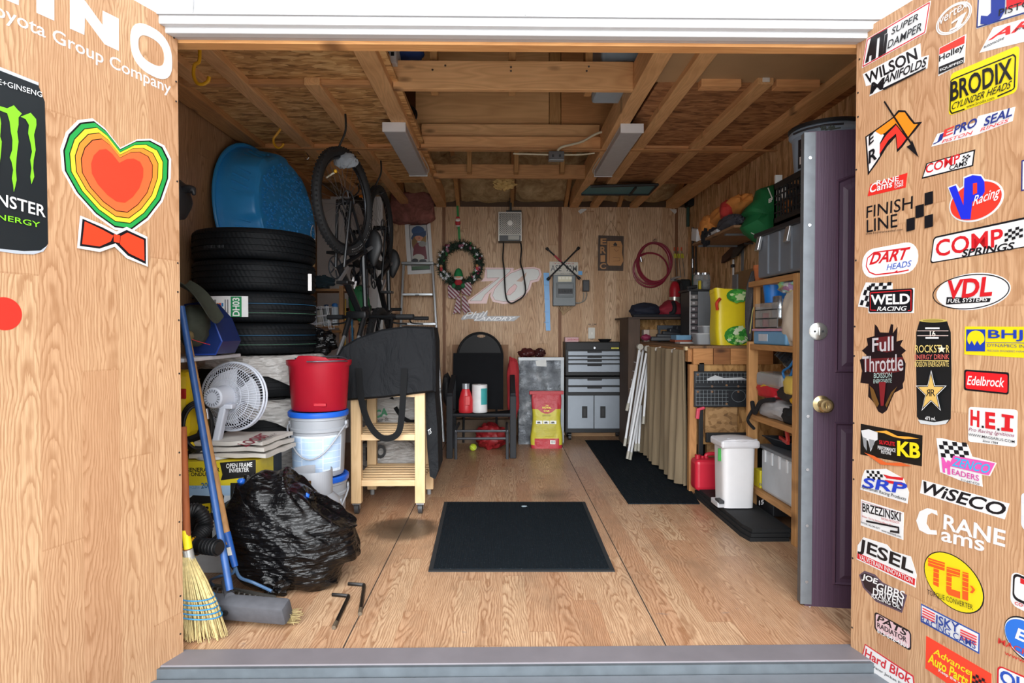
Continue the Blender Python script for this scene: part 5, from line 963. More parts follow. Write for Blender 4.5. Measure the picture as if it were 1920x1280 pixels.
# ---- pine cart
CW = LUMBER('pale_pine', '#e0bf92', '#c09a68', 'Z', .5, knots=False); CWX = LUMBER('pale_pine_rail', '#e3c296', '#c49f6c', 'X', .5, knots=False)
cy0, cy1 = 4.02, 4.50; lx = [at(667, 800, cy0).x, at(787, 800, cy0).x]; zc0 = fl(667, 967).z
t = thing('pine_cart', 'pale pine kitchen cart on casters under the black case', 'cart', ((lx[0] + lx[1]) / 2, (cy0 + cy1) / 2, 0))
zcl = at(667, 944, cy0).z; zct = at(787, 734, cy0).z
for i, x in enumerate(lx):
    for j, y in enumerate((cy0, cy1)):
        b = B(CW); b.box(x - .033, x + .033, y - .0, y + .05, zcl if j == 0 else .04, zct, bv=.003); b.build('leg', t, 1)
        if j == 0:
            w_ = B(M('#3a3b3d', .5)); w_.cyl((x - .013, y + .03, .034), (x + .013, y + .03, .034), .034, None, 22); o = w_.build('caster', t, 1)
            f_ = B(M('#a7a8aa', .35, .7)); f_.boxc((x, y + .025, zcl - .004), (.05, .05, .006)); 
            for s_ in (-1, 1): f_.ext([(x + s_ * .018, y + .0, zcl), (x + s_ * .018, y + .05, zcl), (x + s_ * .018, y + .04, .03), (x + s_ * .018, y + .022, .03)], (.002 * s_, 0, 0))
            f_.build('caster_fork', o, 1)
        else: b = B(M('#8a8a8a', .5)); b.cyl((x, y + .025, 0), (x, y + .025, .04), .015); b.build('foot', t, 1)
for zq in (at(720, 820, cy0).z, at(720, 906, cy0).z):
    b = B(CWX); b.box(lx[0] + .033, lx[1] - .033, cy0 + .004, cy0 + .028, zq - .02, zq + .02, bv=.003); b.build('front_rail', t, 1); b = B(CWX); b.box(lx[0] + .033, lx[1] - .033, cy1 + .015, cy1 + .04, zq - .02, zq + .02, bv=.003); b.build('back_rail', t, 1)
    for i in range(6): y = cy0 + .05 + i * .075; b = B(CWX); b.box(lx[0] - .02, lx[1] + .02, y, y + .045, zq + .005, zq + .022, bv=.003); b.build('shelf_slat', t, 1)
for x in lx: b = B(LUMBER('pale_pine_side', '#e0bf92', '#c09a68', 'Y', .5, knots=False)); b.box(x - .01, x + .01, cy0 + .05, cy1, zct - .08, zct); b.build('side_rail', t, 1)
b = B(CWX); b.box(lx[0] + .033, lx[1] - .033, cy0 + .004, cy0 + .028, zct - .035, zct); b.build('top_rail', t, 1)
# white sacks behind the cart
for k, (z0, lab, txt, cc) in enumerate(((.0, 'white plastic sack with black letters lying at the cart foot', 'NO', '#1c1d1f'), (.425, 'white plastic sack with green letters behind the cart', 'CA', '#2f7a52'))):
    c = V((at(735, 800, 4.72).x, 4.735, z0 + .2)); b = B(PLA); b.blob(c, (.26, .15, .18), amp=.12, fr=2, n=30, seed=11 + k, flat=z0 + .002, ex=.7)
    t = thing('plastic_sack', lab, 'sack', (c.x, c.y, z0), 0, 'white sacks behind the cart'); b.build('sack_body', t, 1); Yt = 4.605
    y0_, bl, br, tl = ((863, (686, 864), (724, 858), (686, 838)), (640, (690, 645 + 8), (717, 640), (690, 632)))[k] if k == 0 else (0, (693, 646 - 2), (716, 638), (693, 628))
    f = lambda p: at(p[0], p[1] + (0 if k == 0 else 0), 4.60)
    if k == 1: bl, br, tl = (702, 777 + 8), (727, 778), (702, 770)
    T_(t, 4.567, cc, txt, bl, br, tl, .05)
    if k == 1: T_(t, 4.567, '#33363a', 'auteur de', (700, 792), (728, 788), (700, 785), 0)
# ---- black case lying over the cart, straps hanging
cf_ = NT('black_case_fabric'); cf_.set(Base_Color=(.006, .007, .009, 1), Roughness=.8); cf_.b.inputs['Specular IOR Level'].default_value = .3; cf_.bump(cf_.noise(cf_.map(cf_.co, (1, 1, .5)), 7, 4, .55, .8).outputs[0], .8, .05); CF = cf_.m; kz = lambda x, y, Y: at(x, y, Y)
t = thing('black_carry_case', 'big black fabric carry case lying over the pine cart', 'carry case', ((lx[0] + lx[1]) / 2, 4.2, zct))
yf = 3.965; ol = [(640, 752), (638, 700), (630, 668), (640, 650), (668, 634), (715, 617), (760, 611), (800, 612), (812, 614), (816, 640), (816, 735), (795, 737), (720, 746), (668, 750)]
poly = [at(x, y, yf) for x, y in ol]
n = len(poly); b = B(CF); dpt = .30; mid = V((sum(p.x for p in poly) / n, 0, sum(p.z for p in poly) / n)); rings = []
for y, k in ((-.0, .0), (-.0, .55), (.0, .94), (.02, 1.0), (dpt - .02, 1.0), (dpt, .94), (dpt, 0)): rings.append([V((mid.x + (p.x - mid.x) * k, yf + y + .012 * mn.noise(V((p.x * 6 * k, 0, p.z * 6 * k))), mid.z + (p.z - mid.z) * k)) for p in poly])
fs = [(r * n + i, r * n + (i + 1) % n, (r + 1) * n + (i + 1) % n, (r + 1) * n + i) for r in range(len(rings) - 1) for i in range(n)]
b.add([p for r in rings for p in r], fs, None, 1); b.build('case_body', t, 1)
ST = M('#0c0d0f', .85, spec=.3)
def strap(pts, Y, w_=.042, nm='strap', y2=None):
    P_ = spline([at(x, y, Y if y2 is None else Y + (y2 - Y) * i / (len(pts) - 1)) for i, (x, y) in enumerate(pts)], 10); bb = B(ST); vs = []
    for i, p in enumerate(P_):
        a, c = P_[max(i - 1, 0)], P_[min(i + 1, len(P_) - 1)]; tn = (c - a).normalized(); sd = V((0, 1, 0)).cross(tn).normalized() * w_ / 2; vs += [p - sd, p + sd, p + sd + V((0, .003, 0)), p - sd + V((0, .003, 0))]
    fs = [(4 * i + k, 4 * i + (k + 1) % 4, 4 * i + 4 + (k + 1) % 4, 4 * i + 4 + k) for i in range(len(P_) - 1) for k in range(4)]; fs += [(0, 1, 2, 3), tuple(len(vs) - 4 + q for q in (3, 2, 1, 0))]; bb.add(vs, fs); return bb.build(nm, t, 1)
strap([(672, 690), (676, 740), (684, 775), (697, 803), (715, 820), (735, 820), (748, 808), (753, 780), (756, 735), (758, 690)], 3.95, .04)
strap([(733, 745), (742, 765), (755, 782), (768, 790), (780, 790)], 4.58, .03)
b = B(CF); f0 = [at(x, y, 4.1) for x, y in ((796, 735), (815, 735), (820, 800), (822, 880), (816, 898), (806, 893), (801, 840))]; b.ext(f0, (0, .3, 0)); b.build('side_flap', t, 1)
T_(t, 4.098, '#c9ccd0', 'TS', (803, 816), (809, 812), (802, 806), .02)
# ---- aluminium step ladder leaning on the end wall
t = thing('step_ladder', 'folded aluminium step ladder leaning on the end wall behind the black case', 'ladder', (at(785, 700, 6.7).x, 6.75, 0))
AL = M('#b9bcbf', .35, .75); ya, yb = 6.95, 6.55
yz = lambda y: 6.96 - .45 * (y - 490) / 330
f = lambda x, y, d=0: at(x, y, yz(y) + d)
for s_, (xt, xm, xb) in enumerate(((757, 750, 742), (811, 817, 832))):
    for d, n_ in ((0, 'side_rail'), (.05, 'rear_rail')): b = B(AL); b.bar(f(xt, 494, d), fl(xb, 828) + V((0, d, 0)) if d == 0 else fl(xb, 828) + V((0, d, 0)), .05 if d == 0 else .03, .022, None, .003, (0, 1, 0)); b.build(n_, t, 1)
b = B(M('#8f9294', .4, .6)); q = f(784, 494); b.boxc(q, (.36, .11, .03), None, .006); b.build('top_cap', t, 1)
for y, xa, xb in ((552, 755, 812), (607, 751, 818), (668, 748, 824), (730, 746, 828)):
    b = B(AL); b.bar(f(xa, y), f(xb, y), .075, .028, None, .004, (0, 1, 0)); b.build('tread', t, 1)
b = B(M('#4d4f52', .5)); q = f(782, 553, -.045); b.boxc(q, (.045, .004, .014)); b.build('maker_plate', t, 1)
# ================= end wall =================
PW = Plane((0, Y1 - .004, 0), (1, 0, 0), (0, 0, 1))
Q5 = (740, 380, 4.921); Q6 = (980, 380, 4.572); Q7 = (940, 600, 4.57)
def wp(tr, x, y, d=0): return PW.px(tr[0] + x / tr[2], tr[1] + y / tr[2]) + V((0, -d, 0))
def decal(tr, label, items, name='wall_decal', par=None, base=.0008, th=.001): return sticker(par or wall_back, PW, tr, label, items, name, th, base)
GY = '#c9c7c1'
s7o = [(838, 598), (1100, 600), (1095, 628), (872, 842), (848, 930), (676, 930), (676, 900), (915, 722), (796, 726), (826, 690)]
s7i = [(850, 612), (1072, 612), (1062, 636), (832, 848), (800, 905), (692, 905), (722, 880), (965, 692), (852, 694)]
s6o = [(1165, 600), (1285, 592), (1342, 610), (1358, 660), (1330, 722), (1268, 738), (1250, 795), (1200, 862), (1110, 922), (1000, 934), (905, 912), (880, 860), (905, 790), (962, 720), (1055, 642)]
s6i = [(1172, 612), (1280, 606), (1326, 620), (1338, 660), (1315, 706), (1250, 720), (1232, 790), (1186, 850), (1105, 902), (1005, 912), (925, 896), (902, 856), (924, 796), (978, 730), (1065, 654)]
decal(Q5, 'large slanted number decal with pale fill and pink edge on the end wall', [('p', '#dfb7b4', s7o), ('p', GY, s7i), ('p', '#dfb7b4', s6o), ('p', GY, s6i), ('l', '#8d5f4a', s7i + s7i[:1], .004), ('l', '#8d5f4a', s6i + s6i[:1], .004), ('p', '#b98d70', [(1122, 724), (1218, 640), (1200, 700), (1172, 728)]), ('p', '#d9a9a6', [(1026, 850), (1054, 796), (1108, 748), (1130, 770), (1110, 812), (1066, 850)]), ('l', '#8d5f4a', [(1026, 850), (1054, 796), (1108, 748), (1130, 770), (1110, 812), (1066, 850), (1026, 850)], .004)], 'number_decal')
decal(Q5, 'small grey and white name decal under the number decal', [('p', '#8f8f92', [(612, 1068), (640, 1034), (860, 1005), (850, 1045), (1160, 1045), (1100, 1092), (730, 1092), (735, 1075), (680, 1070), (622, 1084)]), ('t', '#dcdcdc', 'Phil', (632, 1070), (848, 1052), (645, 1012), .01, .3), ('t', '#e3e3e3', 'LANDRY', (732, 1086), (1105, 1086), (745, 1052), .05, .25)], 'name_decal')
decal(Q6, 'long strip of light blue masking tape on the end wall', [('p', '#3f97d8', [(178, 600), (226, 600), (238, 1095), (199, 1096)])] + [('p', '#3487c6', [(186, y), (226, y + 4), (226, y + 10), (186, y + 8)]) for y in (700, 820, 930, 1020)], 'tape_strip')
decal(Q6, 'small square of blue masking tape beside the licence plate', [('p', '#3f97d8', [(474, 585), (512, 586), (511, 620), (474, 619)])], 'tape_strip')
for k, pts in enumerate(([(474, 72), (500, 52), (550, 52), (545, 62), (495, 96)], [(1262, 56), (1318, 56), (1320, 80), (1304, 98)])):
    decal(Q6, ('torn white tape at the top of the end wall near the heater', 'torn white tape at the top corner of the end wall')[k], [('p', '#d3d1cd', pts)], 'tape_scrap')
decal(Q6, 'handwritten black on and off marks around the switch', [('t', '#1e1a18', 'AIR COMP', (562, 1048), (634, 1048), (562, 1036), .01), ('t', '#1e1a18', 'ON', (580, 1060), (606, 1060), (580, 1051), .01), ('t', '#1e1a18', 'OFF', (576, 1176), (608, 1176), (576, 1165), .01)], 'handwriting', th=0)
# --- picture of a doll
t = thing('framed_picture', 'unframed white mat picture of a straw haired doll above the ladder', 'picture', wp(Q5, 225, 660))
b = B(M('#d9d7d5', .7, v=.03)); b.ext([wp(Q5, x, y, .002) for x, y in ((92, 170), (330, 160), (358, 650), (122, 662))], (0, -.012, 0)); mt = b.build('mat_board', t, 1)
el = lambda cx, cy, rx, ry, n=20: [(cx + rx * cos(2 * pi * i / n), cy + ry * sin(2 * pi * i / n)) for i in range(n)]
sticker(t, PW, Q5, 'printed doll in blue hat and maroon coat', [('p', '#2c2c30', [(133, 206), (299, 199), (328, 618), (158, 626)]), ('p', '#b9b7b6', [(139, 212), (294, 205), (322, 612), (163, 620)]), ('p', '#3c5a3a', [(160, 588), (320, 580), (322, 612), (163, 620)]),
  ('p', '#7d5a2c', el(186, 360, 26, 75)), ('p', '#8e6a32', el(268, 340, 24, 70)), ('p', '#6d1f2b', [(180, 400), (210, 370), (250, 370), (285, 400), (302, 520), (165, 530)]), ('p', '#c98a6a', el(226, 315, 38, 40)), ('p', '#31507a', el(218, 262, 60, 45)), ('p', '#2a4468', [(152, 330), (175, 285), (230, 282), (290, 258), (292, 300), (270, 322), (220, 300), (178, 318), (165, 346)]), ('p', '#8d8a84', el(258, 382, 36, 26)), ('p', '#b9b4aa', el(222, 510, 55, 35)), ('p', '#2b2a30', el(190, 535, 30, 20)), ('p', '#2b2a30', el(262, 540, 34, 18)), ('p', '#9b4a38', el(228, 328, 7, 5))], 'printed_doll', 0, .0145)
# --- wreath
wc = wp(Q5, 612, 575, .07); WR = .215
t = thing('holiday_wreath', 'green holiday wreath with silver ornaments and striped bow on the end wall', 'wreath', (wc.x, Y1 - .06, wc.z - .27)); rnd = random.Random(11)
b = B(M('#263a2a', .8, v=.4, s=40)); b.torus(WR, .035, None, Matrix.Translation(wc) @ Matrix.Rotation(pi / 2, 4, 'X'), 40, 8, 1, 1.0)
for i in range(900):
    a = rnd.random() * 2 * pi; d = V((cos(a), 0, sin(a))); q = rnd.random() * 2 * pi; nrm = d * cos(q) + V((0, -1, 0)) * abs(sin(q)); p = wc + d * WR + nrm * .03
    e = p + (nrm + V((rnd.uniform(-.7, .7), rnd.uniform(-.4, .2), rnd.uniform(-.7, .7)))).normalized() * rnd.uniform(.025, .06); e.y = min(e.y, Y1 - .01); b.tube([p, e], [.004, .0012], None, 3)
o = b.build('fir_needles', t, 1); o['kind'] = 'stuff'
for i in range(34):
    a = rnd.uniform(-1.0, 4.1); d = V((cos(a), 0, sin(a))); p = wc + d * (WR + rnd.uniform(-.04, .045)) + V((0, -.06, 0)); cc, r = rnd.choice((('#c9cdd2', .016), ('#c9cdd2', .012), ('#7b2240', .015), ('#e3e6ea', .011), ('#2f7a3f', .013), ('#9b6a7c', .02)))
    b = B(M(cc, .3, .3)); b.blob(p, (r, r, r), amp=.05, n=8); b.build('ornament', t, 1)
for i in range(12):
    a = rnd.uniform(-1.0, 4.1); d = V((cos(a), 0, sin(a))); p = wc + d * (WR + rnd.uniform(-.03, .04)) + V((0, -.075, 0)); b = B(M('#e9ecef', .4))
    for k in range(3): q = V((cos(k * pi / 3), 0, sin(k * pi / 3))) * rnd.uniform(.015, .026); b.bar(p - q, p + q, .004, .003)
    b.build('snowflake', t, 1)
for px, py in ((440, 620), (765, 615)):
    p = wp(Q5, px, py, .14); b = B(M('#b98a5a', .7)); b.blob(p + V((0, 0, .028)), (.018, .015, .018), amp=.05, n=8); b.build('gingerbread_head', t, 1); b = B(M('#b0343c', .7)); b.blob(p, (.017, .012, .03), amp=.05, n=8); b.build('striped_body', t, 1)
RB = NT('striped_ribbon'); wv = RB.n('TexWave', {'Vector': RB.map(RB.co, (1, 1, 1)), 'Scale': 14.0}, bands_direction='DIAGONAL').outputs[0]; RB.set(Base_Color=RB.ramp(wv, [(.45, lin('#6d1530')), (.5, lin('#b9a9ab'))]), Roughness=.6)
def rib(pts, d=.12): bb = B(RB.m); bb.ext([wp(Q5, x, y, d) for x, y in pts], (0, -.006, 0)); bb.build('bow_ribbon', t, 1)
rib([(600, 800), (540, 760), (498, 775), (505, 880), (560, 890), (610, 840)]); rib([(610, 800), (660, 745), (705, 738), (720, 800), (700, 865), (630, 845)]); rib([(585, 860), (612, 865), (612, 1035), (590, 1010), (545, 1030)], .115); rib([(625, 860), (660, 868), (712, 1012), (680, 1000), (655, 1030), (628, 985)], .115)
p = wp(Q5, 598, 690, .16); b = B(M('#1f7d45', .8)); b.lathe([(.052, 0), (.046, .03), (.03, .075), (.008, .09), (0, .09)], None, 20, Matrix.Translation(p)); b.build('elf_hat', t, 1)
b = B(M('#e6e2da', .9)); b.blob(p + V((0, -.01, -.018)), (.052, .04, .026), amp=.15, fr=4, n=12); b.build('elf_beard', t, 1)
b = B(M('#d0a383', .7)); b.blob(p + V((0, -.03, -.012)), (.034, .03, .016), n=10, amp=.02); b.build('elf_face', t, 1)
b = B(M('#a3262c', .8)); b.blob(p + V((0, -.005, -.07)), (.045, .04, .04), amp=.08, n=12); b.build('elf_coat', t, 1)
for s_ in (-1, 1): b = B(M('#1f6b40', .8)); b.blob(p + V((s_ * .05, -.02, -.105)), (.024, .02, .028), amp=.1, n=10); b.build('elf_mitten', t, 1)
b = B(M('#243a28', .9)); b.blob(p + V((0, -.02, -.125)), (.04, .03, .03), amp=.4, fr=4, n=12); b.build('holly_sprig', t, 1)
t = thing('wreath_hanger', 'green hanging strap with a small santa figure above the wreath', 'hanger', wp(Q5, 590, 330)); b = B(M('#2f8a3f', .6)); b.ext([wp(Q5, x, y, .012) for x, y in ((570, 30), (590, 30), (610, 345), (588, 345))], (0, -.004, 0)); b.build('strap', t, 1)
p = wp(Q5, 585, 165, .03)
for nm, cc, off, r in (('santa_body', '#b5262e', (0, 0, -.03), (.03, .015, .035)), ('santa_beard', '#ece9e4', (0, -.008, 0), (.026, .012, .022)), ('santa_hat', '#b5262e', (0, 0, .026), (.022, .013, .016)), ('santa_face', '#d3a58a', (0, -.014, .010), (.016, .008, .009)), ('santa_trim', '#ece9e4', (0, 0, -.064), (.028, .014, .008))): b = B(M(cc, .6)); b.blob(p + V(off), r, amp=.05, n=9); b.build(nm, t, 1)
# --- heater
q0, q1 = at(934.5, 397, 6.86), at(978, 452, 6.86)
t = thing('garage_heater', 'small grey heater box with lattice front on the end wall', 'heater', ((q0.x + q1.x) / 2, 6.93, q1.z))
b = B(M('#55585a', .5)); b.box(q0.x, q1.x, 6.865, 7.03, q1.z, q0.z, bv=.005); b.build('housing', t, 1)
b = B(M('#17181a', .6)); b.box(q0.x + .008, q1.x - .008, 6.862, 6.866, q1.z + (q0.z - q1.z) * .22, q0.z - .01); b.build('grille_recess', t, 1)
b = B(M('#d3cfc6', .4, .3)); h_ = q0.z - q1.z; zg = q1.z + h_ * .22; fw = q1.x - q0.x
for x0_, x1_, za_, zb_ in ((q0.x, q1.x, q0.z - .012, q0.z), (q0.x, q0.x + .01, q1.z, q0.z), (q1.x - .01, q1.x, q1.z, q0.z), (q0.x, q1.x, zg - .006, zg)): b.box(x0_, x1_, 6.855, 6.866, za_, zb_)
b.build('front_frame', t, 1)
b = B(M('#cfcac0', .4, .3)); nx, nz = 9, 11
for i in range(-nz, nx + 1):
    for sg in (1, -1):
        pts = []
        for k in range(41):
            u = (i + sg * 0 + k / 40 * nz) / nx if sg > 0 else (i + nz - k / 40 * nz) / nx
            if 0 <= u <= 1: pts.append(V((q0.x + .01 + u * (fw - .02), 6.86, zg + k / 40 * (q0.z - .012 - zg))))
        if len(pts) > 1: b.bar(pts[0], pts[-1], .005, .003)
b.build('lattice_grille', t, 1)
b = B(M('#d8d4cc', .35, .5)); c = V(((q0.x + q1.x) / 2, 6.853, (zg + q0.z) / 2)); b.cyl(c, c + V((0, -.006, 0)), .022, None, 20)
for k in range(8): a = k * pi / 4; b.boxc(c + V((cos(a) * .024, -.002, sin(a) * .024)), (.012, .004, .012))
b.build('knob', t, 1)
b = B(M('#b9b7ad', .5)); z_ = q1.z + h_ * .12; b.box(q0.x + fw * .42, q1.x - .025, 6.860, 6.864, z_ - .022, z_ + .022); b.build('rating_plate', t, 1)
b = B(M('#151515', .5)); p = wp(Q5, 1070, 60, .1); b.box(p.x - .012, p.x + .012, 6.98, 7.02, q0.z, ZC + .1); b.box(p.x - .05, p.x + .12, 6.93, 6.97, q0.z, q0.z + .03); b.build('bracket', t, 1)
b = B(M('#131314', .5)); b.tube(spline([wp(Q5, x, y, .08) for x, y in ((1005, 352), (1003, 430), (998, 520), (1010, 620), (1015, 740), (1022, 840), (1040, 905), (1078, 928), (1130, 905), (1180, 870), (1205, 820), (1195, 720), (1180, 630), (1160, 560), (1168, 440), (1158, 370), (1152, 352))]), .008); b.build('power_cord', t, 1)
# --- licence plate, lug wrench, breaker panel
t = thing('licence_plate', 'worn white licence plate behind the cross wrench', 'licence plate', wp(Q6, 352, 620)); b = B(M('#cfcabd', .5, v=.15, s=30)); b.ext([wp(Q6, x, y, .003) for x, y in ((230, 505), (474, 510), (476, 618), (230, 620))], (0, -.003, 0)); b.build('plate', t, 1)
sticker(t, PW, Q6, 'embossed plate characters', [('t', '#2a2a2c', 'ASE', (240, 588), (332, 588), (240, 534), .02), ('t', '#2a2a2c', '92M', (370, 590), (464, 592), (370, 536), .02), ('t', '#a9333a', 'YOURS', (262, 526), (440, 528), (262, 514), 0), ('t', '#4b4a46', 'TO DISCOVER', (276, 612), (426, 614), (276, 602), 0)], 'plate_lettering', 0, .0065)
t = thing('lug_wrench', 'black four way lug wrench crossed over the licence plate', 'wrench', wp(Q6, 348, 525))
for (a, c_) in (((200, 390), (488, 656)), ((482, 386), (208, 664))):
    p, q = wp(Q6, *a, .04), wp(Q6, *c_, .04 if a[0] < 300 else .055); b = B(M('#1c1c20', .45, .4)); b.cyl(p, q, .0085); b.build('bar', t, 1)
    for e, f_ in ((p, q), (q, p)): b = B(M('#18181b', .45, .4)); dd = (f_ - e).normalized(); b.cyl(e, e + dd * .035, .016, None, 14); b.build('socket', t, 1)
b = B(M('#b52a3c', .5)); p, q = wp(Q6, 270, 455, .041), wp(Q6, 330, 510, .041); b.cyl(p, q, .0095); b.build('red_band', t, 1)
p0_, p1_ = wp(Q6, 256, 625, .09), wp(Q6, 446, 886, .09)
t = thing('breaker_panel', 'grey electrical breaker panel under the licence plate', 'breaker panel', (0.5 * (p0_.x + p1_.x), 7.0, p1_.z)); b = B(M('#73797b', .5, .2)); b.box(p0_.x, p1_.x, p0_.y, Y1 - .005, p1_.z, p0_.z, bv=.006); b.build('box', t, 1)
f = lambda x, y, d=.092: wp(Q6, x, y, d)
def plate(nm, cc, x0, y0, x1, y1, d, th=.004, bv=0): a, c_ = f(x0, y1, d), f(x1, y0, d); bb = B(M(cc, .5)); bb.box(a.x, c_.x, a.y - th, a.y, a.z, c_.z, bv=bv); bb.build(nm, t, 1)
plate('cover', '#686e70', 282, 690, 428, 815, .092, .008, .003); plate('door_flap', '#7b8183', 296, 702, 424, 740, .1, .006, .002); plate('breaker_recess', '#23262a', 296, 742, 420, 785, .1, .004); plate('rating_label', '#d9d4b8', 296, 636, 412, 682, .092, .002); plate('lower_lip', '#7b8183', 300, 786, 420, 800, .1, .006, .002)
for k in range(5): plate('breaker_toggle', '#0f1113', 302 + k * 24, 750, 318 + k * 24, 772, .104, .01, .002)
for k in range(4): plate('label_box', '#f0ecda', 300 + k * 30, 642, 324 + k * 30, 662, .094, .001)
b = B(M('#b59a78', .6))
for x in (300, 320, 345, 375, 400, 425): b.tube(spline([f(x, 886, .04), f(x + (352 - x) * .3, 910, .05), f(346 + (x - 352) * .15, 945, .03), f(346 + (x - 352) * .1, 962, .02)]), .006, None, 6)
b.build('cable', t, 1)
t = thing('wall_outlet', 'black outlet box beside the breaker panel', 'outlet', f(540, 762)); b = B(M('#1d1e20', .5)); a, c_ = f(511, 762, .05), f(567, 664, .05); b.box(a.x, c_.x, a.y, Y1 - .004, a.z, c_.z, bv=.004); b.build('outlet_box', t, 1)
b = B(M('#9a968c', .6)); b.tube(spline([f(448, 856, .03), f(490, 858, .03), f(530, 835, .03), f(545, 795, .03), f(540, 768, .03)]), .006); b.tube(spline([f(448, 862, .02), f(480, 862, .02), f(510, 846, .02), f(522, 800, .02), f(520, 768, .02)]), .005); b.build('conduit', t, 1)
plate('socket_face', '#3c3d40', 518, 676, 560, 752, .052, .003)
t = thing('light_switch', 'white light switch with handwriting above the tool chest', 'switch', f(588, 1165)); plate('switch_plate', '#d6d2c8', 560, 1070, 618, 1164, .012, .008, .002); plate('toggle', '#e6e2d8', 580, 1108, 598, 1128, .022, .012)
# --- name sign
t = thing('wooden_sign', 'dark stained wooden name sign on a cord on the end wall', 'sign', wp(Q6, 755, 585)); b = B(LUMBER('dark_stained_sign', '#5a4a40', '#2b2420', 'Z', knots=False)); b.ext([wp(Q6, x, y, .008) for x, y in ((648, 282), (864, 288), (858, 584), (644, 582))], (0, -.014, 0)); b.build('board', t, 1)
cw = '#b8834c'
sticker(t, PW, Q6, 'carved orange wood letters and a torn note shape', [('t', cw, 'E', (664, 362), (716, 362), (664, 308), .06), ('t', cw, 'R', (662, 438), (712, 436), (662, 378), .06), ('t', cw, 'I', (664, 510), (704, 508), (664, 452), .06), ('t', cw, 'C', (658, 572), (712, 570), (658, 520), .06), ('p', cw, [(722, 332), (838, 332), (852, 370), (848, 430), (860, 500), (838, 542), (735, 540), (720, 520)]), ('l', '#5a3718', [(740, 345), (742, 420), (738, 520)], .003), ('l', '#5a3718', [(770, 470), (830, 475), (828, 500), (772, 502)], .003), ('p', '#2e241e', [(772, 362), (790, 340), (808, 362), (804, 372), (778, 372)]), ('l', '#5a3718', [(756, 378), (830, 382)], .004), ('l', '#5a3718', [(780, 400), (800, 420), (820, 405)], .003)], 'carved_relief', 0, .0235)
b = B(M('#8d6f48', .8)); b.tube([wp(Q6, 684, 282, .012), wp(Q6, 755, 160, .012), wp(Q6, 832, 284, .012)], .003, None, 6); b.build('hanging_cord', t, 1); b = B(CHR); b.cyl(wp(Q6, 755, 160, .0), wp(Q6, 755, 160, .02), .004); b.build('nail', t, 1)
# --- red air hose
t = thing('air_hose', 'coiled dark red air hose hanging on the end wall', 'hose', wp(Q6, 1110, 725)); HR = M('#8e2238', .4)
hk = wp(Q6, 1120, 345, .04); b = B(CHR); b.cyl((hk.x, Y1, hk.z + .03), hk + V((0, -.06, .03)), .008); b.build('hook', t, 1)
loops = ((1128, 515, 140, 165), (1120, 520, 130, 172), (1132, 505, 146, 158), (1112, 530, 138, 180), (1125, 512, 150, 170), (1088, 580, 148, 145))
pts = []
for k in range(len(loops)):
    for i in range(24):
        cx, cy, rx, ry = [p_ + (q_ - p_) * i / 24 for p_, q_ in zip(loops[k], loops[min(k + 1, len(loops) - 1)])]; a = pi / 2 - 2 * pi * i / 24; pts.append(wp(Q6, cx + rx * cos(a), cy - ry * sin(a), .02 + .012 * (k % 3)))
b = B(HR); b.tube(spline(pts, 2), .0095, None, 8); b.build('hose_coil', t, 1); b = B(CHR); b.cyl(wp(Q6, 1003, 470, .05), wp(Q6, 1010, 510, .05), .014); b.build('coupling', t, 1)
# --- arrows
for k in range(3):
    x = 1300 + k * 24; p = wp(Q6, x + 6 * (k - 1), 400, .03); q = wp(Q6, x + 16 + 10 * k, 640, .03); t = thing('arrow', ('hunting arrow with yellow fletching nearest the hose coil', 'hunting arrow with yellow fletching in the middle of three', 'hunting arrow with yellow fletching nearest the strand board wall')[k], 'arrow', q, 0, 'arrows standing in the corner')
    b = B(M('#6e665c', .5)); b.cyl(p, q, .004); b.build('shaft', t, 1); b = B(M('#e0562e', .5)); b.cyl(p + V((0, 0, .02)), p + V((0, 0, -.02)), .007); b.build('nock', t, 1)
    for a in (0, 2.1, 4.2): b = B(M('#d8d22c', .5)); d = V((cos(a), sin(a), 0)); m0 = lerp(p, q, .14); m1 = lerp(p, q, .34); b.ext([m0, lerp(m0, m1, .2) + d * .016, lerp(m0, m1, .85) + d * .016, m1], V((-d.y, d.x, 0)) * .0015); b.build('fletching', t, 1)
# --- pink insulation patch hanging at the wall top
b = B(mPink); a, c_ = at(733, 414, 6.9), at(812, 364, 6.9); b.blob(((a.x + c_.x) / 2, 6.94, (a.z + c_.z) / 2), ((c_.x - a.x) / 2, .09, (c_.z - a.z) / 2 + .02), amp=.16, fr=3, n=26, seed=3, ex=.35); tag(b.build('pink_insulation'), 'pink glass wool piece hanging over the picture', 'insulation')
# ============ along the end wall floor ============
t = thing('glider_chair', 'dark grey mesh patio chair standing at the end wall', 'chair', fl(905, 850)); DG = M('#202226', .6, v=.15, spec=.3); MESH = M('#101114', .85, v=.2, b=.3, bs=300, spec=.2)
def cb(nm, p, q, wx, wy, m=DG, up=None): bb = B(m); bb.bar(p, q, wx, wy, None, .006, up); bb.build(nm, t, 1)
Yc = 5.78; A_ = lambda x, y, d=0: at(x, y, Yc + d)
for x0_, x1_ in ((843, 843), (962, 962)):
    cb('leg', V((A_(x0_, 850).x, Yc, 0)), A_(x0_, 742), .06, .03, DG, (1, 0, 0)); cb('arm', A_(x0_, 740), V((A_(x0_, 740).x, Yc + .5, A_(x0_, 712).z)), .05, .03, DG, (1, 0, 0)); cb('rear_leg', V((A_(x0_, 740).x, Yc + .5, A_(x0_, 712).z)), V((A_(x0_, 740).x, Yc + .5, 0)), .05, .03, DG, (1, 0, 0))
b = B(MESH); zs = A_(900, 780).z; xa, xb = A_(849, 780).x, A_(957, 780).x
b.grid(lambda u, v: (xa + (xb - xa) * u, Yc + .02 + .48 * v, zs + .015 - .035 * sin(pi * u) * .6 - .02 * v), 12, 10, th=(0, 0, -.012)); b.build('seat', t, 1)
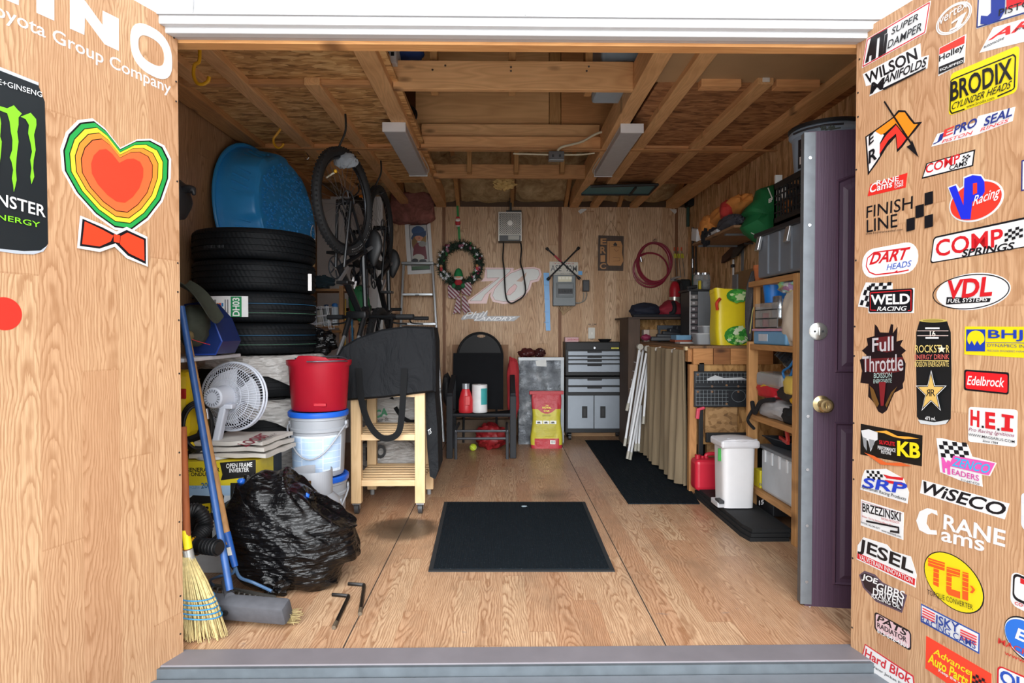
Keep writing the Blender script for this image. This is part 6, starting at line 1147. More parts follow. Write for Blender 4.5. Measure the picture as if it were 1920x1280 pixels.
b = B(MESH); xa2, xb2 = A_(846, 700, .5).x + .01, A_(940, 700, .5).x + .02
b.grid(lambda u, v: (xa2 + (xb2 - xa2) * u, Yc + .48 + .17 * v - .0 + .02 * sin(pi * u), zs + .0 + (at(900, 662, Yc + .6).z - zs) * v), 12, 10, th=(0, .012, 0)); b.build('backrest', t, 1)
b = B(DG); b.tube([(xa, Yc, zs + .01), (xb, Yc, zs + .01)], .018); b.build('seat_bar', t, 1)
for s_ in (0, 1):
    x = (xa + .03, xb - .03)[s_]; b = B(M('#4a4d52', .45, .4)); b.tube(spline([(x, Yc - .03, .0), (x, Yc - .03, .22), (x, Yc, .27), (x, Yc + .4, .27)]), .014); b.build('glide_rail', t, 1)
for z_ in (.19, .26): b = B(M('#4a4d52', .45, .4)); b.tube([(xa + .03, Yc - .02, z_), (xb - .03, Yc - .02, z_)], .012); b.build('cross_bar', t, 1)
# folded round stool behind the chair
ys = 6.52; c = at(900, 668, ys); r = at(942, 668, ys).x - c.x
b = B(M('#0b0c0e', .6, spec=.3)); pts = [c + V((cos(a) * r, 0, sin(a) * r * 1.05)) for a in [2 * pi * i / 40 for i in range(40)]]; hl_ = [at(902, 630, ys) + V((cos(a) * .045, 0, sin(a) * .016)) for a in [2 * pi * i / 16 for i in range(16)]]; b.ext(pts, (0, .035, 0), None, [hl_[::-1]])
t = thing('folding_stool', 'black round folding stool seat with handle hole standing behind the chair', 'stool', (c.x, ys, 0)); b.build('seat', t, 1)
b = B(M('#0b0c0e', .6, spec=.3)); b.tube(pts, .012, None, 8, 1); b.build('seat_rim', t, 1)
for s_ in (-1, 1): b = B(M('#1d1e21', .5)); b.tube([c + V((s_ * r * .7, .03, 0)), (c.x + s_ * r * .75, ys + .02, .012)], .012); b.build('leg', t, 1)
b = B(M('#7c5b42', .8)); a, c_ = at(848, 700, 6.66), at(953, 646, 6.66); b.box(a.x, c_.x, 6.66, 6.68, .25, c_.z); tag(b.build('cardboard_sheet', origin=((a.x + c_.x) / 2, 6.67, .25)), 'brown cardboard sheet standing behind the folding stool', 'cardboard')
b = B(M('#6c5a49', .8)); b.box(a.x - .05, c_.x + .05, 6.56, 6.9, 0, .25); tag(b.build('cardboard_box'), 'low brown box hidden behind the chair legs', 'box')
RC_ = M('#9a2026', .85, v=.15); b = B(RC_); b.blob(at(962, 728, 6.35), (.06, .05, .30), amp=.14, fr=2, n=24, seed=2, ex=.6); tag(b.build('red_jacket'), 'red jacket hanging beside the patio chair', 'jacket')
b = B(M('#8a1a20', .5, b=.4, bs=30)); b.blob((A_(918, 775).x, 6.25, .13), (.15, .12, .13), amp=.3, fr=2.4, n=20, seed=6, flat=.0); tag(b.build('red_bag'), 'red plastic bag on the floor under the chair', 'bag')
b = B(M('#161719', .6)); b.blob(at(838, 730, 6.3), (.05, .08, .16), amp=.15, n=14); tag(b.build('black_cushion', origin=at(838, 730, 6.3)), 'black cushion edge beside the chair back', 'cushion')
# on the seat
q = at(873, 772, 5.92); t = thing('detergent_jug', 'red plastic jug with silver cap standing on the chair seat', 'jug', (q.x, 5.95, zs + .012)); b = B(M('#c92a31', .35)); b.lathe([(.066, 0), (.07, .02), (.068, .12), (.05, .19), (.033, .235), (0, .235)], None, 22, None, 1, 1, .7); b.build('body', t)
b = B(M('#a8adb2', .3, .5)); b.lathe([(.036, .23), (.036, .28), (0, .282)], None, 20, None, 1, 1, .9); b.build('cap', t); b = B(M('#d83a3c', .35)); b.boxc((.02, -.05, .12), (.05, .012, .09), None, .005); b.build('label_panel', t)
q = at(899, 772, 5.92); t = thing('paper_towel_roll', 'wrapped paper towel roll standing on the chair seat', 'paper towel', (q.x, 5.97, zs + .012)); b = B(M('#e4e2e2', .5)); b.lathe([(.07, 0), (.074, .004), (.074, .266), (.07, .27), (.02, .27), (.02, .262), (0, .262)], None, 28); b.build('roll', t)
b = B(M('#3fa3a4', .5)); aa = [radians(-78 + 9 * i) for i in range(8)]
for a, a2 in zip(aa, aa[1:]): b.ext([(.0755 * cos(x), .0755 * sin(x), z) for x, z in ((a, .08), (a2, .08), (a2, .235), (a, .235))], (-.001 * cos(a), -.001 * sin(a), 0))
b.build('teal_print', t)
q = fl(887, 845); t = thing('tennis_ball', 'yellow green tennis ball on the floor under the chair', 'ball', q); b = B(M('#bcd02c', .9, b=.5, bs=400)); b.blob((0, 0, .036), (.036, .036, .036), amp=0, n=16); b.build('felt', t); b = B(M('#e6ead0', .8)); b.tube([(.0362 * cos(a) * cos(.5 * sin(2 * a)), .0362 * sin(a) * cos(.5 * sin(2 * a)), .036 + .0362 * sin(.5 * sin(2 * a))) for a in [2 * pi * i / 30 for i in range(30)]], .0012, None, 5, 1); b.build('seam', t)
# --- foil faced board
FO = NT('foil_facing'); nz = FO.noise(FO.co, 11, 6, .7, .6).outputs[0]; FO.set(Base_Color=FO.ramp(FO.noise(FO.co, 5, 4, .6).outputs[0], [(.35, (.09, .1, .115)), (.55, (.17, .185, .2)), (.72, (.42, .43, .44))]), Metallic=.55, Roughness=.33); FO.bump(nz, .8, .03)
t = thing('foil_board', 'foil faced insulation board standing against the end wall', 'insulation board', fl(1013, 833)); bz = fl(1013, 833).y
f0 = lambda x, y: at(x, y, bz); a, c_ = f0(972, 834), f0(1057, 670); b = B(FO.m); b.box(a.x, c_.x, bz, bz + .03, 0, c_.z, bv=.003)
b.build('foil_face', t, 1)
b = B(M('#7f8386', .4, .4)); b.box(c_.x - .03, c_.x + .002, bz - .002, bz + .032, .02, c_.z); b.build('edge_tape', t, 1); b = B(M('#8d9092', .4, .3)); b.box(a.x, c_.x, bz - .003, bz, c_.z - .03, c_.z + .002); b.build('top_tape', t, 1)
b = B(M('#c6c7c4', .6)); b.ext([f0(1004, 676) + V((0, -.004, 0)), f0(1024, 674) + V((0, -.004, 0)), f0(1025, 687) + V((0, -.004, 0)), f0(1006, 686) + V((0, -.004, 0))], (0, .003, 0)); b.build('paper_patch', t, 1)
b = B(M('#2a2624', .6)); b.box(a.x, c_.x, bz + .03, bz + .2, 0, c_.z - .002); tag(b.build('dark_carton'), 'dark carton behind the foil board', 'carton')
for k, (px, w_, cc) in enumerate(((988, .09, '#4a1f1e'), (1012, .06, '#3c1d1c'))): b = B(M(cc, .35, v=.4, s=40)); p = at(px, 661, bz + .1); b.blob((p.x, bz + .1, c_.z + .045), (w_, .06, .048), amp=.35, fr=3, n=16, seed=k + 2, flat=c_.z); tag(b.build('snack_bag'), ('dark red crumpled bag on the foil board, larger one', 'dark red crumpled bag on the foil board, smaller one')[k], 'bag')
# --- charcoal bag
cyq = fl(1025, 841).y; f0 = lambda x, y, d=0: at(x, y, cyq + d); L0, R0, Ztop = f0(996, 800).x, f0(1055, 800).x, f0(1025, 736).z
t = thing('charcoal_bag', 'red and yellow paper charcoal bag standing before the foil board', 'bag', (.5 * (L0 + R0), cyq + .07, 0)); cxm = .5 * (L0 + R0); hw = .5 * (R0 - L0)
def cg(u, v):
    a = 2 * pi * u; k = 1 - .0 * v; dep = .075 * (1 - v ** 3 * .85); w_ = hw * (1 - .10 * v + .05 * sin(v * 9)); e = lambda s_: math.copysign(abs(s_) ** .5, s_)
    return (cxm + e(cos(a)) * w_, cyq + .078 + e(sin(a)) * dep + .006 * mn.noise(V((cos(a) * 3, v * 6, sin(a)))), Ztop * v)
CBM = NT('printed_charcoal_bag'); sx = CBM.n('SeparateXYZ', {0: CBM.co}); zz_ = CBM.math('DIVIDE', sx.outputs[2], Ztop); xx_ = CBM.math('ABSOLUTE', CBM.math('DIVIDE', sx.outputs[0], hw))
dip = CBM.math('MULTIPLY', CBM.math('MAXIMUM', CBM.math('SUBTRACT', 1, CBM.math('MULTIPLY', CBM.math('MULTIPLY', xx_, xx_), 3.2)), 0), .08)
yel = CBM.math('MULTIPLY', CBM.math('LESS_THAN', zz_, CBM.math('SUBTRACT', .70, dip)), CBM.math('GREATER_THAN', zz_, CBM.math('ADD', .06, CBM.math('MULTIPLY', CBM.math('LESS_THAN', xx_, .78), .12))))
CBM.set(Base_Color=CBM.mix(yel, lin('#a82c35'), lin('#b5aa30')), Roughness=.5); CBM.bump(CBM.noise(CBM.co, 16, 4).outputs[0], .5, .02)
b = B(CBM.m); b.grid(cg, 48, 20, cu=1); b.ext([cg(i / 48, 0) for i in range(48)], (0, 0, .002)); b.build('paper_body', t, 1)
b = B(M('#a8242c', .5)); b.box(f0(993, 740).x, f0(1058, 740).x, cyq + .06, cyq + .085, Ztop - .025, Ztop + .012, bv=.004); b.build('folded_top', t, 1)
pc_ = Plane((0, cyq - .004, 0), (1, 0, 0), (0, 0, 1)); QB = (960, 630, 5.818)
sticker(t, pc_, QB, 'yellow brand lettering and printed panels', [('t', '#e8d84a', 'ROYAL', (332, 790), (432, 792), (332, 768), .05), ('t', '#e8d84a', 'OAK', (346, 824), (412, 826), (346, 802), .05), ('t', '#e8d84a', 'THE', (366, 762), (398, 762), (366, 750), .02)] + [('p', '#dcdcd4', [(x, 920), (x + 68, 922), (x + 68, 960), (x, 957)]) for x in (262, 340, 416)] + [('p', '#2b2b2a', [(x + 12, 935), (x + 40, 930), (x + 52, 950), (x + 14, 952)]) for x in (262, 340, 416)] + [('t', '#6b6a2a', 'CHARBON DE BOIS', (330, 872), (420, 872), (330, 856), 0)] + [('l', '#8d8a2a', [(258, y), (480, y + 4)], .0022) for y in range(975, 1100, 16)] + [('p', '#e6e6e0', [(415, 1132), (472, 1134), (472, 1176), (415, 1174)])] + [('p', '#222', [(x, 1138), (x + 5, 1138), (x + 5, 1170), (x, 1168)]) if 0 else ('p', '#222222', [(x, 1138), (x + 5, 1138), (x + 5, 1170), (x, 1168)]) for x in (422, 432, 440, 450, 460)], 'bag_print', 0, .0)
# --- tool chest
tf = 6.72; f0 = lambda x, y, d=0: at(x, y, tf + d); TA, TB = f0(1060, 700).x, f0(1168, 700).x
t = thing('tool_chest', 'black and silver rolling tool chest at the end wall', 'tool chest', (.5 * (TA + TB), tf + .15, 0)); TK = M('#0c0e11', .5, spec=.35); TS = M('#7e858d', .42, .4, v=.05)
zz = lambda y: f0(1110, y).z
for nm, y0, y1 in (('upper_chest', 641, 704), ('lower_cabinet', 706, 811)): b = B(TK); b.box(TA, TB, tf, tf + .29, zz(y1), zz(y0), bv=.004); b.build(nm, t, 1)
def front(nm, x0, x1, y0, y1, m, d=.012, par=None): bb = B(m); a, c_ = f0(x0, y1), f0(x1, y0); bb.box(a.x, c_.x, tf - d, tf + .01, a.z, c_.z, bv=.003); return bb.build(nm, par or t, 1)
for y0, y1 in ((658, 666), (668, 673), (675, 681), (683, 697), (710, 722), (725, 735)):
    o = front('drawer', 1065, 1163, y0, y1, TS); front('drawer_pull', 1101, 1128, y0 - .8, y0 + 3, TK, .02, o)
for x0, x1, hx in ((1064, 1113, 1096), (1114, 1163, 1130)):
    o = front('cabinet_door', x0, x1, 741, 803, TS); front('door_handle', hx - 5, hx + 5, 761, 783, TK, .018, o); front('handle_recess', hx - 2.5, hx + 2.5, 765, 780, M('#08090a', .5), .019, o)
o = front('lid_front', 1062, 1166, 642, 656, TK, .008); b = B(M('#d9cf3a', .5)); a = f0(1146, 654); c_ = f0(1160, 651); b.box(a.x, c_.x, tf - .011, tf - .006, a.z, c_.z, bv=.001); b.build('brand_badge', t, 1); T_(t, tf - .0115, '#1b1b1b', 'STANLEY', (1148, 653.6), (1158.5, 653.6), (1148, 651.6), .03, 'badge_lettering')
b = B(CHR); p = f0(1114.5, 652); b.cyl(p, p + V((0, -.014, 0)), .012); b.build('lock', t, 1)
for x in (1066, 1162): b = B(M('#222326', .5)); p = f0(x, 816); b.cyl((p.x, tf + .03, .03), (p.x + .03, tf + .03, .03), .03); b.cyl((p.x, tf + .25, .03), (p.x + .03, tf + .25, .03), .03); b.boxc((p.x + .015, tf + .14, .062), (.04, .26, .012)); b.build('caster', t, 1)
b = B(LUMBER('base_strip', '#a3805a', '#6f5234', 'X', knots=False)); b.box(TA + .03, TB - .03, Y1 - .06, Y1 - .02, 0, .09); struct(b.build('baseboard_back'))
z0 = zz(641); p = f0(1075, 640); b = B(M('#c79d9d', .5)); b.box(f0(1061, 0).x, f0(1087, 0).x, tf + .04, tf + .15, z0, z0 + .052, bv=.005); o = tag(b.build('card_box'), 'small pink and white box on the tool chest', 'box'); T_(o, tf + .0395, '#b03a4e', 'Lambswool', (1063, 638), (1085, 638), (1063, 634), .01)
b = B(M('#161719', .5)); c = V((f0(1139, 0).x, tf + .12, z0)); b.lathe([(.05, 0), (.075, .03), (.07, .03), (.05, .006), (0, .006)], None, 28, Matrix.Translation(c)); tag(b.build('black_bowl'), 'small black bowl on the tool chest', 'bowl')
# --- folded white drying rack leaning at the bench
t = thing('drying_rack', 'folded white drying rack leaning against the curtain', 'drying rack', fl(1180, 862)); RW = M('#d5d7d9', .4, v=.03); RG = M('#a39f93', .5)
yb_ = fl(1180, 862).y
for a, c_, dy in (((1199, 655), (1171, 836), .0), (1 and (1206, 655), (1179, 832), .10), ((1212, 662), (1176, 860), -.02), ((1217, 662), (1181, 862), .05), ((1216, 668), (1206, 795), .08), ((1198, 760), (1191, 846), .1), ((1202, 760), (1197, 846), .12), ((1200, 660), (1175, 770), .03)):
    p, q = at(*a, 5.72 + dy), at(*c_, 5.55 + dy); b = B(RW); b.tube([p, q], .011, None, 8); b.build('tube', t, 1); b = B(RG); dd = (p - q).normalized(); b.cyl(q, q + dd * .07, .014); b.build('end_cap', t, 1)
for x, y in ((1200, 650), (1213, 653)): b = B(RG); p = at(x, y, 5.70); b.cyl(p + V((0, -.02, 0)), p + V((0, .04, 0)), .027, None, 20); b.build('hinge', t, 1)
for k in range(6): b = B(RW); y = 680 + k * 17; p = at(1195 - k * 2.6, y, 5.68); b.tube([p, p + V((.0, .14, .0))], .004, None, 6); b.build('line_bar', t, 1)
# ================= right side =================
LX = LUMBER('bench_plank', '#c98f58', '#8d5a2d', 'X'); LZ = LUMBER('bench_post', '#c18b56', '#85552b', 'Z'); LY = LUMBER('bench_rail', '#b78250', '#7b4f28', 'Y')
DKB = LUMBER('dark_brown_board', '#5a4638', '#35281f', 'Z', knots=False); OS2 = OSB('strand_board_light', '#d0a469', '#a87b45', '#6f4a26', (26, 26, 9)); OS3 = OSB('strand_board_panel', '#b58f62', '#8b6840', '#4e3823', (14, 26, 22))
XB = 1.385; BZ = 1.085; YB = 4.55
t = thing('work_bench', 'wooden work bench along the strand board wall with an open end', 'work bench', (1.75, YB, 0))
b = B(LUMBER('bench_top', '#8a6848', '#553c28', 'Y')); b.box(XB, 2.10, YB, 6.2, BZ - .02, BZ, bv=.003); b.build('bench_top', t, 1)
zb = at(1350, 683, YB).z
for k, (a, c_) in enumerate(((1300, 1337), (1338, 1369), (1370, 1450))): b = B(LX if k != 1 else LUMBER('bench_plank_dark', '#a06a3d', '#6b4122', 'X')); b.box(at(a, 660, YB).x, min(at(c_, 660, YB).x, 2.1), YB, YB + .04, zb, BZ - .02, bv=.002); b.build('end_plank', t, 1)
b = B(LZ); b.box(XB, XB + .055, YB, YB + .05, 0, zb, bv=.003); b.build('post', t, 1)
b = B(LZ); b.box(XB, XB + .05, 6.12, 6.17, 0, BZ - .02); b.build('post', t, 1)
b = B(LY); b.box(XB - .001, XB + .03, YB + .04, 6.15, BZ - .12, BZ - .02); b.build('side_rail', t, 1)
b = B(OS2); b.box(XB + .055, 2.1, YB + .03, YB + .05, .35, zb); b.build('end_panel', t, 1)
b = B(OS3); f = lambda x, y: at(x, y, YB - .0); a, c_ = f(1322, 812), f(1382, 762); b.box(a.x, c_.x, YB - .004, YB + .03, a.z, c_.z); b.build('board_patch', t, 1)
b = B(M('#17140f', .9)); b.box(XB + .055, 2.1, YB + .31, YB + .33, 0, .6); b.build('back_board', t, 1)
b = B(OS3); b.box(at(1322, 830, YB + .1).x, at(1340, 830, YB + .1).x, YB + .06, YB + .1, .05, .4); b.build('inner_board', t, 1)
# two black ruled boards screwed on the end
for k, (y0, y1) in enumerate(((696, 728), (728, 763))):
    t2 = thing('paper_cutter_board', ('upper black gridded board with scuffed white streak on the bench end', 'lower black gridded board with round scale on the bench end')[k], 'board', f(1352, y1), 0, 'gridded boards on the bench end'); Yg = YB - .028
    g_ = lambda x, y: at(x, y, Yg); b = B(M('#1d2126', .5)); a, c_ = g_(1302, y1), g_(1404, y0); b.box(a.x, c_.x, Yg, Yg + .022, a.z, c_.z, bv=.003); b.build('plate', t2, 1)
    pg_ = Plane((0, Yg - .0, 0), (1, 0, 0), (0, 0, 1)); xe = 1400 if k == 0 else 1366; its = [('l', '#8f979c', [(x, y0 + 3), (x, y1 - (10 if k == 0 else 3))], .0022) for x in range(1305, xe, 7)] + [('l', '#8f979c', [(1304, y), (xe - 1, y)], .0022) for y in range(y0 + 3, y1 - (9 if k == 0 else 2), 7)]
    if k == 0: its += [('p', '#c6cbce', [(1324, 710), (1340, 703), (1356, 708), (1390, 707), (1400, 711), (1372, 712), (1350, 712), (1326, 713)])] + [('l', '#6f777c', [(1304, 724), (1402, 724)], .0015)]
    else: its += [('l', '#8f979c', [(1384 + 13 * cos(i * pi / 12), 742 + 11 * sin(i * pi / 12)) for i in range(25)], .0018)] + [('l', '#6f777c', [(1304, 731), (1402, 731)], .0015)]
    sticker(t2, pg_, (0, 0, 1), 'printed measuring grid', its, 'printed_grid', 0, .0016)
    for x, y in ((1335, y1 - 4 if k == 0 else y0 + 6), (1384, y1 - 4 if k == 0 else y0 + 6), (1308, y0 + 6), (1362, y1 - 6)): q = g_(x, y); b = B(M('#8a6648', .5)); b.cyl(q, q + V((0, -.006, 0)), .008, None, 10); b.build('screw', t2, 1)
t = thing('bar_clamp', 'black bar clamp with pink red handle standing at the bench post', 'clamp', f(1316, 870)); f2 = lambda x, y: at(x, y, YB - .06)
b = B(M('#16181b', .5)); a, c_ = f2(1311, 856), f2(1320, 764); b.box(a.x, c_.x, YB - .05, YB - .02, a.z, c_.z, bv=.003); b.build('bar', t, 1); b = B(M('#d34a5f', .4)); b.bar(f2(1307, 785), f2(1309, 768), .025, .03, None, .006); b.bar(f2(1306, 768), f2(1321, 764), .02, .025, None, .006); b.build('handle', t, 1)
b = B(M('#16181b', .5)); b.box(at(1311, 700, YB).x, at(1320, 700, YB).x, YB - .0, YB + .03, at(1311, 700, YB).z, at(1311, 680, YB).z); tag(b.build('black_bar'), 'short black bar end above the gridded boards', 'bar')
b = B(M('#1b1d20', .6)); a, c_ = f(1322, 828), f(1402, 810); b.box(a.x, c_.x, YB - .03, YB + .0, a.z, c_.z, bv=.006); o = tag(b.build('black_tray', origin=V(((a.x + c_.x) / 2, YB, a.z))), 'black flat tray on the bench end above the pedal bin', 'tray')
# curtain
CU = NT('olive_canvas'); n1 = CU.noise(CU.map(CU.co, (1, 1, .1)), 30, 3).outputs[0]; CU.set(Base_Color=CU.mix(n1, lin('#6a5a45'), lin('#8f7f65')), Roughness=.9)
def cur(u, v):
    y = 4.63 + 1.5 * u; z = BZ - .035 - (BZ - .06) * v; amp = .016 + .02 * v
    return (XB - .03 + amp * sin(u * 62 + 1.5 * sin(u * 9)) + .012 * sin(u * 17 + v * 2), y, z)
b = B(CU.m); b.grid(cur, 150, 16, th=(.006, 0, 0)); tag(b.build('bench_curtain'), 'olive brown curtain hanging along the side of the work bench', 'curtain')
for k, u in enumerate((.2, .5, .8)): p = cur(u, .01); b = B(M('#d9d6cf', .5)); b.torus(.014, .003, None, frame((1, 0, 0), (p[0] - .01, p[1], BZ - .05)), 16, 6); b.cyl((p[0] - .01, p[1], BZ - .04), (XB + .002, p[1], BZ - .03), .003); tag(b.build('curtain_ring'), ('white curtain ring close to the end wall', 'white curtain ring in the middle of the bench rail', 'white curtain ring near the bench end')[2 - k], 'ring', 'curtain rings on the bench')
b = B(M('#c9b48d', .6)); q = at(1294, 653, 4.62); b.boxc((XB - .01, 4.62, q.z), (.02, .05, .03), None, .004); tag(b.build('clothes_peg', origin=(XB - .01, 4.62, q.z)), 'pale peg at the near end of the curtain rail', 'peg')
# hutch at the rear end of the bench
HZ = at(1230, 598, 6.2).z
t = thing('bench_hutch', 'strand board hutch standing at the rear end of the work bench', 'shelf', (1.7, 6.4, 0))
b = B(DKB); b.box(at(1178, 700, 6.2).x, at(1200, 700, 6.2).x, 6.2, 6.66, 0, HZ, bv=.003); b.build('side_panel', t, 1)
b = B(LUMBER('hutch_top', '#4a3a30', '#2b211b', 'X', knots=False)); b.box(at(1178, 700, 6.2).x, 2.1, 6.2, 6.95, HZ - .0, HZ + .02); b.build('top_board', t, 1)
b = B(OS2); b.box(at(1200, 700, 6.2).x, 2.1, 6.6, 6.63, BZ - .02, HZ); b.build('back_panel', t, 1)
b = B(LUMBER('hutch_shelf', '#6f543c', '#43311f', 'X')); b.box(at(1200, 700, 6.2).x, 2.1, 6.2, 6.95, BZ - .04, BZ - .02); b.build('shelf_board', t, 1)
def bb_(nm, lab, cat, x0, x1, y0, y1, Y, d, cc, bv=.004, r=.5, grp=None, zmin=None):
    a, c_ = at(x0, y1, Y), at(x1, y0, Y); bb = B(M(cc, r)); bb.box(a.x, c_.x, Y, Y + d, a.z if zmin is None else zmin, c_.z, bv=bv); return tag(bb.build(nm), lab, cat, grp)
HT = HZ + .02
b = B(M('#1c2030', .8, v=.2)); c = at(1214, 592, 6.4); b.blob((c.x - .02, 6.45, HT + .07), (.16, .13, .085), amp=.18, fr=2, n=22, seed=4, flat=HT); tag(b.build('navy_bag'), 'dark navy cloth bag on the bench hutch', 'bag')
t = thing('red_black_bag', 'red and black soft bag on the bench hutch under the fire extinguisher', 'bag', at(1260, 592, 6.45)); c = at(1260, 590, 6.42)
b = B(M('#8f1f30', .75, v=.15)); b.blob((c.x, 6.46, HT + .085), (.16, .13, .10), amp=.12, fr=2, n=24, seed=7, flat=HT, fn=lambda p, q: (p.x * (1 - .5 * max(0, q.z)), p.y, p.z)); b.build('red_body', t, 1)
b = B(M('#15161b', .8)); b.tube(spline([at(1262, 566, 6.37), at(1265, 577, 6.32), at(1262, 586, 6.315), at(1256, 588, 6.33)]), .022, None, 8); b.build('black_patch', t, 1)
b = B(M('#1a1b22', .8)); b.box(at(1188, 0, 6.3).x, at(1290, 0, 6.3).x, 6.26, 6.34, HT, HT + .03, bv=.01); tag(b.build('dark_fold'), 'flat dark fabric fold under the soft bags', 'fabric')
# fire extinguisher on the end wall corner
Ye = 6.78; c = at(1265, 560, Ye); r = .058
t = thing('fire_extinguisher', 'red fire extinguisher with silver band on the bench hutch', 'fire extinguisher', (c.x, Ye, HT)); hE = at(1265, 520, Ye).z - HT
b = B(M('#b01f2c', .35)); b.lathe([(r, 0), (r, hE * .7), (r * .75, hE * .84), (.02, hE * .9), (0, hE * .9)], None, 28); b.build('tank', t)
b = B(M('#c4c1b6', .3, .6)); b.lathe([(r + .001, hE * .30), (r + .001, hE * .52)], None, 28); b.build('silver_label', t)
b = B(M('#202022', .5)); b.cyl((0, 0, hE * .88), (0, 0, hE * .96), .02); b.build('valve', t); b = B(CHR); b.bar((-.05, -.01, hE * .96), (.06, -.01, hE * 1.02), .02, .01); b.bar((-.05, -.01, hE * .93), (.05, -.01, hE * .93), .02, .01); b.build('lever', t)
b = B(M('#17181a', .5)); b.tube(spline([(.02, -.03, hE * .92), (.075, -.02, hE * .85), (.085, 0, hE * .5), (.07, -.02, hE * .2)]), .009); b.build('discharge_hose', t)
bb_('black_case', 'tall black case standing behind the fire extinguisher', 'case', 1275, 1296, 523, 598, 6.84, .12, '#1a2022', .02, .6, None, HT)
# organiser with small drawers and jars on top
t = thing('drawer_organiser', 'grey small parts organiser with dark clear drawers on the work bench', 'organiser', at(1316, 640, 5.6)); Yo = 5.6; fo = lambda x, y: at(x, y, Yo); zt_ = fo(1316, 546).z
b = B(M('#7c8085', .5)); a, c_ = fo(1309, 600), fo(1338, 600); b.box(a.x, c_.x, Yo, Yo + .3, BZ, zt_, bv=.004); b.build('side_cabinet', t, 1)
b = B(M('#a8abae', .4)); q = fo(1336, 580); b.box(q.x - .012, q.x + .005, Yo - .006, Yo, q.z, zt_ - .02); b.build('edge_strip', t, 1)
b = B(M('#2b2d31', .5)); a, c_ = fo(1294, 600), fo(1309, 600); b.box(a.x, c_.x, Yo + .01, Yo + .3, BZ, zt_, bv=.002); b.build('drawer_frame', t, 1)
for k in range(8):
    z0 = zt_ - .03 - k * .056; b = B(M('#6d6468' if k not in (0, 1) else '#8f8a88', .3, v=.3, s=60)); b.box(a.x + .004, c_.x - .004, Yo, Yo + .012, z0 - .042, z0, bv=.003); o = b.build('drawer', t, 1); b = B(M('#c4c4c6', .4)); b.box(a.x + .02, a.x + .04, Yo - .008, Yo, z0 - .03, z0 - .012); b.build('drawer_knob', o, 1)
b = B(M('#c9cbcd', .4)); b.box(a.x - .006, a.x + .002, Yo - .004, Yo + .01, BZ, zt_); b.build('front_rail', t, 1)
b = B(M('#26272a', .6)); b.box(fo(1292, 0).x, fo(1339, 0).x, Yo - .01, Yo + .3, zt_, zt_ + .02, bv=.003); b.build('top_tray', t, 1)
for k, px in enumerate((1316, 1329)):
    q = fo(px, 540); t = thing('glass_jar', ('clear jar of screws on the organiser, nearer the end wall', 'clear jar of screws on the organiser, nearer the yellow bag')[k], 'jar', (q.x, Yo + .1, zt_ + .02), 0, 'jars of screws'); b = B(GLASS('#dfe4e6', .05, .75)); b.lathe([(.044, 0), (.046, .01), (.046, .12), (.038, .135), (.038, .14), (0, .14)], None, 20); b.build('glass', t); b = B(M('#7d7a76', .4, .6, v=.5, s=120)); b.blob((0, 0, .05), (.042, .042, .048), amp=.15, fr=6, n=16, flat=.004); b.build('screws', t); b = B(CHR); b.lathe([(.041, .138), (.041, .156), (0, .157)], None, 20); b.build('lid', t)
b = B(M('#1b1b1d', .5)); p = fo(1306, 543); b.bar(p + V((-.07, .05, .02)), p + V((.02, .05, .035)), .03, .03, None, .006); b.box(p.x + .03, p.x + .05, Yo + .02, Yo + .06, zt_ + .02, zt_ + .10, M('#d8c02a', .5), bv=.005); tag(b.build('black_yellow_tool'), 'black and yellow tool lying beside the jars', 'tool')
# clutter on the bench
Yk = 5.9
bb_('brown_carton', 'small brown carton inside the hutch', 'box', 1218, 1238, 617, 642, 6.25, .15, '#9a7a55', grp=None, zmin=BZ - .02)
bb_('white_carton', 'small white labelled carton inside the hutch', 'box', 1207, 1218, 618, 642, 6.22, .1, '#b9a89a', zmin=BZ - .02)
b = B(M('#24282e', .5, v=.2)); q = at(1265, 622, 6.05)
for k in range(5): b.boxc((q.x - .08 + .05 * k, 6.05 + .03 * k, BZ + .02 + .022 * k + .01), (.30 - .02 * k, .08, .045), None, .01, Matrix.Rotation(.18 * (k - 2), 3, 'Z') @ Matrix.Rotation(.05 * k, 3, 'Y'))
b.build
t = tag(b.build('tool_heap'), 'heap of black power tools on the bench before the hutch', 'tool heap')
b = B(M('#3a4048', .4, .3)); p = at(1232, 606, 6.18); q = at(1283, 606, 6.18); b.box(p.x, q.x, 6.16, 6.19, BZ + .12, BZ + .165, bv=.004); b.box(p.x + .01, p.x + .03, 6.16, 6.19, BZ, BZ + .13); b.box(q.x - .03, q.x - .01, 6.16, 6.19, BZ, BZ + .13); tag(b.build('metal_rack'), 'small grey metal rack before the hutch back', 'rack')
b = B(M('#8f2f4f', .6, v=.3)); b.blob(at(1211, 636, 6.12) + V((0, 0, .02)), (.045, .04, .03), amp=.3, fr=3, n=12, flat=BZ); tag(b.build('pink_pouch'), 'small dark pink pouch on the bench corner', 'pouch')
for k, (x0, x1, y0, y1, Yq, cc, lab) in enumerate(((1268, 1296, 628, 637, 5.45, '#6f9fc0', 'light blue box lying on the bench edge'), (1266, 1298, 637, 641, 5.4, '#9a4a32', 'red brown flat book under the light blue box'))):
    bb_(('blue_box', 'flat_book')[k], lab, ('box', 'book')[k], x0, x1, y0, y1, Yq, .18, cc, .003)
bb_('paper_pad', 'white paper pad lying on the bench edge', 'paper', 1275, 1306, 641, 645, 5.3, .16, '#c9c9c6', .001, zmin=BZ)
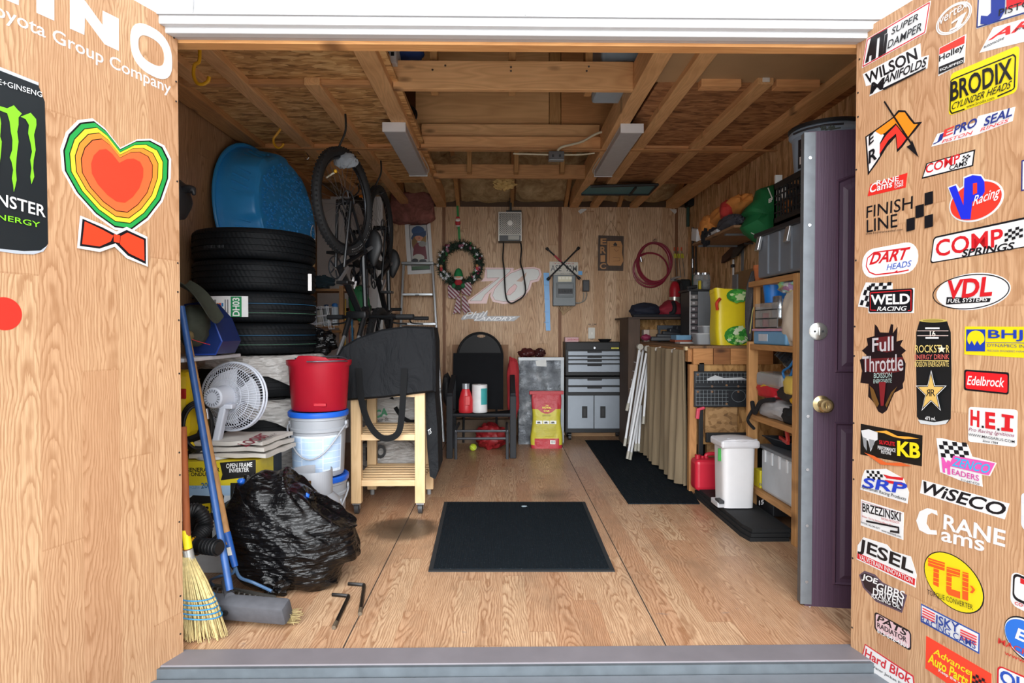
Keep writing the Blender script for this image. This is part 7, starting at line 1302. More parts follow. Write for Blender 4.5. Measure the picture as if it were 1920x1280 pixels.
for k, (x0, x1, y0, y1, Yq) in enumerate(((1307, 1343, 626, 646, 4.98), (1319, 1346, 612, 626, 5.0))):
    a, c_ = at(x0, y1, Yq), at(x1, y0, Yq); z0 = BZ if k == 0 else at(1330, 626, 4.98).z + .002; cx = (a.x + c_.x) / 2; wd = (c_.x - a.x) / 2; hh = c_.z - a.z; b = B(M('#a9adb2', .3, v=.05))
    def tub(u, v): 
        e = lambda s_: math.copysign(abs(s_) ** .4, s_); an_ = 2 * pi * u; k_ = .82 + .18 * v; return (cx + e(cos(an_)) * wd * k_, Yq + .09 + e(sin(an_)) * .09 * k_, z0 + hh * v)
    b.grid(tub, 40, 6, cu=1); b.add([tub(i / 40, 0) for i in range(40)], [tuple(range(40))]); t = thing('plastic_tub', ('grey clear plastic tub on the bench beside the yellow bag', 'white plastic tub tilted on the grey clear tub')[k], 'tub', (cx, Yq, z0), 0, 'plastic tubs on the bench'); b.build('tub_body', t, 1)
    b = B(M('#cfd3d6', .3)); b.tube([tub(i / 40, 1) for i in range(40)], .005, None, 6, 1); b.add([tub(i / 40, .97) for i in range(40)], [tuple(range(40))]); b.build('rim', t, 1)
b = B(M('#4b3d55', .5)); q = at(1350, 640, 4.9); b.blob((q.x, 4.92, BZ + .03), (.03, .04, .032), n=10, flat=BZ); tag(b.build('purple_ball'), 'small dark purple bundle between tub and yellow bag', 'bundle')
# yellow grocery bag with lettuce print
Yy = 4.72; L0, R0 = at(1347, 600, Yy).x, at(1409, 600, Yy).x; zt_ = at(1380, 541, Yy).z
YBm = M('#f2da22', .4, v=.08, s=9, b=.3, bs=18); t = thing('grocery_bag', 'yellow shopping bag printed with green lettuce standing on the work bench', 'shopping bag', ((L0 + R0) / 2, Yy, BZ))
e = lambda s_: math.copysign(abs(s_) ** .35, s_)
def yg(u, v): a = 2 * pi * u; w_ = (R0 - L0) / 2 * (1 + .04 * sin(v * 7)); return ((L0 + R0) / 2 + e(cos(a)) * w_ - .015 * v, Yy + .11 + e(sin(a)) * .11 * (1 - .25 * v), BZ + (zt_ - BZ) * v + (.01 * sin(a * 2) if v > .95 else 0))
b = B(YBm); b.grid(yg, 64, 14, cu=1); b.add([yg(i / 64, 0) for i in range(64)], [tuple(range(64))]); b.add([(p[0], p[1], p[2] - .03) for p in [yg(i / 64, 1) for i in range(64)]], [tuple(range(64))]); b.build('bag_body', t, 1)
rnd = random.Random(4); lt = []
gm = ('#4fae48', '#6cc455', '#36903a', '#9bdc74', '#d9efb4', '#e9f5d6')
def leafcluster(cx, cy, rx, ry, n):
    out = []
    for i in range(n):
        a = rnd.random() * 6.28; r_ = sqrt(rnd.random()) * .8; x, y = cx + cos(a) * r_ * rx, cy + sin(a) * r_ * ry; s_ = rnd.uniform(.2, .42) * (1.2 - r_); ph = rnd.random() * 6
        out.append(('p', rnd.choice(gm), [(x + cos(q) * rx * s_ * (1 + .25 * sin(5 * q + ph)), y + sin(q) * ry * s_ * (1 + .25 * sin(5 * q + ph))) for q in [2 * pi * k / 14 for k in range(14)]]))
    return out
Pb = Plane((0, Yy - .004, 0), (1, 0, 0), (0, 0, 1))
sticker(t, Pb, (0, 0, 1), 'printed green lettuce head near the bag opening', [('p', '#3b8f37', el(1384, 554, 22, 13, 16))] + leafcluster(1384, 555, 22, 15, 30), 'lettuce_print', 0, .0005)
sticker(t, Pb, (0, 0, 1), 'printed green lettuce head at the bag foot', [('p', '#3b8f37', el(1383, 629, 25, 18, 16))] + leafcluster(1383, 628, 25, 20, 44), 'lettuce_print', 0, .0005)
b = B(M('#d8412c', .5)); b.tube(spline([at(1350, 560, Yy - .0), at(1344, 568, Yy - .02), at(1345, 580, Yy + .0)]), .012, None, 8); b.build('red_handle', t, 1)
# grey cloth hanging at the shelf post
b = B(M('#4b4a4c', .95, v=.35, s=60, b=.4, bs=150)); P0 = 4.12
def gc(u, v):
    xs = [(1410, 1420), (1402, 1424), (1400, 1424), (1399, 1420), (1398, 1412), (1403, 1408)]; k = v * 5; i = min(int(k), 4); f_ = k - i
    xl = xs[i][0] + (xs[i + 1][0] - xs[i][0]) * f_; xr = xs[i][1] + (xs[i + 1][1] - xs[i][1]) * f_; p = at(xl + (xr - xl) * u, 508 + 130 * v, P0 - .02 * sin(pi * u)); return p + V((0, .012 * sin(u * 9 + v * 4), 0))
b.grid(gc, 14, 24, th=(0, .012, 0)); t = thing('grey_jacket', 'dark grey fleece hanging from the wooden shelf post', 'jacket', gc(.5, 1)); b.build('fleece', t, 1)
b = B(M('#b9b36a', .6)); b.tube(spline([at(1422, 560, P0 - .05), at(1412, 580, P0 - .05), at(1409, 600, P0 - .05), at(1406, 625, P0 - .05)]), .003); b.build('piping', t, 1)
# ---------- wall shelf with clutter on the strand board wall
SZ = 1.965; SX = 1.68
t = thing('bracket_shelf', 'wooden wall shelf on grey brackets high on the strand board wall', 'shelf', (1.95, 4.9, SZ - .02))
b = B(LUMBER('wall_shelf_board', '#9a7552', '#63472e', 'Y')); b.box(SX, 2.115, 4.48, 5.46, SZ - .02, SZ, bv=.002); b.build('board', t, 1)
for y in (5.40, 4.75): b = B(M('#8b9299', .4, .6)); b.box(SX + .04, 2.115, y, y + .03, SZ - .035, SZ - .021); b.box(2.10, 2.115, y, y + .03, SZ - .3, SZ - .02); b.build('bracket', t, 1)
def wx(x, y, X): return atX(x, y, X)
b = B(GLASS('#dfe3e6', .15, .35)); b.boxc((1.735, 5.375, SZ + .064), (.14, .15, .11), None, .01, Matrix.Rotation(.2, 3, 'X')); tag(b.build('clear_box'), 'clear plastic box at the rear end of the wall shelf', 'box')
b = B(M('#17181d', .9)); b.blob((1.70, 5.16, SZ + .015), (.035, .06, .08), amp=.3, fr=3, n=16, seed=5); tag(b.build('black_cloth'), 'black cloth hanging over the wall shelf edge', 'cloth')
for k, (y, z, cc, l) in enumerate(((5.25, .0, '#b23038', 'red and white box lying lowest behind the orange towel'), (5.25, .06, '#3a3a42', 'dark game box between the boxes behind the orange towel'), (5.22, .12, '#c9c9cc', 'pale grey flat box on top behind the orange towel'))): b = B(M(cc, .5)); b.box(1.90, 2.10, y - .1, y + .2, SZ + z + .001, SZ + z + .055, bv=.003); tag(b.build('flat_box'), l, 'box', 'boxes on the wall shelf')
TW = M('#d38a42', .9, v=.15, s=14, b=.5, bs=25)
b = B(TW); b.blob((1.83, 4.95, SZ + .17), (.12, .36, .095), amp=.16, fr=2.0, n=28, seed=3, fn=lambda p, q: (p.x, p.y, p.z - .12 * p.y)); b.blob((1.73, 5.22, SZ + .10), (.06, .13, .11), amp=.2, fr=2.5, n=20, seed=9); tag(b.build('orange_towel'), 'orange towel bundled on the wall shelf', 'towel')
b = B(M('#b9342e', .8)); b.blob((1.74, 4.80, SZ + .17), (.05, .08, .07), amp=.2, n=14, seed=1); tag(b.build('red_cloth'), 'red cloth tucked on the orange towel', 'cloth')
b = B(M('#46474f', .9, v=.3)); b.blob((1.74, 4.72, SZ + .055), (.06, .22, .055), amp=.25, fr=3, n=20, seed=6); tag(b.build('grey_garment'), 'dark grey garment folded at the wall shelf edge', 'garment')
b = B(M('#23222a', .9)); b.blob((1.72, 5.02, SZ + .03), (.05, .14, .035), amp=.3, fr=3, n=16, seed=2); tag(b.build('black_garment'), 'black garment under the orange towel', 'garment')
b = B(M('#c2c4c6', .5)); b.cyl((1.695, 5.08, SZ + .018), (1.695, 4.85, SZ + .018), .016); tag(b.build('white_tube'), 'short white tube at the wall shelf edge', 'tube')
# green bag
t = thing('green_shopping_bag', 'green cloth shopping bag hanging off the end of the wall shelf', 'shopping bag', (1.8, 4.15, 1.85)); GB = M('#14713f', .75, v=.15, s=8, b=.5, bs=12)
gl = [(1452, 345), (1428, 352), (1422, 372), (1404, 388), (1400, 396), (1410, 402), (1396, 424), (1404, 434), (1420, 448), (1436, 456), (1452, 448), (1462, 420), (1468, 380), (1462, 350)]; rings = []
mid = at(1432, 405, 4.36)
for d, k in ((-.07, .0), (-.065, .5), (-.03, .85), (.02, 1.0), (.10, 1.0), (.14, .8), (.16, 0)): rings.append([V((mid.x + (at(x, y, 4.36).x - mid.x) * k, 4.36 + d + .03 * mn.noise(V((x * .09, y * .09, k * 2))), mid.z + (at(x, y, 4.36).z - mid.z) * k)) for x, y in gl])
n = len(gl); b = B(GB); b.add([p for r_ in rings for p in r_], [(r_ * n + i, r_ * n + (i + 1) % n, (r_ + 1) * n + (i + 1) % n, (r_ + 1) * n + i) for r_ in range(len(rings) - 1) for i in range(n)], None, 1); b.build('bag_body', t, 1)
b = B(M('#dfe6e0', .6)); b.tube(spline([at(1440, 352, 4.27), at(1444, 362, 4.27), at(1448, 372, 4.27)]), .004); b.tube(spline([at(1408, 436, 4.28), at(1416, 440, 4.28), at(1426, 443, 4.28)]), .003); b.build('white_print', t, 1); T_(t, 4.27, '#e6ece6', 'EF', (1441, 381), (1449, 377), (1441, 373), .05, 'white_lettering')
# grey tote, black crate and round tub over the shelf unit
t = thing('grey_tote', 'grey storage tote with silver latches on top of the wooden shelf unit', 'tote', (1.8, 3.6, 1.52)); TG = M('#6e7680', .5, v=.06)
b = B(TG); b.box(1.60, 2.05, 3.28, 3.86, 1.525, 1.80, bv=.012); b.build('tub', t, 1); b = B(M('#22252a', .5)); b.box(1.58, 2.07, 3.26, 3.88, 1.775, 1.805, bv=.006); b.build('lid', t, 1)
for y in (3.40, 3.55, 3.70): b = B(M('#7b838d', .5)); b.box(1.59, 1.60, y - .006, y + .006, 1.54, 1.77); b.build('rib', t, 1)
for y in (3.81, 3.42): b = B(M('#c7cacd', .3, .8)); b.boxc((1.585, y, 1.74), (.02, .05, .10), None, .004, Matrix.Rotation(.2, 3, 'Y')); b.build('latch', t, 1)
t = thing('black_crate', 'black plastic crate on the grey tote', 'crate', (1.8, 3.45, 1.808)); KC = M('#141517', .5)
b = B(KC); x0, x1, y0, y1, z0, z1 = 1.60, 1.98, 3.25, 3.64, 1.808, 2.06
b.box(x0, x1, y0, y1, z0, z0 + .02)
for zz0, zz1 in ((z0, z0 + .05), (z1 - .035, z1)): b.box(x0, x0 + .012, y0, y1, zz0, zz1); b.box(x1 - .012, x1, y0, y1, zz0, zz1); b.box(x0, x1, y0, y0 + .012, zz0, zz1); b.box(x0, x1, y1 - .012, y1, zz0, zz1)
b.build('frame_rail', t, 1)
b = B(KC)
for i in range(11): y = y0 + .006 + i * (y1 - y0 - .012) / 10; b.box(x0 + .002, x0 + .010, y - .004, y + .004, z0, z1); x = x0 + .006 + i * (x1 - x0 - .012) / 10; b.box(x - .004, x + .004, y1 - .010, y1 - .002, z0, z1); b.box(x - .004, x + .004, y0 + .002, y0 + .010, z0, z1)
for i in range(3): z = z0 + .08 + i * .05; b.box(x0 + .003, x0 + .009, y0, y1, z - .004, z + .004); b.box(x0, x1, y1 - .009, y1 - .003, z - .004, z + .004)
b.build('lattice_side', t, 1)
b = B(M('#d9d7d2', .5)); b.blob((1.62, 3.55, 1.99), (.012, .03, .035), n=10, amp=.05); tag(b.build('white_cup', origin=(1.63, 3.55, 1.96)), 'white cup seen through the black crate hand hole', 'cup')
b = B(M('#cf7f3a', .6))
for k in range(9): a = k * .7; b.bar((1.625, 3.50, 1.90), (1.622, 3.50 + .06 * cos(a), 1.90 + .045 * sin(a) + .01), .014, .006, None, .003)
tag(b.build('orange_foam', origin=(1.625, 3.5, 1.86)), 'orange spiky toy inside the black crate', 'toy')
b = B(M('#2b2d31', .6)); b.box(1.64, 1.94, 3.29, 3.60, 1.83, 1.99, bv=.02); tag(b.build('dark_bundle'), 'dark bundle filling the black crate', 'bundle')
b = B(M('#d6d6d4', .6)); a = at(1450, 350, 3.70); b.box(1.62, 1.66, 3.66, 3.675, 1.97, 2.12); tag(b.build('white_card', origin=(1.64, 3.667, 1.97)), 'white card sticking up behind the black crate', 'card')
t = thing('round_tub', 'round grey blue tub with black lid and printed label near the ceiling', 'tub', (1.80, 3.42, 2.064)); TB = M('#8fa3b8', .4, v=.04)
b = B(TB); b.lathe([(.165, 0), (.18, .20), (.196, .212), (.196, .226), (.187, .236), (0, .236)], None, 44); b.build('tub_body', t)
b = B(M('#1e2024', .5)); b.lathe([(.194, .234), (.2, .24), (.2, .252), (.18, .258), (0, .258)], None, 44); b.build('lid', t)
lb = B(); 
def arc(a0, a1, z0, z1, cc, r_=.184):
    for i in range(10):
        a, a2 = radians(a0 + (a1 - a0) * i / 10), radians(a0 + (a1 - a0) * (i + 1) / 10); lb.ext([(r_ * cos(a), r_ * sin(a), z0), (r_ * cos(a2), r_ * sin(a2), z0), (r_ * cos(a2), r_ * sin(a2), z1), (r_ * cos(a), r_ * sin(a), z1)], (-.004 * cos(a), -.004 * sin(a), 0), M(cc, .5))
arc(-168, -95, .02, .175, '#1c1a20', .1845); arc(-150, -125, .13, .158, '#e6e4e6', .1855); arc(-135, -112, .075, .105, '#c98fa6', .1855); arc(-140, -128, .045, .065, '#c9c832', .186); arc(-164, -145, .04, .08, '#cfcac6', .1855); arc(-162, -112, .115, .122, '#8e5a6a', .1855); lb.build('label', t)
b = B(M('#2e3038', .5)); b.tube(spline([(.196 * cos(radians(x)), .196 * sin(radians(x)), .215 + .0 * x) for x in (-175, -150, -120, -95)]), .006); b.build('handle', t)
# things on the strand board wall
t = thing('air_rifle', 'dark wooden stocked rifle hung on the strand board wall under the shelf', 'rifle', (2.08, 4.8, 1.6)); RX = 2.06; rp = lambda x, y: atX(x, y, RX)
b = B(LUMBER('walnut_stock', '#4a2b1e', '#24140e', 'Y', knots=False)); b.ext([rp(x, y) for x, y in ((1352, 493), (1354, 480), (1370, 464), (1382, 456), (1392, 448), (1420, 438), (1424, 443), (1400, 456), (1392, 462), (1376, 476), (1362, 487))], (.035, 0, 0)); b.build('stock', t, 1)
b = B(M('#1a1a1c', .4, .5)); b.tube([rp(1388, 452), rp(1500, 404)], .012); b.build('barrel', t, 1); b = B(M('#151517', .5)); b.ext([rp(x, y) for x, y in ((1374, 468), (1392, 455), (1394, 462), (1380, 480), (1370, 484), (1372, 476))], (.02, 0, 0)); b.build('trigger_guard', t, 1)
b = B(M('#6a6d70', .4, .6)); q = rp(1400, 452); b.cyl((2.115, q.y, q.z - .02), (2.04, q.y, q.z - .02), .007); b.build('wall_peg', t, 1)
b = B(M('#9c7b55', .8)); p, q = atX(1376, 560, 2.1), atX(1430, 470, 2.1); b.box(2.10, 2.118, q.y, p.y, 1.2, 1.72); tag(b.build('hardboard_sheet', origin=(2.11, (p.y + q.y) / 2, 1.2)), 'plain tan hardboard sheet on the strand board wall', 'board')
b = B(M('#d9dadb', .4)); p, q = atX(1372, 486, 2.08), atX(1372, 560, 2.08); b.cyl((2.095, p.y, p.z), (2.095, p.y, q.z - .05), .009); b.boxc((2.09, p.y, p.z - .06), (.03, .04, .03), M('#1c1c1e', .5), .006); tag(b.build('white_rod'), 'thin white rod with black clip on the strand board wall', 'rod')
b = B(M('#85878c', .5)); p, q = atX(1376, 515, 2.09), atX(1381, 545, 2.09); b.box(2.085, 2.10, q.y - .02, p.y + .03, q.z - .05, p.z, bv=.004); tag(b.build('grey_strip'), 'flat grey strip beside the white rod on the wall', 'strip')
for k, (x0, y0, x1, y1, r_, cc, hd, lab) in enumerate(((1290, 384, 1298, 420, .018, '#2b4a3f', 'a', 'green handled axe hung in the upper rear corner'), (1299, 430, 1297, 530, .012, '#2e2c2c', 's', 'short sword with silver guard hung in the rear corner'), (1305, 432, 1308, 510, .009, '#2a211c', 'b', 'thin dark baton hung beside the short sword'), (1300, 515, 1292, 590, .016, '#1f4a3c', 'n', 'green handled tool standing below the short sword'))):
    p, q = atX(x0, y0, 2.08), atX(x1, y1, 2.08); q.y = p.y; t = thing('hung_tool', lab, 'tool', q, 0, 'tools hung in the rear corner'); b = B(M(cc, .5)); b.cyl(p, q, r_); b.build('handle', t, 1)
    if hd == 'a': b = B(M('#24262a', .45, .4)); b.box(p.x - .03, p.x + .035, p.y - .12, p.y + .04, p.z - .03, p.z + .05, bv=.01); b.build('axe_head', t, 1)
    if hd == 's':
        b = B(CHR); m_ = lerp(p, q, .55); b.bar(m_ + V((0, -.07, 0)), m_ + V((0, .07, 0)), .016, .012); b.cyl(m_, m_ + V((0, 0, -.1)), .016); b.boxc(p, (.03, .03, .05), None, .008); b.build('guard', t, 1)
    if hd == 'b': b = B(M('#2a211c', .6)); b.torus(.03, .006, None, frame((1, 0, 0), q), 18, 6); b.build('wrist_loop', t, 1)
# ---------- wooden shelf unit
UX = 1.62; YA, YZ = 3.43, 4.03; SU = LUMBER('unit_pine', '#cf9d64', '#99683a', 'Z', knots=True); SUy = LUMBER('unit_pine_shelf', '#c08e58', '#835a32', 'Y')
t = thing('shelf_unit', 'rough pine shelf unit full of clutter behind the purple door', 'shelf', (1.85, 3.7, 0)); UT = 1.517
b = B(SU); b.box(UX, UX + .055, YA - .05, YA, 0, UT, bv=.003); b.build('post', t, 1)
xp = at(1404, 700, YZ).x; b = B(SU); b.box(xp, xp + .062, YZ, YZ + .04, .0, at(1404, 640, YZ).z, bv=.003); b.build('post', t, 1)
xq = at(1418, 560, YZ).x; b = B(SU); b.box(xq, xq + .028, YZ, YZ + .05, at(1404, 645, YZ).z, UT + .0, bv=.002); b.build('post', t, 1)
for y in (YA - .05, YZ + .02): b = B(SU); b.box(2.06, 2.11, y, y + .05, 0, UT); b.build('post', t, 1)
zsh = [UT, 1.11, .655, .185]
for k, z in enumerate(zsh):
    b = B(SUy); b.box(UX + .002, 2.10, YA, YZ + .03, z - .035, z, bv=.002); b.build('shelf_board', t, 1)
# shelf contents
def ub(nm, lab, cat, x0, x1, y0, y1, z, h_, cc, bv=.005, r=.45, grp=None): bb = B(M(cc, r)); bb.box(x0, x1, y0, y1, z, z + h_, bv=bv); return tag(bb.build(nm), lab, cat, grp)
z = zsh[1]
t = thing('pink_lid_box', 'light blue storage box with pink lid on the second shelf board', 'box', (1.75, 3.8, z)); b = B(M('#6fa6cf', .4)); b.box(1.64, 1.86, 3.56, 4.02, z, z + .085, bv=.01); b.build('box_body', t, 1); b = B(M('#d0a3bf', .4)); b.box(1.632, 1.868, 3.552, 4.028, z + .085, z + .1, bv=.005); b.build('lid', t, 1); b = B(M('#cbd3dc', .5)); b.box(1.637, 1.64, 3.80, 3.93, z + .022, z + .066); b.build('paper_label', t, 1)
t = thing('clear_tray', 'clear plastic tray standing on the pink lid box', 'tray', (1.75, 3.85, z + .102)); b = B(GLASS('#eef2f4', .08, .85))
for zz0 in (0, .055, .11): b.box(1.645, 1.85, 3.68, 4.01, z + .103 + zz0, z + .112 + zz0, bv=.002)
b.box(1.645, 1.65, 3.68, 4.01, z + .103, z + .26); b.box(1.645, 1.85, 4.0, 4.008, z + .103, z + .24); b.build('tray_tier', t, 1)
t = thing('silver_can', 'shiny silver canister on the pink lid box', 'canister', (1.72, 3.80, z + .12)); b = B(M('#c9d0d6', .2, .85)); b.lathe([(.05, 0), (.05, .13), (.046, .135), (0, .135)], None, 26, Matrix.Translation((1.72, 3.80, z + .166))); b.build('can_body', t, 1)
b = B(M('#a82a30', .5)); b.cyl((1.69, 3.94, z + .113), (1.69, 3.94, z + .2), .02); tag(b.build('red_bottle'), 'small red bottle in the clear tray', 'bottle')
t = thing('blue_pot', 'bright blue plastic pots leaning on the second shelf', 'pot', (1.74, 3.85, z + .27)); b = B(M('#1e78cf', .4)); b.lathe([(.05, 0), (.062, .11), (.07, .112), (.07, .135), (.062, .135), (.052, .02), (0, .015)], None, 26, xf((1.70, 3.86, z + .262))); b.build('pot_body', t, 1)
b = B(M('#1e78cf', .4)); b.boxc((1.77, 3.72, z + .315), (.13, .16, .10), None, .012, Matrix.Rotation(.3, 3, 'X')); tag(b.build('blue_tub'), 'bright blue square tub beside the blue pot', 'tub')
b = B(M('#c9bfb0', .85, v=.08, b=.4, bs=20)); b.blob((1.71, 3.55, z + .17), (.08, .10, .18), amp=.18, fr=2, n=24, seed=5, flat=z, ex=.8); tag(b.build('canvas_sack'), 'cream canvas sack standing on the second shelf by the front post', 'sack')
FLW = NT('wrapped_seed_print'); vo = FLW.n('TexVoronoi', {'Vector': FLW.co, 'Scale': 28.0}).outputs['Color']; FLW.set(Base_Color=FLW.mix(.55, vo, lin('#9fa19a')), Roughness=.2); FLW.bump(FLW.noise(FLW.co, 20, 4).outputs[0], .6, .02)
b = B(FLW.m); b.blob((1.74, 3.56, z + .345), (.12, .15, .055), amp=.2, fr=2, n=20, seed=3); tag(b.build('clear_wrapped_bag'), 'clear wrapped bag with flowery print under the top shelf board', 'bag')
z = zsh[2]
t = thing('black_tyre_toy', 'black ribbed wheel lying slanted under the second shelf', 'wheel', (1.8, 3.7, .95)); m = frame(V((-.62, .25, -.75)), (1.86, 3.68, .915)); b = B(M('#1b1f24', .6)); b.lathe(tyre_prof(.24, .16, .09), None, 36, m)
for i in range(30): a = 2 * pi * i / 30; d = V((cos(a), sin(a), 0)); b.boxc(m @ (d * .242), (.012, .022, .08), None, 0, m.to_3x3() @ Matrix.Rotation(a, 3, 'Z'))
b.build('tyre', t, 1); b = B(M('#9a9ea3', .3, .7)); b.torus(.17, .008, None, m @ xf((0, 0, .045)), 36, 6); b.build('rim', t, 1)
b = B(GLASS('#dfe4e6', .12, .7)); b.box(1.64, 1.80, 3.62, 3.98, z + .19, z + .28, bv=.02); tag(b.build('clear_bin'), 'clear plastic bin under the slanted wheel', 'bin')
b = B(M('#d8bd5a', .5)); b.blob((1.67, 3.50, z + .23), (.05, .07, .055), amp=.1, n=14, ex=.6); tag(b.build('yellow_bowl'), 'pale yellow bowl under the second shelf by the front post', 'bowl')
b = B(M('#1f6fb0', .5)); b.tube(spline([(1.66, 3.47, z + .40), (1.65, 3.52, z + .34), (1.645, 3.6, z + .30), (1.65, 3.55, z + .25), (1.65, 3.48, z + .33)]), .007); tag(b.build('blue_strap'), 'bright blue strap under the slanted wheel', 'strap')
t = thing('red_snack_bag', 'red bag with yellow edge on the backpack', 'bag', (1.7, 3.85, z + .15)); b = B(M('#c92733', .45, b=.3, bs=20)); b.blob((1.69, 3.86, z + .165), (.05, .15, .05), amp=.15, n=18, seed=4, ex=.7); b.build('red_body', t, 1); b = B(M('#d9b62a', .5)); b.tube([(1.66, 3.73, z + .21), (1.645, 3.86, z + .20), (1.66, 3.99, z + .17)], .006); b.build('yellow_edge', t, 1)
b = B(M('#2a2422', .8)); b.blob((1.68, 3.58, z + .17), (.05, .10, .04), amp=.15, n=16, seed=2, ex=.7); tag(b.build('black_glove'), 'black glove on the backpack beside the red bag', 'glove')
b = B(M('#c79a1f', .7)); b.blob((1.69, 3.49, z + .145), (.05, .05, .03), amp=.1, n=12); tag(b.build('yellow_glove'), 'yellow folded glove on the backpack by the front post', 'glove')
t = thing('backpack', 'grey and black backpack lying on the third shelf board', 'backpack', (1.75, 3.75, z)); b = B(M('#a9a9ab', .8, v=.12)); b.blob((1.71, 3.76, z + .06), (.09, .24, .062), amp=.15, fr=2.5, n=24, seed=8, flat=z, ex=.8); b.build('grey_panel', t, 1); b = B(M('#16171a', .85)); b.blob((1.70, 3.55, z + .05), (.08, .10, .055), amp=.15, n=18, seed=1, flat=z); b.tube(spline([(1.62, 3.98, z + .08), (1.605, 3.9, z + .02), (1.60, 3.8, z + .1), (1.63, 3.68, z + .13)]), .014, None, 8); b.tube(spline([(1.615, 3.95, z + .04), (1.60, 4.0, z - .04), (1.60, 3.9, z - .08)]), .010, None, 8); b.build('black_strap', t, 1)
z = zsh[3]
t = thing('clear_tote', 'clear storage tote with grey lid on the lowest shelf board', 'tote', (1.8, 3.6, z)); b = B(M('#b9c0c6', .35, v=.25, s=5)); b.box(1.645, 2.02, 3.46, 3.90, z, z + .27, bv=.02); b.build('tub', t, 1); b = B(M('#5a5e63', .4)); b.box(1.632, 2.03, 3.45, 3.915, z + .27, z + .292, bv=.006); b.build('lid', t, 1)
for y in (3.52, 3.62, 3.72, 3.82): b = B(M('#cfd4d8', .35)); b.box(1.638, 1.65, y, y + .02, z + .19, z + .27, bv=.003); b.build('rim_rib', t, 1)
t = thing('black_tray', 'black shallow tray on the lid of the clear tote', 'tray', (1.8, 3.65, z + .294)); b = B(M('#1d2329', .45)); b.lathe([(.19, 0), (.24, .05), (.25, .05), (.25, .056), (.236, .055), (.185, .008), (0, .008)], None, 4, xf((1.86, 3.68, z + .294), 0, 0, pi / 4), 0, .85, 1.2); b.build('tray_body', t, 1)
ub('tin_box', 'yellow carton beside the clear tote on the lowest shelf', 'box', 1.65, 1.74, 3.925, 4.02, z, .115, '#d8cb2f'); T_(bpy.data.objects['tin_box'], 3.92, '#3a4a8a', 'Kitchen', (1424, 910), (1438, 911), (1424, 905), .01)
t = thing('blue_sack', 'blue and black printed sack behind the yellow carton', 'sack', (1.78, 3.97, z)); b = B(M('#2d4f78', .5, v=.3, b=.3, bs=20)); b.blob((1.80, 3.985, z + .12), (.05, .045, .12), amp=.1, n=16, flat=z, ex=.6); b.build('sack_body', t, 1); b = B(M('#15171b', .5)); b.blob((1.80, 3.985, z + .215), (.045, .04, .02), amp=.1, n=12); b.build('black_top', t, 1)
b = B(M('#b9352e', .5)); b.bar((1.68, 3.60, z + .36), (1.68, 3.62, z + .425), .02, .02, None, .004); b.bar((1.68, 3.60, z + .352), (1.70, 3.75, z + .36), .02, .016); tag(b.build('red_tool_handle'), 'red tool handle on the black shallow tray', 'tool')
ub('weight_plate_box', 'dark box with pale number on the floor under the lowest shelf', 'box', 1.66, 1.95, 3.75, 4.0, .055, .09, '#1b1c20'); T_(bpy.data.objects['weight_plate_box'], 3.745, '#b9babd', '15', (1423, 947), (1432, 945), (1423, 938), .03)
b = B(M('#161719', .6)); b.box(1.70, 1.95, 3.45, 3.6, .06, .12, bv=.015); tag(b.build('black_case'), 'flat black case under the lowest shelf by the front post', 'case')
# terracotta pot on the post
t = thing('terracotta_pot', 'terracotta flower pot on the corner of the pine shelf unit', 'flower pot', (xq + .02, YZ - .02, UT)); b = B(M('#b8693c', .8)); b.lathe([(.034, 0), (.043, .078), (.047, .08), (.047, .105), (.04, .105), (.033, .02), (0, .018)], None, 28); b.build('pot_body', t)
ub('dark_bottle_box', 'dark box behind the terracotta pot', 'box', xq + .065, xq + .12, YZ - .06, YZ + .02, UT, .075, '#22272e')
# pedal bin
t = thing('pedal_bin', 'white pedal bin standing on the black rubber mats', 'bin', at(1385, 960, 3.9)); Yp = 3.86; zf = .075; bw = lambda x: at(x, 880, Yp).x; bx0, bx1 = bw(1356), bw(1419); bt = at(1380, 838, Yp).z
b = B(M('#e4e4e6', .35, v=.03)); 
def bin_(u, v):
    a = 2 * pi * u; e = lambda s_: math.copysign(abs(s_) ** .35, s_); k_ = .93 + .07 * v; cx_ = (bx0 + bx1) / 2; return (cx_ + e(cos(a)) * (bx1 - bx0) / 2 * k_, Yp + .10 + e(sin(a)) * .10 * k_, zf + (bt - zf) * v)
b.grid(bin_, 48, 8, cu=1); b.add([bin_(i / 48, 0) for i in range(48)], [tuple(range(48))]); b.build('bin_body', t, 1)
b = B(M('#e4e4e6', .35, v=.03)); b.box(at(1342, 880, Yp + .16).x, bx0 + .03, Yp + .05, Yp + .16, zf + .06, bt, bv=.012); b.build('pedal_column', t, 1)
b = B(M('#c9cace', .4)); b.box(bw(1348), bx0 + .02, Yp + .02, Yp + .15, zf, zf + .035, bv=.006); b.build('pedal_foot', t, 1); b = B(M('#3b3d40', .5)); b.box(bw(1349), bx0 + .01, Yp + .0, Yp + .08, zf + .03, zf + .05, bv=.004); b.build('pedal', t, 1)
b = B(M('#dcdce0', .35)); b.box(bw(1352), bx1 + .02, Yp - .01, Yp + .215, bt - .01, bt + .04, bv=.015); b.build('lid_frame', t, 1)
lx0, lx1 = bw(1352), bx1 + .02; b = B(M('#dfdfe3', .35)); b.grid(lambda u, v: (lx0 + .01 + (lx1 - lx0 - .02) * u, Yp + .0 + .205 * v, bt + .038 + .02 * sin(pi * u) ** .6 * sin(pi * min(1, .1 + v * .9)) ** .5), 16, 12, th=(0, 0, -.01)); b.build('lid', t, 1)
b = B(M('#dfdfe3', .35)); b.tube(spline([(lx0 + .05, Yp + .03, bt + .046), ((lx0 + lx1) / 2, Yp - .008, bt + .040), (lx1 - .01, Yp + .03, bt + .04)]), .007); b.build('lid_seam', t, 1)
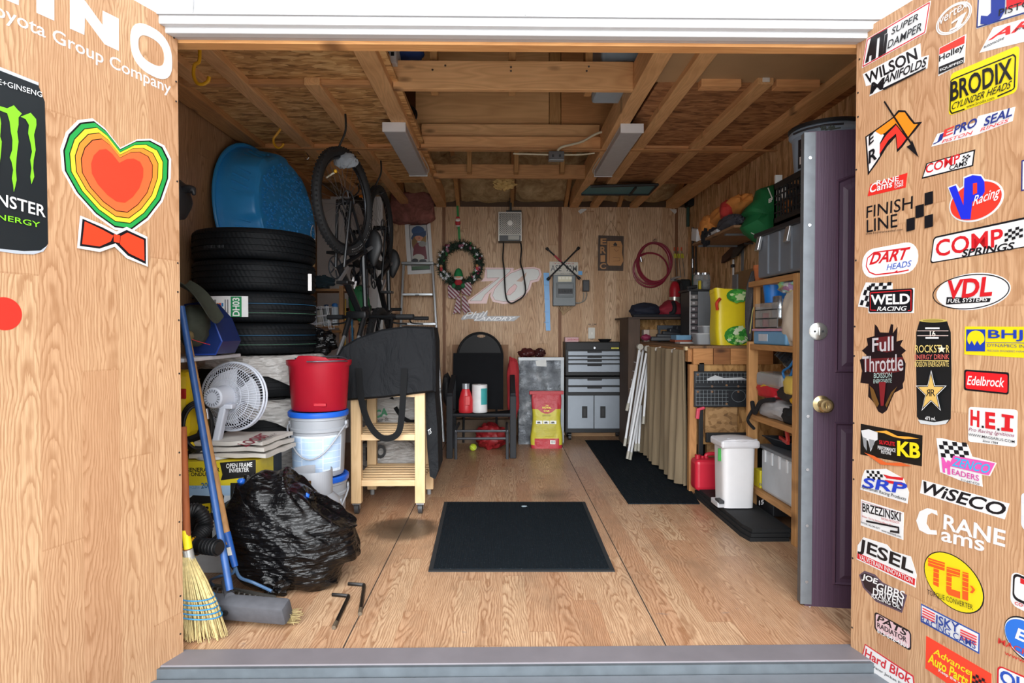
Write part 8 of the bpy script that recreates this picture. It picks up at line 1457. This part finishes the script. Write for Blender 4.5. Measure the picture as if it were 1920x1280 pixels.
b = B(M('#3f9a45', .5)); q = at(1349, 852, Yp + .05); b.box(q.x - .010, q.x + .010, Yp + .044, Yp + .052, q.z - .04, q.z + .04); b.build('green_sticker', t, 1)
# gas can
t = thing('gas_can', 'red plastic fuel can on the floor at the bench post behind the pedal bin', 'fuel can', (1.5, 4.38, 0)); GC = M('#c42338', .4, v=.05); gx0, gx1 = at(1302, 900, 4.38).x, at(1350, 900, 4.38).x; gz = at(1302, 862, 4.38).z
b = B(GC); b.boxc(((gx0 + gx1) / 2, 4.42, gz / 2 + .03), (gx1 - gx0, .14, gz - .05), None, .03, None, 3); b.build('tank', t, 1)
b = B(GC); b.tube(spline([(gx0 + .10, 4.42, gz), (gx0 + .10, 4.42, gz + .03), (gx0 + .16, 4.42, gz + .035), (gx1 - .01, 4.42, gz + .01)]), .014, None, 8); b.build('carry_handle', t, 1); b = B(M('#b81f33', .4)); b.cyl((gx0 + .035, 4.42, gz - .01), (gx0 + .035, 4.42, gz + .03), .02); b.cyl((gx0 + .07, 4.42, gz - .01), (gx0 + .07, 4.42, gz + .022), .012); b.build('cap', t, 1)
# ---------- floor mats
RM = NT('ribbed_mat'); sx = RM.n('SeparateXYZ', {0: RM.co}); rb = RM.math('SINE', RM.math('MULTIPLY', sx.outputs[0], 520)); nm_ = RM.noise(RM.co, 40, 4, .7).outputs[0]
RM.set(Base_Color=RM.mix(RM.ramp(RM.noise(RM.co, 90, 2).outputs[0], [(.62, 0), (.72, .5)]), RM.mix(nm_, lin('#0e1419'), lin('#1a232a')), lin('#3c454c')), Roughness=.9); RM.b.inputs['Specular IOR Level'].default_value = .12; RM.bump(rb, .6, .004)
def quad(b, c4, h_, m=None): b.ext([(x, y, .0005) for x, y in c4], (0, 0, h_), m)
c4 = [fl(x, y) for x, y in ((803, 1072), (1153, 1072), (1097, 942), (833, 942))]; cx = sum(p.x for p in c4) / 4; cy_ = sum(p.y for p in c4) / 4
t = thing('door_mat', 'large dark ribbed door mat in the middle of the floor', 'mat', (cx, cy_, 0)); b = B(M('#1a1d20', .8)); quad(b, [(p.x, p.y) for p in c4], .006); b.build('rubber_border', t, 1); b = B(RM.m); b.ext([(p.x + (cx - p.x) * .05, p.y + (cy_ - p.y) * .035, .006) for p in c4], (0, 0, .004)); b.build('ribbed_carpet', t, 1)
b = B(M('#8b9aa3', .8)); b.blob(fl(983, 952) + V((0, 0, .012)), (.02, .014, .004), amp=.3, n=8); tag(b.build('lint_scrap'), 'small pale lint scrap at the far edge of the door mat', 'scrap')
c4 = [fl(x, y) for x, y in ((1178, 945), (1312, 945), (1232, 826), (1097, 826))]; b = B(RM.m); quad(b, [(p.x, p.y) for p in c4], .007); tag(b.build('runner_mat'), 'dark runner mat along the curtain before the tool chest', 'mat')
for k in range(3):
    c4 = [fl(x, y) for x, y in ((1405 - 2 * k, 1022), (1487, 1022), (1420, 935), (1310 + 2 * k, 935))]; zz0 = .0 + .024 * k; xo = .008 * k
    xl0 = fl(1405, 1020).x + xo; b = B(M('#16191c', .75, v=.2, s=60, b=.5, bs=200)); b.ext([(xl0 + .02, YA + .04 + .004 * k, zz0), (xl0 + .245, YA + .04 + .004 * k, zz0), (xl0 + .245, 4.44, zz0), (xl0 + .0, 4.44, zz0), (xl0 - .0, YA + .14, zz0)], (0, 0, .021)); tag(b.build('rubber_mat'), ('black rubber mat lowest in the stack by the shelf unit', 'black rubber mat in the middle of the stack by the shelf unit', 'black rubber mat topmost in the stack under the pedal bin')[k], 'mat', 'stacked black rubber mats')
# ---------- purple entrance door standing open
yaw = radians(-9.5); pl = at(1512, 700, 2.655); t_h = at(1512, 246, 2.655).z; b_h = at(1512, 1144, 2.655).z; DW = .80
PU = NT('purple_grained_paint'); fi = PU.noise(PU.map(PU.co, (160, 160, 3)), 1, 3).outputs[0]; PU.set(Base_Color=PU.mix(fi, lin('#3a2838'), lin('#4c3549')), Roughness=.5); PU.bump(fi, .25, .004); PUR = PU.m
b = B(PUR); b.box(0, DW, 0, .035, 0, t_h - b_h, bv=.002); d4 = b.build('door_4', origin=(0, 0, 0)); d4.location = (pl.x, pl.y, b_h); d4.rotation_euler = (0, 0, yaw); struct(d4, 'purple panelled entrance door standing open behind the sticker door')
HD = t_h - b_h
def panel(z0, z1, arch=0):
    x0, x1 = .115, .365; bb = B(PUR)
    def loop(i, y): 
        pts = [(x0 + i, y, z0 + i), (x1 - i, y, z0 + i), (x1 - i, y, z1 - i)]
        if arch: pts += [(x1 - i - (x1 - x0 - 2 * i) * k / 8, y, z1 - i - arch * (k / 8) ** 2) for k in range(1, 9)]
        else: pts.append((x0 + i, y, z1 - i))
        return pts
    L_ = [loop(0, -.001), loop(.006, -.008), loop(.016, .004), loop(.045, -.006), loop(.05, -.006)]; n = len(L_[0])
    L_[0] = loop(0, .0)
    bb.add([p for l in L_ for p in l], [(r_ * n + i, r_ * n + (i + 1) % n, (r_ + 1) * n + (i + 1) % n, (r_ + 1) * n + i) for r_ in range(len(L_) - 1) for i in range(n)] + [tuple(4 * n + i for i in range(n))]); bb.build('raised_panel', d4)
panel(at(1560, 698, 2.655).z - b_h, at(1560, 318, 2.655).z - b_h, .05); panel(.12, at(1560, 790, 2.655).z - b_h)
b = B(M('#70757a', .6, .5, v=.2, s=20)); b.box(-.018, .028, -.004, .04, .03, HD - .005); b.build('edge_strip', d4)
for y in (296, 422, 780, 880, 985, 1090): z = at(1515, y, 2.65).z - b_h; b = B(CHR); b.cyl((.006, -.004, z), (.006, -.008, z), .007, None, 10); b.build('screw', d4)
px_ = lambda x, y: ((at(x, y, 2.65).x - pl.x) / cos(yaw), at(x, y, 2.65).z - b_h)
x, z = px_(1533, 621); b = B(M('#c9c9c6', .25, .85)); b.lathe([(.038, 0), (.038, .006), (.03, .012), (0, .012)], None, 30, frame((0, -1, 0), (x, 0, z))); b.boxc((x, -.02, z), (.01, .016, .036), None, .004); b.cyl((x - .016, -.011, z), (x - .016, -.013, z), .005, BK); b.cyl((x + .016, -.011, z), (x + .016, -.013, z), .005, BK); b.build('deadbolt', d4)
x, z = px_(1539, 757); b = B(M('#a8966f', .25, .9)); b.lathe([(.037, 0), (.037, .006), (.02, .012), (.014, .03), (.02, .042), (.03, .052), (.031, .062), (.024, .07), (.012, .071), (0, .068)], None, 30, frame((0, -1, 0), (x, 0, z))); b.boxc((x, -.071, z), (.006, .006, .022)); b.build('door_knob', d4)
b = B(M('#d5d8dc', .3, .5)); p0, p1 = px_(1503, 1142), px_(1518, 1178); b.tube(spline([(p0[0], .01, p0[1]), (p0[0] + .004, .0, (p0[1] + p1[1]) / 2), (p1[0], -.01, max(p1[1], .004 - b_h))]), [.004] * 16 + [.001], None, 6); b.build('weather_strip', d4)
b = B(M('#2d332d', .9, v=.4)); 
for k in range(14): a = k * .9; b.tube([(.05 + .006 * k * .5, .0, HD + .003), (.05 + .005 * k + .02 * cos(a), -.005, HD + .012 + .006 * sin(a))], .003, None, 5)
b.build('torn_seal', d4)
# ---------- ceiling lights
FB = M('#e6e6e8', .5, v=.02); 
for k, (xa, lab) in enumerate(((at(738.5, 241, 4.17).x, 'long white fluorescent fixture nearer the bicycles'), (at(1185.5, 246, 4.17).x, 'long white fluorescent fixture nearer the shelves'))):
    t = thing('fluorescent_light', lab, 'ceiling light', (xa, 4.77, ZC - .062), 0, 'unlit fluorescent fixtures'); b = B(FB); b.box(xa - .078, xa + .078, 4.17, 4.185, ZC - .063, ZC - .001, bv=.002); b.box(xa - .078, xa + .078, 5.365, 5.38, ZC - .063, ZC - .001); b.build('end_cap', t, 1)
    b = B(M('#b9bbbf', .45)); b.box(xa - .076, xa + .076, 4.185, 5.365, ZC - .06, ZC - .012, bv=.008); b.build('diffuser', t, 1)
    b = B(FB); b.box(xa - .074, xa + .074, 4.185, 5.365, ZC - .012, ZC - .001); b.build('housing', t, 1)
    b = B(M('#d8d3c6', .5)); s_ = 1 if k == 0 else -1; b.tube(spline([(xa + s_ * .03, 5.385, ZC - .01), (xa + s_ * .06, 5.42, ZC - .03), (xa + s_ * .10, 5.3, ZC - .02), (xa + s_ * .09, 5.0, ZC - .004)]), .004); b.build('lamp_cord', t, 1)
t = thing('junction_box', 'grey metal junction box on the middle loft beam', 'junction box', at(1043, 300, 4.72)); b = B(M('#8e9296', .35, .8)); a, c_ = at(1029, 300, 4.70), at(1058, 283, 4.70); b.box(a.x, c_.x, 4.70, 4.755, a.z, c_.z, bv=.003); b.build('box', t, 1); b = B(M('#3a3c3f', .5))
for x in (1037, 1050): p = at(x, 292, 4.695); b.boxc(p, (.014, .008, .02), None, .002)
b.build('socket', t, 1); b = B(M('#d3c9ae', .5)); b.tube(spline([at(1045, 283, 4.71), at(1055, 275, 4.72), at(1090, 266, 4.74), at(1120, 250, 4.75), at(1152, 243, 4.70)]), .009); b.tube([at(962, 288, 4.74), at(1000, 289, 4.74), at(1028, 290, 4.73)], .006); b.tube(spline([at(1058, 290, 4.73), at(1085, 290, 4.74), at(1115, 287, 4.74)]), .006); b.build('cable', t, 1)
t = thing('teal_board', 'flat teal board with black edge stored across the ceiling joists', 'board', at(1160, 365, 6.0)); b = B(M('#3f8793', .5)); zt = ZC - .001; ya, yb = H, 0
fz = lambda x, y: fl(x, y, zt - .012)
b.ext([fz(x, y) for x, y in ((1107, 349), (1233, 346), (1216, 364), (1090, 364))], (0, 0, .01)); b.build('panel', t, 1); b = B(M('#15181a', .6)); b.tube([fz(1090, 364), fz(1216, 364), fz(1233, 346)], .014, None, 6); b.tube([fz(1107, 349), fz(1233, 346)], .014, None, 6); b.bar(fz(1192, 350), fz(1180, 365), .03, .02); b.build('edging', t, 1)
# loft clutter
b = B(M('#9fb0bd', .5)); p = at(1180, 110, 3.5); b.box(p.x - .13, p.x + .12, 3.66, 4.1, ZC + .1, ZC + .45, bv=.02); tag(b.build('loft_tote', origin=(p.x, 3.9, ZC + .1)), 'pale grey tote stored in the loft opening', 'tote')
b = B(M('#10191c', .7, v=.3)); b.ext([at(x, y, 4.3) for x, y in ((1152, 226), (1166, 185), (1180, 180), (1195, 178), (1180, 205), (1165, 222))], (0, .2, 0)); tag(b.build('dark_hockey_bag'), 'dark green cloth draping over the loft edge', 'cloth')
b = B(M('#1f3f7f', .6, v=.2)); b.blob(at(765, 98, 3.75), (.10, .1, .06), amp=.3, n=14, seed=2); tag(b.build('blue_tarp'), 'blue tarp bundle in the loft corner', 'tarp')
t = thing('loft_carton', 'white carton with black windows in the loft corner', 'box', at(732, 100, 3.55)); b = B(M('#cfcfcf', .5)); a, c_ = at(720, 118, 3.55), at(743, 88, 3.55); b.box(a.x, c_.x, 3.55, 3.8, a.z, c_.z + .05, bv=.004); b.build('carton', t, 1); b = B(M('#1c1c1e', .5)); 
for k in range(2): p = at(727 + k * 9, 101, 3.548); b.boxc(p, (.018, .004, .02))
b.build('black_window', t, 1)
b = B(M('#141416', .5)); b.torus(.05, .007, None, frame((0, -1, .2), at(764, 212, 4.6)), 24, 6); b.torus(.06, .007, None, frame((.2, -1, 0), at(766, 214, 4.62)), 24, 6); tag(b.build('black_cable_coil'), 'black cable coil hanging inside the loft opening', 'cable')
b = B(M('#c9a86a', .95, v=.3, b=.6, bs=40)); b.blob(at(945, 345, 5.75), (.10, .05, .05), amp=.5, fr=3, n=18, seed=3); tag(b.build('loose_wool'), 'loose tuft of glass wool hanging behind the last loft beam', 'wool tuft')
